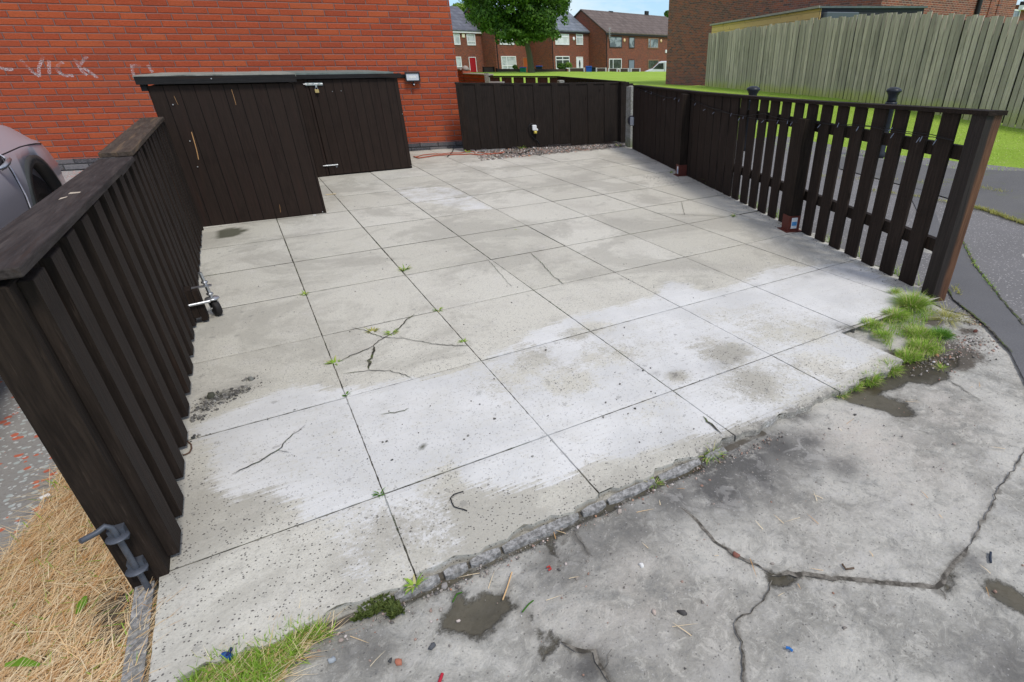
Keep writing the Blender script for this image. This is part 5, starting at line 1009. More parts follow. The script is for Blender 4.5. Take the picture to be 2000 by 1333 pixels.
# ---- cables on the ground under the wall
MAT['orangecable'] = plain('orange_red_cable', (.42, .10, .05), .5, var=.2); MAT['blackcable'] = plain('black_cable', (.015, .015, .015), .5)
def ground_tube(name, pts, rad, mat, label, cat, z=None):
    m = MB(); m.tube([tuple(G(x, y, (z or rad)+.002)) for x, y in pts], rad, 8); return tag(m.build(name, MAT[mat]), label, cat)
ground_tube('extension_cable', [(808, 306), (818, 309), (832, 307), (850, 304), (868, 303), (886, 302), (903, 302), (920, 301), (938, 303), (955, 301), (972, 300), (986, 298)], .008, 'orangecable', 'orange red cable lying along the foot of the house wall', 'cable')
ground_tube('extension_cable', [(812, 307), (826, 303), (845, 301), (862, 301), (880, 299), (900, 299), (915, 296), (935, 298), (950, 300), (962, 302)], .006, 'orangecable', 'thinner red cable lying just behind the orange one at the wall foot', 'cable')
ground_tube('black_cable', [(985, 297), (1000, 299), (1016, 301), (1030, 296), (1042, 291), (1035, 285), (1020, 287), (1010, 291)], .006, 'blackcable', 'black cable looped on the gravel below the back fence', 'cable')
ground_tube('black_cable', [(874, 306), (880, 301), (884, 296), (886, 290), (884, 288)], .006, 'blackcable', 'short black cable end curling at the wall corner plinth', 'cable')
ground_tube('wire_scrap', [(905, 960), (895, 963), (886, 966), (880, 973), (883, 983), (887, 990), (896, 993), (905, 995), (912, 998)], .0018, 'blackcable', 'bent piece of black wire lying on the front edge slab', 'wire')
ground_tube('wire_loop', [(358, 863), (366, 862), (373, 868), (374, 876), (370, 884), (362, 888), (357, 889)], .0026, 'rust', 'thin rusty wire loop poking out below the left fence', 'wire')

# ---- right slatted fence
P_ = lambda F, u, d, z: (*(F[0]+F[1]*u+F[2]*d), z)
FR = (frm[0]+frm[1]*.05+frm[2]*.045, frm[1], frm[2]); FRL = FRL-.08; RL = FRL
rf = thing('slatted_fence', 'dark stained open slatted fence with bare brown end post, right side of the paving', 'fence', (*FR0[:2], 0))
ztp = lambda s_: np.interp(s_/FRL, [0, .25, .6, 1], [1.013, .965, .925, .905])
n = NT('two_tone_end_post'); v = n.coord(scale=(22, 22, 1.4)); v0 = n.coord(); g = n.noise(v, 2.6, 6, .65, .6); x, y, z = n.xyz(v0)
br_ = n.step(n.add(n.attr('bare'), n.mul(n.sub(n.noise(v, 1.0, 4, .6), .5), .5)), .38, .62)
c = n.mix(n.step(g, .3, .7), (.017, .013, .011), (.035, .027, .023)); bc = n.mix(n.step(g, .25, .75), (.07, .032, .018), (.185, .088, .045)); k_ = n.vor(n.coord(scale=(1, 1, .6)), 5); bc = n.mix(n.step(k_, .10, .05), bc, (.05, .018, .008))
n.col(n.mix(br_, c, bc)); n.rough(.7); n.bump(g, .003); MAT['endpost'] = n.m
# end post, its outer face bare
V = []; PA = []; F_ = []
sx = [-.055, .045]; 
cs = [(-.052, -.062), (-.052, .034), (.042, .034), (.042, -.062)]
nz = 14; ring = []
for i in range(nz+1):
    z_ = -.03+(ztp(0)-.020+.03)*i/nz
    for j in range(4):
        a_, b_ = cs[j], cs[(j+1) % 4]
        for k in range(4): t_ = k/4; u, d = a_[0]+(b_[0]-a_[0])*t_, a_[1]+(b_[1]-a_[1])*t_; V.append(P_(FR, u, d, z_)); PA.append(float(np.clip(.34-d*9, 0, 1)))
for i in range(nz):
    for k in range(16): F_.append((i*16+k, i*16+(k+1) % 16, (i+1)*16+(k+1) % 16, (i+1)*16+k))
o = np_mesh('end_post', np.array(V), np.array(F_), [MAT['endpost']], smooth=False); set_attr(o.data, 'bare', np.array(PA)); setpar(o, rf)
gaps = [.163, .345, .539, .727, .923, 1.118, 1.308, 1.497]
cent = [.074]+[(a+b)/2 for a, b in zip(gaps[:-1], gaps[1:])]
while cent[-1] < FRL-.05: cent.append(cent[-1]+.188)
cent = [c-.05 for c in cent[1:]]; r = random.Random(9); m = MB()
for k, c in enumerate(cent):
    wd = (.120 if c < 1.5 else .122 if c < 2.1 else .132 if c < 2.8 else .165 if c < 3.4 else .174)+r.uniform(-.004, .004); d0 = -.001+r.uniform(-.002, .002); z0 = -.012
    m.fbox(FR, c-wd/2, c+wd/2, d0, d0+(.016 if c < 2.8 else .021), z0, ztp(c)-.024, bev=.002)
m.build('slat_panel', MAT['dwslat'], rf)
m = MB(); 
for z_ in (.24, .755): m.fbox(FR, .05, FRL-.02, -.046, -.006, z_, z_+.072)
m.build('rail', MAT['dw'], rf)
m = MB(); nn_ = 14; ss = np.linspace(-.065, FRL+.02, nn_)
for a_, b_ in zip(ss[:-1], ss[1:]): m.hexa([P_(FR, a_, -.075, ztp(a_)-.022), P_(FR, b_, -.075, ztp(b_)-.022), P_(FR, b_, .045, ztp(b_)-.022), P_(FR, a_, .045, ztp(a_)-.022)], [P_(FR, a_, -.075, ztp(a_)), P_(FR, b_, -.075, ztp(b_)), P_(FR, b_, .045, ztp(b_)), P_(FR, a_, .045, ztp(a_))])
o = m.build('cap_rail', MAT['dwx'], rf)
# inner posts in red brown shoes
MAT['redshoe'] = plain('red_brown_painted_metal', (.13, .035, .025), .55, .1, var=.45, scale=25); MAT['sticker'] = plain('white_label', (.78, .80, .80), .5, var=.05); MAT['stickerblue'] = plain('blue_label_print', (.10, .32, .62), .5, var=.1)
for px0, ptop, lab in (((1527, 452), (1565, 238), 0), ((1332, 343), (1345, 182), 1)):
    g0 = G(*px0); u_, d_ = inframe(FR, g0); u_ += .02
    m = MB(); m.fbox(FR, u_-.045, u_+.045, .030, .118, .085, ztp(u_)-.03-(.09 if lab == 0 else 0), bev=.003); m.build('inner_post', MAT['dw'], rf)
    m = MB(); m.fbox(FR, u_-.051, u_+.051, .024, .124, .006, .125); m.fbox(FR, u_-.075, u_+.075, .0, .148, .0, .0058); sh = m.build('post_shoe', MAT['redshoe'], rf)
    m = MB()
    if lab == 0: m.fbox(FR, u_-.0525, u_-.0512, .048, .10, .025, .112)
    else: m.fbox(FR, u_-.030, u_+.012, .1242, .1255, .02, .105)
    m.build('label', MAT['sticker'], sh); m = MB()
    if lab == 0: m.fbox(FR, u_-.0536, u_-.0526, .052, .096, .048, .080)
    else: m.fbox(FR, u_-.024, u_-.010, .1256, .1262, .03, .08)
    m.build('label_print', MAT['stickerblue'], sh)
# sixth bit of cut panel behind the rail (short board above it)
# ---- fairy lights along the fence
MAT['bulb'] = plain('clear_bulb', (.22, .24, .30), .2, var=.1, spec=.6)
fy = thing('fairy_lights', 'string of small clear fairy lights on dark wire along the right fence', 'string lights', P_(FR, 2., .05, .8))
def rfp(x, y, out=.03): Q_ = VP(FR0, FR1, x, y); return P_(FR, inframe(FR, Q_)[0], out, Q_[2])
w1 = [(1247, 168), (1262, 175), (1280, 178), (1296, 186), (1318, 192), (1340, 192), (1362, 194), (1380, 203), (1400, 211), (1420, 216), (1440, 222), (1460, 225), (1478, 229), (1500, 233), (1525, 235), (1560, 237), (1600, 240), (1640, 242), (1680, 245), (1720, 248), (1760, 257), (1800, 261), (1830, 265), (1860, 269), (1888, 275)]
w2 = [(1247, 170), (1270, 180), (1300, 190), (1330, 192), (1362, 192), (1375, 200), (1395, 209), (1420, 219), (1445, 223), (1465, 227), (1490, 225), (1506, 221), (1525, 228), (1555, 234), (1600, 238), (1650, 242), (1700, 243), (1750, 251), (1790, 257), (1840, 262), (1880, 272)]
rw = random.Random(1)
for w_ in (w1, w2):
    m = MB(); m.tube([rfp(x, y+rw.uniform(-1, 1), .034 if w_ is w1 else .027) for x, y in w_], .0022, 6); m.build('wire', MAT['blackcable'], fy)
for k, (x, y) in enumerate([(1273, 178), (1284, 180), (1310, 193), (1331, 191), (1339, 194), (1372, 201), (1391, 213), (1409, 219), (1444, 221), (1460, 230), (1467, 228), (1495, 234), (1508, 235), (1537, 235), (1556, 236), (1565, 238), (1601, 238), (1621, 243), (1658, 240), (1697, 247), (1767, 260), (1765, 249), (1819, 268), (1824, 266), (1852, 272)]):
    a_ = Vector(rfp(x, y, .034)); an = rw.uniform(-2.6, -.4); d_ = Vector((*(FR[1]*math.cos(an)), math.sin(an)))*.020+Vector((*FR[2], 0))*.01
    m = MB(); m.tube([a_, a_+d_*.6], .0028, 6); m.tube([a_+d_*.6, a_+d_*1.05, a_+d_*1.45], [.003, .0032, .0012], 6); m.build('bulb', MAT['bulb'], fy)
# ---- bollards
def bollard():
    n = NT('black_bollard_paint'); n.col((.022, .026, .032)); n.rough(.38); MAT['bollard'] = n.m
    t = thing('bollard', '', 'bollard', (0, 0, 0)); m = MB(); m.lathe([(.075, -.05), (.075, .05), (.06, .07), (.058, .66), (.075, .68), (.08, .70), (.075, .72)], (0, 0, 0), 20); m.build('shaft', MAT['bollard'], t)
    m = MB(); m.lathe([(.066, .7205), (.060, .75), (.066, .80), (.085, .835), (.100, .850), (.102, .862), (.085, .885), (.05, .902), (0, .908)], (0, 0, 0), 24); m.build('cap', MAT['bollard'], t); return t
bo = bollard(); z_ = .908
q = G(1748, 169, .905); bo.location = (q[0], q[1], -.01); bo['label'] = 'black metal bollard with domed cap, the nearer one rising above the right fence'; bo['group'] = 'bollards behind the right fence'
q = G(1472.5, 167, .895); dup(bo, (q[0], q[1], -.02), label='black metal bollard with domed cap, the farther one barely above the fence top')

# ---- things between back fence and lawn
gw = thing('brick_garden_wall', 'low orange brick garden wall with rounded coping stone behind the house corner', 'wall', (*AT(920, 12.5), 0))
a_, b_, c_ = G(898, 141, .95), G(922, 141, .95), G(948, 148, .90)
MAT['brick_garden'] = brick_mat('garden_wall_brick', ORANGE, (.14, .09, .08), weather=.6, dirt=(.14, .05, .035))
Fg, Lg = frame(a_, c_, 1); Fg = Fg if (CAMP[:2]-Fg[0])@Fg[2] > 0 else frame(a_, c_, -1)[0]
ub = inframe(Fg, b_)[0]
m = MB(); m.fbox(Fg, -.5, ub, -.22, 0, 0, .99); m.fbox(Fg, ub, Lg, -.2, -.01, 0, .90); m.build('wall', MAT['brick_garden'], gw, frame=Fg)
MAT['coping'] = plain('grey_coping_stone', (.38, .34, .30), .9, var=.3, scale=12)
m = MB(); m.fbox(Fg, -.5, ub-.12, -.24, .02, .992, 1.03, bev=.008); m.lathe([(.09, 0), (.085, .05), (.06, .09), (0, .11)], P_(Fg, ub-.07, -.11, .992), 14); m.fbox(Fg, ub+.01, Lg+.01, -.21, .0, .902, .93, bev=.006); m.build('coping', MAT['coping'], gw)
q0, q1 = G(946, 147, .93), G(956, 147, .93); F_c = frame(q0, q1, 1)[0]; F_c = F_c if (CAMP[:2]-F_c[0])@F_c[2] > 0 else frame(q0, q1, -1)[0]
m = MB(); m.fbox(F_c, 0, .10, -.1, 0, 0, .95, bev=.01); m.fbox(F_c, -.005, .08, -.09, -.01, .951, .965); tag(m.build('gate_post', MAT['cpost']), 'pale concrete gate post at the end of the brick garden wall', 'post')
def lowfence(name, label, pa, pb, zt_, gapd, wd, mat):
    A_, B_ = G(*pa, zt_), G(*pb, zt_); F, L_ = frame(A_, B_, 1); F = F if (CAMP[:2]-F[0])@F[2] > 0 else frame(A_, B_, -1)[0]
    t = thing(name, label, 'fence', (*A_[:2], 0)); m = MB(); s = 0.
    while s < L_-.02: m.fbox(F, s, min(L_, s+wd), 0, .02, .02, zt_-.03); s += wd+gapd
    m.build('slat_panel', MAT[mat], t); m = MB(); m.fbox(F, -.02, L_+.02, -.05, .03, zt_-.028, zt_); m.build('cap_rail', MAT['dwx'], t); m = MB(); m.fbox(F, 0, L_, -.04, -.002, .2, .27); m.fbox(F, 0, L_, -.04, -.002, .62, .69); m.build('rail', MAT['dw'], t); return t
MAT['dwred'] = dark_wood('red_brown_fence_slat', 'z', base=(.03, .014, .010), light=(.075, .030, .020))
lowfence('garden_fence', 'red brown slatted fence with light showing between its slats, behind the back fence', (957, 148.5), (1090, 149), .93, .05, .22, 'dwred')
lowfence('garden_fence', 'long dark close slatted fence running off behind the back fence towards the post', (1091, 149.5), (1216, 159.5), .93, .02, .10, 'dwslat')
m = MB(); q0 = G(1093, 162, .86); m.fbox(((q0[0], q0[1]), E3, -E2), 0, .1, -.1, 0, 0, .9, bev=.01); tag(m.build('fence_post', MAT['cpost']), 'short grey concrete post top just behind the middle of the back fence', 'post')
m = MB(); q0, q1 = G(956, 160.5, .90), G(984, 160.5, .90); Fx = frame(q0, q1, 1)[0]; m.fbox(Fx, 0, np.hypot(*(q1-q0)[:2]), -.05, .05, .80, .905); tag(m.build('wall_coping', MAT['coping']), 'short pale coping slab just behind the left of the back fence', 'coping')

# ---- far front gardens: walls, bins, shrubs, van
n = NT('brown_panel_wall'); v = n.coord(); n.col(n.mix(n.noise(v, 2, 5, .6), (.045, .032, .027), (.10, .07, .055))); MAT['brownpanel'] = n.m
MAT['whitepost'] = plain('white_painted_post', (.60, .58, .56), .6, var=.08)
BW = 71.5; zb = -.06
def fpx(x, y, b=BW): return dpx(x, y, b)
def gwall(x0, x1, ytop, label, white=True, b=BW, mat='brownpanel', cap_=True):
    A_, B_ = fpx(x0, ytop, b), fpx(x1, ytop, b); F, L_ = frame(A_, B_, 1); F = F if (CAMP[:2]-F[0])@F[2] > 0 else frame(A_, B_, -1)[0]
    t = thing('low_garden_wall', label, 'wall', (A_[0], A_[1], zb), 'low front garden walls beyond the lawn'); zt_ = A_[2]
    m = MB(); m.fbox(F, .12, L_-.12, -.12, 0, -.72, zt_-.046); m.build('panel', MAT[mat], t)
    if cap_: m = MB(); m.fbox(F, .12, L_-.12, -.14, .02, zt_-.045, zt_-.005); m.build('top_rail', MAT['whitepost'] if white else MAT['dwx'], t)
    for s_ in (0, L_-.2): m = MB(); m.fbox(F, s_, s_+.16, -.16, .04, -.72, zt_+.02); m.build('post', MAT['whitepost'] if white else MAT['dwx'], t)
gwall(1110.5, 1143, 133, 'low brown garden wall with white posts, just left of the blue wheelie bin'); gwall(1163.5, 1185.5, 133, 'low brown wall panel with white posts, first one right of the blue bin')
gwall(1187.5, 1207.5, 134, 'low brown wall panel with white posts, in front of the ground floor window'); gwall(1209.5, 1229.5, 134, 'low brown wall panel with white posts, in front of the grey door'); gwall(1231.5, 1252, 134, 'low brown wall panel with white posts, just left of the white van')
gwall(942, 966, 131, 'dark low garden wall in front of the leftmost houses', False); gwall(968, 1024, 134, 'weathered dark low wall under the curtained window left of the trunk', False, cap_=False); gwall(1040, 1108, 134.5, 'long dark low wall right of the tree trunk', False, cap_=False)
MAT['binblue'] = plain('blue_bin_plastic', (.02, .10, .42), .5, var=.1); MAT['bingreen'] = plain('green_bin_plastic', (.02, .28, .13), .5, var=.1); MAT['binblack'] = plain('black_bin_plastic', (.02, .03, .03), .5)
def wheelie(label, x, y, b, body, lid):
    q = fpx(x, y, b); t = thing('wheelie_bin', label, 'bin', (q[0], q[1], zb), 'wheelie bins in the front gardens'); zt_ = q[2]; h = zt_-zb; F = (q[:2], np.array([cy, -sy]), np.array([-sy, -cy])); s_ = .36
    zb2 = zt_-1.05
    m = MB(); b0 = [P_(F, u, d, zb2) for u, d in ((-.26, -.26), (.26, -.26), (.26, .26), (-.26, .26))]; t0 = [P_(F, u*1.35, d*1.35, zt_-.08) for u, d in ((-.26, -.26), (.26, -.26), (.26, .26), (-.26, .26))]; m.hexa(b0[::-1], t0[::-1]); m.build('body', MAT[body], t)
    m = MB(); m.fbox(F, -s_, s_, -s_-.06, s_+.04, zt_-.079, zt_, bev=.02); m.build('lid', MAT[lid], t)
    for u in (-.24, .24): m = MB(); m.lathe([(.10, -.03), (.10, .03)], P_(F, u, -.28, zb2+.1), 12, M=Matrix.Rotation(math.atan2(F[1][1], F[1][0]), 4, 'Z')@Matrix.Rotation(R(90), 4, 'Y')); m.build('wheel', MAT['rubber'], t)
wheelie('blue wheelie bin between the low walls, right of the white door', 1150, 129.5, 72.3, 'binblue', 'binblue'); wheelie('dark green black wheelie bin right beside the blue one', 1158, 131.5, 73.2, 'binblack', 'binblack')
wheelie('green wheelie bin with blue lid beside the tree trunk', 1021.5, 131.5, 71, 'bingreen', 'binblue'); wheelie('dark bin with blue lid behind the long dark wall', 1053, 129, 72.6, 'binblack', 'binblue')
for (x, y, rx, ry, lab, mt, sd_) in ((1110, 127, 6, 5, 'yellow green shrub between the ground floor window and the white door', 'leaflight', 21), (1096, 130, 7, 6, 'dark green shrub under the window left of the white door', 'leaf', 22), (1006, 131, 4, 3, 'small green shrub under the curtained window', 'leaf', 23)):
    q = AT(x, 72.6); t = thing('garden_shrub', lab, 'shrub', (*q, -.6), 'shrubs in the front gardens'); m = MB(); m.tube([(*q, -.7), (*q, .2)], [.06, .03], 6); m.build('stem', MAT['bark'], t); crown('foliage', [px_blob(x, y, rx, ry, 72.6), px_blob(x+rx*.7, y+2, rx*.6, ry*.7, 72.4)], 900, .11, MAT[mt], t, sd_)
# van
MAT['vanwhite'] = plain('white_van_paint', (.70, .71, .76), .25, var=.03, spec=.5)
def van():
    b = 70.9; nose = fpx(1257, 138, b); q1 = fpx(1312, 138, b); u, _ = unit(nose, q1); nr = np.array([u[1], -u[0]]); nr = nr if (CAMP[:2]-nose[:2])@nr > 0 else -nr; F = (nose[:2], u, nr)
    ztop = fpx(1292, 119.5, b)[2]; zg = ztop-1.95; t = thing('white_van', 'white panel van parked facing left beyond the lawn', 'van', (*nose[:2], zg))
    prof = [(0, .35), (.02, .75), (.35, .95), (.95, 1.15), (1.75, 1.82), (2.1, 1.93), (4.9, 1.95), (4.95, .4)]; W = 1.9; m = MB(); n_ = len(prof)
    vs = [P_(F, u_, 0, zg+z_) for u_, z_ in prof]+[P_(F, u_, -W, zg+z_) for u_, z_ in prof]
    fs = [tuple(range(n_)), tuple(range(n_, 2*n_))[::-1]]+[(i, i+n_, (i+1) % n_+n_, (i+1) % n_) for i in range(n_)]; m.add(vs, fs); o = m.build('body', MAT['vanwhite'], t); q = o.modifiers.new('b', 'BEVEL'); q.width = .08; q.segments = 3
    m = MB(); wp_ = [(1.05, 1.15), (1.72, 1.72), (2.25, 1.74), (2.3, 1.12)]; m.add([P_(F, u_, .012, zg+z_) for u_, z_ in wp_]+[P_(F, u_, -.02, zg+z_) for u_, z_ in wp_], [(0, 1, 2, 3), (7, 6, 5, 4), (0, 4, 5, 1), (1, 5, 6, 2), (2, 6, 7, 3), (3, 7, 4, 0)]); m.build('side_window', MAT['glassdark'], t)
    m = MB(); m.add([P_(F, .98, -.1, zg+1.175), P_(F, 1.70, -.12, zg+1.80), P_(F, 1.70, -W+.12, zg+1.80), P_(F, .98, -W+.1, zg+1.175)], [(0, 1, 2, 3)]); m.build('windscreen', MAT['glassdark'], t)
    for u_ in (.85, 3.9): m = MB(); M = Matrix.Rotation(math.atan2(nr[1], nr[0]), 4, 'Z')@Matrix.Rotation(R(90), 4, 'Y'); m.lathe([(.2, -.1), (.33, -.1), (.33, .02), (.2, .03)], P_(F, u_, .0, zg+.33), 18, M=M); m.build('wheel', MAT['rubber'], t)
    m = MB(); m.fbox(F, 2.36, 2.39, .0, .014, zg+.5, zg+1.8); m.fbox(F, 2.7, 2.85, .0, .02, zg+1.0, zg+1.06); m.fbox(F, 3.9, 4.9, .0, .02, zg+1.02, zg+1.10); m.build('trim', MAT['gutter'], t)
    m = MB(); m.fbox(F, .03, .3, -.1, .012, zg+.68, zg+.85); m.build('headlight', MAT['glass'], t)
van()

# ---- silver car on the drive
def car():
    XS, YR, YF = -1.165, 4.02, -.14          # side plane, rear end, front end
    W = 1.78; xc = XS-W/2
    n = NT('metallic_grey_mauve_paint'); n.col((.50, .49, .53)); n.b.inputs['Metallic'].default_value = .25; n.rough(.38); n.b.inputs['Coat Weight'].default_value = .6; n.b.inputs['Coat Roughness'].default_value = .08; MAT['carpaint'] = n.m
    t = thing('silver_car', 'grey silver hatchback car parked on the drive beside the left fence', 'car', (xc, 2.1, 0))
    ys = np.linspace(YF, YR, 44); rows = []
    for y in ys:
        f = (y-YF)/(YR-YF)                                   # 0 front, 1 rear
        end = min(1, (1-f)/.20); endf = min(1, f/.14)
        hw = W/2*(1-.115*(1-math.sqrt(max(0, 1-(1-end)**2.4)))-.14*(1-math.sqrt(max(0, 1-(1-endf)**2.2))))
        top = .95 if f > .25 else .74+.21*(f/.25)**.7
        if f > .80: top = .95-.30*((f-.80)/.20)**1.9
        zb0 = .22+(.10 if f > .93 else 0)+(.06 if f < .05 else 0)
        crz = min(.80, top-.09)
        pr = [(0, zb0), (hw*.90, zb0), (hw*.965, zb0+.05), (hw*.992, .45), (hw, .62), (hw*.985, crz), (hw*.955, crz+.012), (hw*.90, top-.03), (hw*.80, top), (hw*.4, top+.02), (0, top+.025)]
        rows.append([(xc+u, y, z) for u, z in pr]+[(xc-u, y, z) for u, z in pr[-2:0:-1]])
    k = len(rows[0]); V = [q for rw_ in rows for q in rw_]; Fq = []
    for i in range(len(rows)-1):
        for j in range(k): j2 = (j+1) % k; Fq.append((i*k+j, i*k+j2, (i+1)*k+j2, (i+1)*k+j))
    m = MB(); m.add(V, Fq, 0, True); m.add(rows[0], [tuple(range(k))[::-1]]); m.add(rows[-1], [tuple(range(k))]); body = m.build('body', MAT['carpaint'], t)
    bm = bmesh.new(); bm.from_mesh(body.data); bmesh.ops.remove_doubles(bm, verts=bm.verts, dist=1e-5); bmesh.ops.recalc_face_normals(bm, faces=bm.faces); bm.to_mesh(body.data); bm.free()
    wy = (3.16, .70); wr_ = .33
    for yy in wy:                                            # cut the wheel arches
        mc = MB(); mc.lathe([(.395, -.35), (.395, .35)], (XS-.12, yy, wr_), 32, M=Matrix.Rotation(R(90), 4, 'Y')); c = mc.build('arch_cutter', MAT['rubber']); mo = body.modifiers.new('arch', 'BOOLEAN'); mo.object = c; mo.operation = 'DIFFERENCE'; mo.solver = 'EXACT'; CUT.append((body, mo, c))
        mc = MB(); mc.lathe([(.395, -.35), (.395, .35)], (XS-W+.12, yy, wr_), 32, M=Matrix.Rotation(R(90), 4, 'Y')); c = mc.build('arch_cutter', MAT['rubber']); mo = body.modifiers.new('arch', 'BOOLEAN'); mo.object = c; mo.operation = 'DIFFERENCE'; mo.solver = 'EXACT'; CUT.append((body, mo, c))
    MAT['arch'] = plain('grey_green_arch_trim', (.05, .055, .052), .5, var=.1); MAT['alloy'] = plain('dark_alloy', (.10, .10, .105), .4, .6, var=.1)
    for yy in wy:
        for sx in (1, -1):
            xs_ = XS+.004 if sx > 0 else XS-W-.004
            m = MB(); A = np.linspace(R(-8), R(188), 26); ins = .385; ou = .425
            def ax(y, z): f = (y-YF)/(YR-YF); end = min(1, (1-f)/.20); return .115*W/2*(1-math.sqrt(max(0, 1-(1-end)**2.4)))
            vs = []
            for a in A:
                for rr2, dx in ((ins, -.06), (ins, .006), (ou, .004), (ou, -.03)): y_, z_ = yy+rr2*math.cos(a), wr_+rr2*math.sin(a); vs.append((xs_+sx*(dx-ax(y_, z_)-.004*(z_ < .5)), y_, z_))
            fs = [(4*i+j, 4*i+j2, 4*i+4+j2, 4*i+4+j) for i in range(25) for j, j2 in ((0, 1), (1, 2), (2, 3))]; m.add(vs, fs, 0, True); m.build('arch_trim', MAT['arch'], t)
            M = Matrix.Rotation(R(90 if sx > 0 else -90), 4, 'Y'); m = MB(); m.lathe([(.20, -.16), (.31, -.16), (wr_, -.13), (wr_, .0), (.31, .02), (.215, .022), (.205, .0)], (xs_-sx*.06, yy, wr_), 36, M=M); w_ = m.build('wheel', MAT['rubber'], t)
            m = MB(); m.lathe([(.04, .012), (.05, .008), (.05, -.03)], (xs_-sx*.06, yy, wr_), 16, M=M)
            for q in range(5):
                a = q*2*math.pi/5+.3; c0 = Vector((0, math.cos(a), math.sin(a))); c1 = Vector((0, -math.sin(a), math.cos(a))); o_ = Vector((xs_-sx*.064, yy, wr_))
                m.add([o_+c0*.04+c1*.03, o_+c0*.205+c1*.035, o_+c0*.205-c1*.035, o_+c0*.04-c1*.03, o_+c0*.04+c1*.03-Vector((sx*.03, 0, 0)), o_+c0*.205+c1*.035-Vector((sx*.03, 0, 0)), o_+c0*.205-c1*.035-Vector((sx*.03, 0, 0)), o_+c0*.04-c1*.03-Vector((sx*.03, 0, 0))], [(0, 1, 2, 3), (7, 6, 5, 4), (0, 4, 5, 1), (1, 5, 6, 2), (2, 6, 7, 3), (3, 7, 4, 0)])
            m.build('rim', MAT['alloy'], w_)
    # cabin
    def sec(y, z, hw_): return [(xc-hw_, y, z), (xc+hw_, y, z)]
    gl = [(1.05, .93, .74), (1.75, 1.36, .60), (2.3, 1.45, .59), (3.1, 1.43, .57), (3.55, 1.32, .56), (3.95, .93, .66)]
    m = MB(); vs = []; 
    for y, z, hw_ in gl: vs += [(xc-hw_, y, z), (xc+hw_, y, z)]
    base = [(xc-.80, 1.05, .93), (xc+.80, 1.05, .93), (xc+.80, 3.95, .90), (xc-.80, 3.95, .90)]
    prof = [(.8, .93), (1.55, 1.36), (2.0, 1.42), (2.5, 1.40), (2.85, 1.30), (3.2, .90)]; V1 = [(xc-(.74 if z < 1 else .50), y, z) for y, z in prof]; V2 = [(2*xc-x, y, z) for x, y, z in V1]
    m.add(V1+V2, [tuple(range(6))[::-1], tuple(range(6, 12))]+[(i, i+1, i+7, i+6) for i in range(5)], 0, False); gh = m.build('windows', MAT['glassdark'], t)
    m = MB(); m.add([(x+(0.005 if x > xc else -.005), y, z+.012) for x, y, z in (V1[1:5]+V2[1:5])], [(0, 1, 5, 4), (1, 2, 6, 5), (2, 3, 7, 6)], 0, True); o = m.build('roof', MAT['carpaint'], t); q = o.modifiers.new('s', 'SOLIDIFY'); q.thickness = .02
    # seams, handle, lights
    def sx_(y, z):                                            # outer surface of the body side at (y, z)
        f = (y-YF)/(YR-YF); end = min(1, (1-f)/.20); hw = W/2*(1-.115*(1-math.sqrt(max(0, 1-(1-end)**2.4)))); top = .95 if f <= .80 else .95-.30*((f-.80)/.20)**1.9; crz = min(.80, top-.09)
        pr = [(hw*.965, .27), (hw*.992, .45), (hw, .62), (hw*.985, crz), (hw*.955, crz+.012), (hw*.90, top-.03), (hw*.80, top)]; return xc+np.interp(z, [q[1] for q in pr], [q[0] for q in pr])
    MAT['seam'] = plain('bright_door_edge', (.80, .79, .84), .35, .1, var=.03); MAT['seamdark'] = plain('door_gap', (.02, .02, .022), .6)
    pts = [(2.45, .955), (2.62, .93), (2.70, .88), (2.74, .80), (2.745, .72), (2.73, .60), (2.70, .48), (2.68, .40)]
    m = MB(); m.tube([(sx_(y, z)+.003, y, z) for y, z in pts], .0045, 6); m.build('door_edge', MAT['seam'], t); m = MB(); m.tube([(sx_(y-.012, z)+.0005, y-.012, z) for y, z in pts], .004, 6); m.build('door_gap', MAT['seamdark'], t); m = MB(); m.tube([(sx_(1.75, z)+.0005, 1.75, z) for z in (.92, .8, .62, .45, .32)], .004, 6); m.build('door_gap', MAT['seamdark'], t)  # the bright tube paints the highlight on the door edge, the dark ones are gaps
    m = MB(); hy = 2.66; hz_ = .775; x0 = sx_(hy, hz_); m.lathe([(.0, -.006), (.045, -.002), (.05, .002)], (x0, hy, hz_), 18, M=Matrix.Rotation(R(90), 4, 'Y')); m.build('handle_cup', MAT['seamdark'], t)
    m = MB(); m.tube([(x0+.002, hy-.10, hz_-.012), (x0+.022, hy-.08, hz_-.006), (x0+.028, hy-.02, hz_+.004), (x0+.022, hy+.06, hz_+.014), (x0+.002, hy+.08, hz_+.016)], [.006, .011, .012, .011, .006], 10); m.build('door_handle', MAT['steel'], t)
    m = MB(); m.tube([(sx_(y, .805 if y < 3.1 else .805-.1*((y-3.1)/.9)**2)+.001, y, .806 if y < 3.1 else .806-.1*((y-3.1)/.9)**2) for y in np.linspace(.4, 3.9, 24)], .0035, 6); m.build('shoulder_crease', MAT['seamdark'], t)  # dark tube paints the shade of the body crease
    MAT['taillight'] = plain('red_tail_lamp', (.30, .01, .01), .2, var=.05)
    for sg in (1, -1): m = MB(); m.box(xc+sg*.60-.13, xc+sg*.60+.13, YR-.012, YR+.02, .60, .70); m.build('tail_light', MAT['taillight'], t); m = MB(); m.box(xc+sg*.55-.14, xc+sg*.55+.14, YF-.02, YF+.02, .56, .68); m.build('headlight', MAT['glass'], t)
CUT = []
car()
bpy.context.view_layer.update()
dg = bpy.context.evaluated_depsgraph_get()
done = set()
for body, mo, c in CUT:
    if body.name not in done:
        me2 = bpy.data.meshes.new_from_object(body.evaluated_get(dg)); done.add(body.name); body['_n'] = 1; NEWME = me2
for body, mo, c in CUT:
    if mo.name in [q.name for q in body.modifiers]: body.modifiers.remove(mo)
    bpy.data.objects.remove(c)
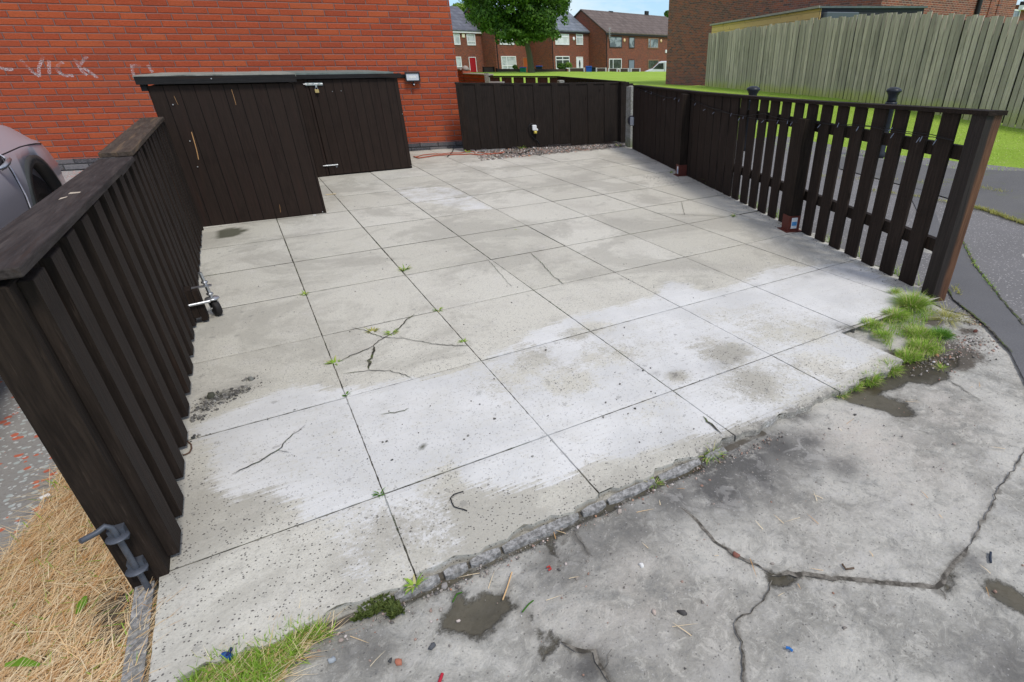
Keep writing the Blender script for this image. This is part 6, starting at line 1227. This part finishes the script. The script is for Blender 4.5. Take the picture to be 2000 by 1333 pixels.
body.data = NEWME; del body['_n']

# ================================================================== GRASS, STRAW, DEBRIS
def blade_mat(name, a, b, c3=None):
    n = NT(name); r = n.attr('leaf'); h = n.attr('tip'); c = n.mix(r, a, b)
    if c3: c = n.mix(n.step(r, .80, .84), c, c3)
    n.col(c); n.rough(.55); n.b.inputs['Specular IOR Level'].default_value = .2
    tr = n.t.nodes.new('ShaderNodeBsdfTranslucent'); mxs = n.t.nodes.new('ShaderNodeMixShader'); mxs.inputs[0].default_value = .3
    n.t.links.new(c, tr.inputs[0]); n.t.links.new(n.b.outputs[0], mxs.inputs[1]); n.t.links.new(tr.outputs[0], mxs.inputs[2]); n.t.links.new(mxs.outputs[0], n.out.inputs[0]); return n.m
MAT['grassb'] = blade_mat('fresh_grass_blade', (.17, .33, .03), (.42, .60, .09), (.62, .56, .26))
MAT['lawnblade'] = blade_mat('lawn_blade', (.36, .58, .07), (.62, .82, .16), (.62, .60, .28))
MAT['mossb'] = blade_mat('moss_leaf', (.045, .07, .015), (.15, .19, .05))
MAT['grassd'] = blade_mat('dark_grass_blade', (.07, .20, .02), (.17, .34, .04))
MAT['strawb'] = blade_mat('dry_straw_blade', (.86, .60, .31), (.97, .88, .64), (.62, .36, .15))
MAT['yellowb'] = blade_mat('yellowing_grass_blade', (.30, .33, .06), (.50, .46, .15))
def blades(name, P, Ln, Wd, az, lean, curl, mat, seed=0):
    """P (N,3) roots; lean: angle from vertical at the root; curl: extra angle towards the tip"""
    g = np.random.default_rng(seed); N = len(P); seg = 3
    d = np.stack([np.cos(az), np.sin(az)], -1); side = np.stack([-np.sin(az), np.cos(az), np.zeros(N)], -1); pts = [P]; ang = lean.copy()
    for s in range(seg):
        st = Ln/seg; q = pts[-1]+np.concatenate([d*(np.sin(ang)*st)[:, None], (np.cos(ang)*st)[:, None]], 1); q[:, 2] = np.maximum(q[:, 2], P[:, 2]+.0005+.003*g.random(N)); pts.append(q); ang = np.minimum(ang+curl/seg, 1.72)
    V = []
    for s, q in enumerate(pts): wv = (Wd*(1, .95, .7, .12)[s]/2)[:, None]; V += [q-side*wv, q+side*wv]
    V = np.stack(V, 1).reshape(-1, 3); base = (np.arange(N)*8)[:, None]; Q = np.concatenate([base+np.array([[2*s, 2*s+1, 2*s+3, 2*s+2]]) for s in range(seg)], 0)
    o = np_mesh(name, V, Q, [MAT[mat]], smooth=False); set_attr(o.data, 'leaf', np.repeat(g.random(N), 8)); set_attr(o.data, 'tip', np.tile([0, 0, .33, .33, .66, .66, 1, 1], N)); return o
def scatter_poly(poly, n_, seed, z=0.):
    g = np.random.default_rng(seed); P = np.array([q[:2] for q in poly]); lo, hi = P.min(0), P.max(0); out = []
    while sum(map(len, out)) < n_:
        q = lo+(hi-lo)*g.random((n_*2, 2)); k = poly_sd(q[:, 0], q[:, 1], [tuple(a) for a in P]) > 0; out.append(q[k])
    q = np.concatenate(out)[:n_]; return np.concatenate([q, np.full((n_, 1), z)], 1)
def tuft_pts(c, rx, n_, g, z): a = g.random(n_)*6.283; r = np.sqrt(g.random(n_))*rx; return np.stack([c[0]+np.cos(a)*r, c[1]+np.sin(a)*r*.8, np.full(n_, z)], -1), a
def tuft(c, rad, n_, ln, z=-.025, seed=0, name='grass_tuft', mat='grassb', spread=.7, w_=.0022):
    g = np.random.default_rng(seed); P, a = tuft_pts(c, rad, n_, g, z); rr = np.hypot(P[:, 0]-c[0], P[:, 1]-c[1])/rad
    return blades(name, P, ln*(.5+.7*g.random(n_)), w_*(.6+.8*g.random(n_)), a+g.normal(size=n_)*.5, np.abs(.2+rr*(spread+.35)+.25*g.normal(size=n_)), .5+.6*g.random(n_), mat, seed)
# tufts along the paving edge, from measured spots
def clump(px_, py_, rad, n_, ln, label, seed, mat='grassb', **k):
    c = G(px_, py_, -.02); n_ = int(n_*.62); return tag(tuft(c, rad*1.08, n_, ln*.9, seed=seed, mat=mat, **k), label, 'grass tuft', 'grass tufts at the edge of the paving')
clump(1780, 603, .062, 1500, .105, 'largest bright green grass tuft, right under the bare brown fence end post', 31, z=0)
clump(1745, 578, .025, 200, .05, 'thin line of short grass between the last slab and the big tuft', 47, z=0)
clump(1748, 622, .060, 1100, .055, 'bright grass patch spreading left of the biggest tuft at the slab corner', 32, z=-.01)
clump(1700, 640, .048, 700, .05, 'grass patch against the dark stained slab corner, leftmost of the upper patches', 33, z=-.01)
clump(1722, 660, .040, 500, .04, 'long low grass strip on the broken slab corner, below the dark stain', 34, z=-.01)
clump(1795, 655, .060, 1000, .06, 'dense grass patch in the middle of the green cluster', 35)
clump(1800, 680, .055, 900, .06, 'dense yellow green patch at the lower middle of the cluster', 36)
clump(1838, 655, .042, 800, .055, 'dark green leafy tuft on the right side of the grass cluster', 37, mat='grassd')
clump(1775, 697, .045, 650, .055, 'grass tuft with brown stalks just above the wet patch', 38)
clump(1735, 722, .040, 600, .060, 'loose pale grass tuft beside the wet patch, third from the lower end', 39)
clump(1698, 742, .034, 600, .050, 'round green grass tuft by the wet patch, second from the lower end', 40)
clump(1668, 757, .020, 230, .042, 'small grass tuft just right of the lowest one of the row', 41)
clump(1640, 768, .022, 260, .042, 'leafy lowest tuft of the row, at the corner of the last front slab', 42)
clump(1390, 888, .022, 150, .055, 'lone grass tuft in the joint below the white paint', 43)
clump(1278, 944, .014, 50, .04, 'tiny grass tuft in the wet joint at the front edge', 44)
clump(1838, 718, .016, 80, .04, 'tiny light green tuft standing alone in the wet soil', 45)
tag(tuft(G(1850, 620, -.02), .05, 160, .12, seed=46, mat='yellowb', spread=1.3), 'sprawling pale dry grass stems right of the biggest tuft', 'grass tuft')
ep = gp([(1705, 640), (1745, 615), (1790, 595), (1830, 610), (1800, 640), (1840, 660), (1850, 690), (1800, 705), (1760, 712), (1745, 735), (1700, 755), (1660, 765), (1655, 755), (1710, 725), (1740, 700), (1770, 680), (1775, 665), (1745, 655), (1740, 690), (1722, 668), (1690, 640)], -.02)
g = np.random.default_rng(48); P = scatter_poly(ep, 2600, 49, -.02); kind(blades('edge_grass', P, .035*(.4+.9*g.random(2600)), .0022*(.6+.8*g.random(2600)), g.random(2600)*6.283, np.abs(.5+.4*g.normal(size=2600)), .4+.7*g.random(2600), 'grassb', 50), 'stuff')
poly = gp([(375, 1333), (395, 1300), (430, 1290), (460, 1283), (500, 1272), (540, 1250), (575, 1232), (610, 1228), (640, 1232), (650, 1245), (600, 1262), (590, 1290), (560, 1310), (540, 1345), (520, 1380), (330, 1390)], -.03)
g = np.random.default_rng(51); P = scatter_poly(poly, 2600, 52, -.03)
kind(blades('verge_grass', P, .045*(.4+.9*g.random(len(P))), .0022*(.6+.9*g.random(len(P))), g.random(len(P))*6.283, np.abs(.5+.4*g.normal(size=len(P))), .4+.7*g.random(len(P)), 'grassb', 53), 'stuff')
P = scatter_poly(poly, 350, 54, -.028); kind(blades('dry_verge_stems', P, .08*(.5+.9*g.random(350)), .0018*(.6+.8*g.random(350)), g.normal(size=350)*.6+.4, 1.1+.3*g.random(350), .3*g.random(350), 'strawb', 55), 'stuff')
# moss in the wet joint
P = np.concatenate([scatter_poly(gp([(705, 1195), (735, 1160), (770, 1170), (730, 1205), (690, 1215)], -.02), 480, 56, -.02), scatter_poly(gp([(748, 1185), (775, 1178), (790, 1195), (765, 1210)], -.02), 260, 57, -.02)])
kind(blades('joint_moss', P, .008+.012*g.random(len(P)), .006+.003*g.random(len(P)), g.random(len(P))*6.28, .3+.6*g.random(len(P)), g.random(len(P)), 'mossb', 58), 'stuff')
# small weeds in the slab joints
def weed(px_, py_, label, seed, size=.03, n_=14, mat='grassb'):
    c = G(px_, py_, .0); g = np.random.default_rng(seed); P, a = tuft_pts(c, size*.35, n_, g, -.003)
    return tag(blades('joint_weed', P, size*(.6+.7*g.random(n_)), size*.22*(.7+.6*g.random(n_)), a, .6+.6*g.random(n_), .5+.5*g.random(n_), mat, seed), label, 'weed', 'weeds in the paving joints')
weed(809, 1143, 'leafy weed at the front edge where the first long joint ends', 60, .028, 26); weed(790, 527, 'small weed at the joint crossing two slabs in front of the near shed', 61, .04, 22)
weed(595, 575, 'small weed in the long joint right of the castor wheel', 62, .03, 16); weed(653, 709, 'small weed at the left corner of the cracked slab', 63, .035, 20); weed(766, 651, 'weed growing in the crack junction of the broken slab', 64, .035, 18)
weed(727, 648, 'pale dead leaf weed above the cracks of the broken slab', 65, .035, 16, 'yellowb'); weed(857, 606, 'small weed at the upper right corner of the cracked slab', 66, .03, 14); weed(905, 668, 'small weed in the joint on the right side of the cracked slab', 67, .025, 12)
weed(676, 771, 'grey green weed where four slabs meet at the top of the white patch', 68, .02, 14, 'grassd'); weed(742, 963, 'weed where four slabs meet below the round hole', 69, .022, 12, 'grassd'); weed(1352, 340, 'weed beside the farther red brown post shoe', 70, .07, 18)
weed(1390, 360, 'bushy weed under the far slats of the right fence', 71, .10, 30); weed(1545, 447, 'leafy weed beside the nearer red brown post shoe', 72, .06, 18); weed(1057, 283, 'weed on the gravel below the plug', 73, .12, 24); weed(1018, 291, 'weed on the gravel left of the plug', 74, .08, 16); weed(1095, 280, 'weed on the gravel right of the plug', 75, .08, 16); weed(914, 298, 'weed at the foot of the house wall corner', 76, .06, 14); weed(1208, 286, 'weed left of the concrete post foot', 77, .07, 16)
weed(1010, 449, 'tiny weed on a slab in the middle of the paving', 78, .02, 8); weed(1310, 338, 'small weed in the joint near the far red brown post shoe', 79, .035, 14); weed(1432, 423, 'flat weed at a joint crossing near the right fence', 80, .035, 20)
# grass behind the right fence foot
g = np.random.default_rng(81); N = 1500; u = g.random(N)*4.2+.15; d = -.03-.05*g.random(N); clm = np.sin(u*7)+np.sin(u*17+1) > .2; u, d = u[clm], d[clm]; N = len(u)
P = np.stack([FR[0][0]+FR[1][0]*u+FR[2][0]*d, FR[0][1]+FR[1][1]*u+FR[2][1]*d, np.full(N, -.02)], -1)
kind(blades('fence_foot_grass', P, .10*(.3+.9*g.random(N)), .003*(.6+.8*g.random(N)), g.random(N)*6.283, .2+.5*g.random(N), .3+.6*g.random(N), 'grassb', 82), 'stuff')
# yellow grass lines in the path joints
def linegrass(pts, n_, seed, mat, ln, wdt=.03):
    g = np.random.default_rng(seed); W = [G(*q, -.015) for q in pts]; P = []
    for _ in range(n_): k = g.integers(len(W)-1); t_ = g.random(); q = W[k]*(1-t_)+W[k+1]*t_; P.append((q[0]+g.normal()*wdt, q[1]+g.normal()*wdt, -.015))
    P = np.array(P); return kind(blades('path_joint_grass', P, ln*(.4+.9*g.random(n_)), .0035*(.6+.8*g.random(n_)), g.random(n_)*6.28, .5+.6*g.random(n_), .5*g.random(n_), mat, seed), 'stuff')
linegrass([(1700, 372), (1800, 385), (1893, 403), (1930, 412), (1965, 425), (2010, 440)], 1500, 83, 'yellowb', .035, .022)
linegrass([(1600, 345), (1700, 350), (1880, 360), (1960, 375)], 500, 84, 'yellowb', .03, .05)
linegrass([(1872, 458), (1905, 520), (1950, 578)], 160, 85, 'grassb', .025, .006); linegrass([(1862, 560), (1875, 575)], 60, 86, 'yellowb', .02, .012)
# near lawn gets real blades
lp = [tuple(G(*q, 0.)[:2]) for q in [(1300, 190), (1552, 303), (1716, 311), (1870, 330), (2000, 334), (2200, 338), (2200, 265), (2000, 240), (1870, 228), (1740, 212), (1560, 196), (1400, 180)]]
N = 26000; g = np.random.default_rng(87); P = scatter_poly(lp, N, 88); P[:, 2] = lawn_z(P[:, 0], P[:, 1])
kind(blades('lawn_grass', P, .032*(.4+.8*g.random(N)), .008*(.6+.8*g.random(N)), g.random(N)*6.283, .6+.6*g.random(N), .3+.7*g.random(N), 'lawnblade', 89), 'stuff')
# straw heap on the left
sp = gp([(110, 905), (150, 960), (180, 1010), (215, 1060), (262, 1150), (285, 1180), (300, 1230), (290, 1290), (265, 1400), (-160, 1420), (-160, 1150), (0, 1110), (30, 1060), (70, 1010), (100, 960)], -.03)
g = np.random.default_rng(90); N = 9000; P = scatter_poly(sp, N, 91, -.035); P[:, 2] += g.random(N)**1.5*.028
keep = (poly_sd(P[:, 0], P[:, 1], gp([(180, 1160), (240, 1150), (262, 1200), (240, 1260), (190, 1290), (165, 1230)], -.03)) < 0) | (g.random(N) < .12); P = P[keep]; N = len(P)
az = np.where(g.random(N) < .6, .75+.5*g.normal(size=N), g.random(N)*6.283)
kind(blades('dry_straw', P, .075*(.4+1.1*g.random(N)), .0017*(.5+.9*g.random(N)), az, 1.25+.32*g.random(N), .25*g.random(N), 'strawb', 92), 'stuff')
P2 = scatter_poly(sp, 260, 93, -.02); kind(blades('straw_green_blades', P2, .04*(.5+g.random(260)), .003*(.6+.8*g.random(260)), g.random(260)*6.28, .9+.5*g.random(260), .3*g.random(260), 'grassb', 94), 'stuff')
g = np.random.default_rng(95); P = []
for x, y in [(1290, 980), (1450, 1110), (1560, 1010), (1700, 1100), (1750, 780), (1900, 760), (1980, 880), (1600, 960), (1120, 1060), (980, 1130), (1150, 1190), (700, 1290), (640, 1300), (1800, 1000), (1920, 1130), (1490, 1050), (1650, 820), (1300, 1250), (1540, 1180), (1250, 1050)]: q = G(x, y, -.024); P += [(q[0]+g.normal()*.05, q[1]+g.normal()*.05, -.024) for _ in range(2)]
P = np.array(P); N = len(P); kind(blades('loose_stalks', P, .05*(.3+1.1*g.random(N)), .0016+.001*g.random(N), g.random(N)*6.28, np.full(N, 1.5), .05*g.random(N), 'strawb', 96), 'stuff')
for k, (pts, lab) in enumerate([([(982, 1172), (990, 1150), (1000, 1118)], 'long bent straw stalk beside the brown puddle'), ([(1020, 1196), (1033, 1180), (1042, 1173)], 'short green grass blade lying at the puddle edge'), ([(884, 1176), (893, 1160), (903, 1157)], 'curled green blade at the top left of the brown puddle')]):
    m = MB(); m.tube([tuple(G(x, y, -.020)) for x, y in pts], .0022, 5); tag(m.build('grass_stalk', MAT['strawb'] if k == 0 else MAT['grassd']), lab, 'stalk')
# stones: many small ones as stuff
def stones(name, P, S, mat, seed):
    g = np.random.default_rng(seed); base = np.array([(1, 0, 0), (0, 1, 0), (-1, 0, 0), (0, -1, 0), (.7, .7, 0), (-.7, .7, 0), (-.7, -.7, 0), (.7, -.7, 0)])
    ring = np.array([(math.cos(a), math.sin(a)) for a in np.linspace(0, 2*math.pi, 6, endpoint=False)]); V = []; Q = []
    N = len(P); rot = g.random(N)*6.28
    R1 = ring[None]*(1+.3*g.normal(size=(N, 6, 1)))*S[:, None, None]; asp = .6+.4*g.random((N, 1, 1)); R1[..., 1:] *= asp
    c_, s_ = np.cos(rot)[:, None], np.sin(rot)[:, None]; X = R1[..., 0]*c_-R1[..., 1]*s_; Y = R1[..., 0]*s_+R1[..., 1]*c_
    low = np.stack([P[:, :1]+X, P[:, 1:2]+Y, np.broadcast_to(P[:, 2:3], X.shape)-.2*S[:, None]], -1); mid = low.copy(); mid[..., 2] += (.7*S[:, None]); 
    top = np.stack([P[:, :1]+X*.6, P[:, 1:2]+Y*.6, np.broadcast_to(P[:, 2:3], X.shape)+(.75+.25*g.random((N, 6)))*S[:, None]], -1)
    V = np.concatenate([low, mid, top], 1).reshape(-1, 3); b = (np.arange(N)*18)[:, None]
    Q = np.concatenate([b+np.array([[l*6+i, l*6+(i+1) % 6, l*6+6+(i+1) % 6, l*6+6+i]]) for l in (0, 1) for i in range(6)]+[b+np.array([[12, 13, 14, 15]]), b+np.array([[12, 15, 16, 17]])], 0)
    o = np_mesh(name, V, Q, [mat], smooth=True); set_attr(o.data, 'leaf', np.repeat(g.random(N), 18)); return o
n = NT('mixed_pebbles'); n.col(n.ramp(n.attr('leaf'), [(0, (.09, .085, .08)), (.35, (.26, .23, .20)), (.6, (.36, .32, .28)), (.8, (.30, .16, .11)), (.92, (.62, .60, .57)), (1, (.45, .22, .12))])); MAT['pebble'] = n.m
n = NT('dark_crumbs'); n.col(n.ramp(n.attr('leaf'), [(0, (.05, .05, .045)), (.6, (.15, .14, .125)), (1, (.30, .29, .26))])); MAT['crumb'] = n.m
g = np.random.default_rng(101)
P = scatter_poly([(2.7, 6.25), (5.3, 6.25), (5.4, 6.65), (4., 6.95), (2.9, 7.25)], 1500, 102, 0.0); kind(stones('gravel', P, .006+.012*g.random(1500)**2, MAT['pebble'], 103), 'stuff')
P = []; 
for _ in range(520): x = g.random()*1.75-.35; P.append((x, -.435+g.normal()*.014-.01, -.027))
for _ in range(420): P.append((g.random()*3.6-.4, -.45-abs(g.normal())*.35, -.029))
P = np.array(P); kind(stones('loose_grit', P, .0016+.004*g.random(len(P))**4, MAT['pebble'], 104), 'stuff')
P = []
for x, y, s_, n_ in [(430, 775, .045, 260), (400, 795, .05, 240), (470, 765, .035, 160), (375, 820, .03, 120), (490, 742, .018, 60), (360, 860, .03, 90)]:
    q = G(x, y, .0)
    for _ in range(n_): P.append((q[0]+g.normal()*s_*.8, q[1]+g.normal()*s_*.5, .001))
P = np.array(P); P = P[P[:, 0] > -.548]; kind(stones('rubble_crumbs', P, .0016+.006*g.random(len(P))**5, MAT['crumb'], 105), 'stuff')
P = []
for _ in range(420): u = g.random()*FRL; d = .02+abs(g.normal())*.05; q = FR[0]+FR[1]*u+FR[2]*d; P.append((q[0], q[1], .002))
for _ in range(180): q = G(1300+g.normal()*25, 350+g.normal()*8, 0); P.append((q[0], q[1], .003))
for _ in range(200): q = G(g.random()*900+500, g.random()*500+400, 0); P.append((q[0], q[1], .002))
P = np.array(P); P = P[((P[:, 0]-FR0[0]-(P[:, 1]-FR0[1])*.3256) < -.01) & (P[:, 1] < 6.2)]; kind(stones('grit', P, .0014+.0035*g.random(len(P))**3, MAT['crumb'], 106), 'stuff')
P = []
for x, y, s_, n_ in [(1880, 670, .10, 420), (1820, 700, .09, 250), (1900, 620, .08, 220), (1790, 545, .03, 0), (1760, 560, .04, 90)]:
    q = G(x, y, -.027)
    for _ in range(n_): P.append((q[0]+g.normal()*s_, q[1]+g.normal()*s_*.6, -.027))
P = np.array(P); kind(stones('soil_crumbs', P, .002+.005*g.random(len(P))**3, MAT['pebble'], 107), 'stuff')
# single stones and scraps one can point at
def stone(px_, py_, s_, label, seed, col=(.30, .28, .26), z=-.026):
    q = G(px_, py_, z); nm = 'stone_%d' % seed; n = NT(nm); n.col(n.mix(n.noise(n.coord(), 60, 4), tuple(k*.7 for k in col), tuple(min(1, k*1.25) for k in col))); o = stones('stone', np.array([[q[0], q[1], z]]), np.array([s_]), n.m, seed); return tag(o, label, 'stone', 'loose stones')
stone(867, 1146, .010, 'rounded grey stone at the joint above the brown puddle', 110); stone(777, 1293, .0085, 'terracotta coloured pebble near the bottom edge', 111, (.42, .16, .10)); stone(762, 1291, .006, 'small dark pebble just left of the terracotta one', 112, (.07, .07, .07)); stone(843, 1262, .008, 'dark grey stone below the brown puddle', 113, (.09, .095, .10)); stone(1278, 1197, .007, 'pale pinkish pebble on the tarmac right of the brown puddle', 114, (.55, .45, .38)); stone(1210, 1001, .011, 'beige rounded stone in the wet edge joint', 115, (.42, .36, .31)); stone(1252, 1105, .008, 'white pebble on the tarmac', 116, (.75, .74, .70)); stone(1437, 1085, .010, 'reddish brick fragment on the long tarmac crack', 117, (.26, .11, .08)); stone(648, 1300 - 10, .009, 'pale grey flat stone near the bottom left tarmac', 118, (.33, .36, .38)); stone(1904, 648, .012, 'dark red brick fragment on the gravelly soil', 119, (.13, .05, .035)); stone(1333, 1198, .010, 'dark flat stone on the tarmac right of the pale pebble', 120, (.08, .075, .07)); stone(1830, 695, .010, 'orange brick chip beside the grass cluster', 121, (.50, .25, .14)); stone(490, 742, .016, 'grey lump of mortar at the right end of the rubble', 122, (.20, .20, .18), .002); stone(412, 776, .020, 'dark oblong lump of mossy mortar in the rubble', 123, (.07, .07, .05), .002)
def scrap(name, pts, rad, col, label, cat, z=-.022):
    n = NT(name+'_mat'+str(len(bpy.data.materials))); n.col(col); n.rough(.45); m = MB(); m.tube([tuple(G(x, y, z)) for x, y in pts], rad, 6); return tag(m.build(name, n.m), label, cat)
scrap('blue_clip', [(1535, 1265), (1541, 1266), (1548, 1272)], .0035, (.03, .16, .45), 'small curved blue plastic scrap on the tarmac near the bottom edge', 'plastic scrap'); scrap('black_strip', [(1935, 1099), (1934, 1088), (1935, 1079)], .0035, (.03, .04, .06), 'short black rubber strip on the tarmac at far right', 'plastic scrap')
scrap('red_scrap', [(858, 1333), (862, 1322), (864, 1316)], .004, (.45, .02, .04), 'bright red plastic scrap at the bottom edge', 'plastic scrap'); scrap('red_scrap', [(1068, 1109), (1073, 1106), (1076, 1112), (1071, 1114)], .003, (.42, .05, .04), 'crumpled small red scrap on the tarmac below the edge joint', 'plastic scrap')
scrap('blue_peg', [(434, 1281), (442, 1279), (450, 1284)], .008, (.02, .08, .28), 'dark blue clothes peg like clip at the slab edge by the grass', 'plastic scrap', -.003); scrap('blue_peg_jaw', [(444, 1281), (449, 1272), (452, 1266)], .004, (.02, .03, .10), 'thin dark blue upright jaw of the clip by the grass', 'plastic scrap', .004)
scrap('white_scrap', [(78, 975), (88, 970), (98, 966)], .007, (.75, .74, .72), 'white paper scrap on the straw left of the fence post', 'litter', -.01)
scrap('leaf_scrap', [(1668, 1110), (1652, 1112), (1645, 1102)], .003, (.12, .08, .05), 'curled brown twig above the wide tarmac crack', 'twig')
scrap('wood_chip', [(636, 381), (646, 380), (656, 379)], .005, (.62, .50, .30), 'pale wood splinter beside the near shed corner', 'splinter', .004)
scrap('paint_flake', [(612, 421), (617, 420.5)], .004, (.8, .8, .8), 'white paint flake at the foot of the near shed', 'flake', .003)
# green long leaf blades in the straw
for k, (pts, lab) in enumerate([([(10, 1300), (40, 1293), (78, 1300)], 'broad light green leaf lying on the straw at the bottom left'), ([(150, 1200), (160, 1180), (168, 1165)], 'upright green blade in the middle of the straw')]):
    W = [G(x, y, -.005) for x, y in pts]; m = MB(); wv = (.004, .011, .003)
    vs = []
    for i, q in enumerate(W): d = W[min(i+1, 2)]-W[max(i-1, 0)]; s_ = np.array([-d[1], d[0], 0])/np.hypot(d[0], d[1])*wv[i]; vs += [q-s_, q+s_+np.array([0, 0, .003])]
    m.add(vs, [(0, 1, 3, 2), (2, 3, 5, 4)]); tag(m.build('fallen_leaf', MAT['grassb']), lab, 'leaf')
# far small people-sized bits are left to the houses; final tidy-up
for o in bpy.data.objects:
    if o.type == 'MESH' and 'leaf' in o.data.attributes and o.parent is None and 'label' not in o and 'kind' not in o: o['kind'] = 'stuff'
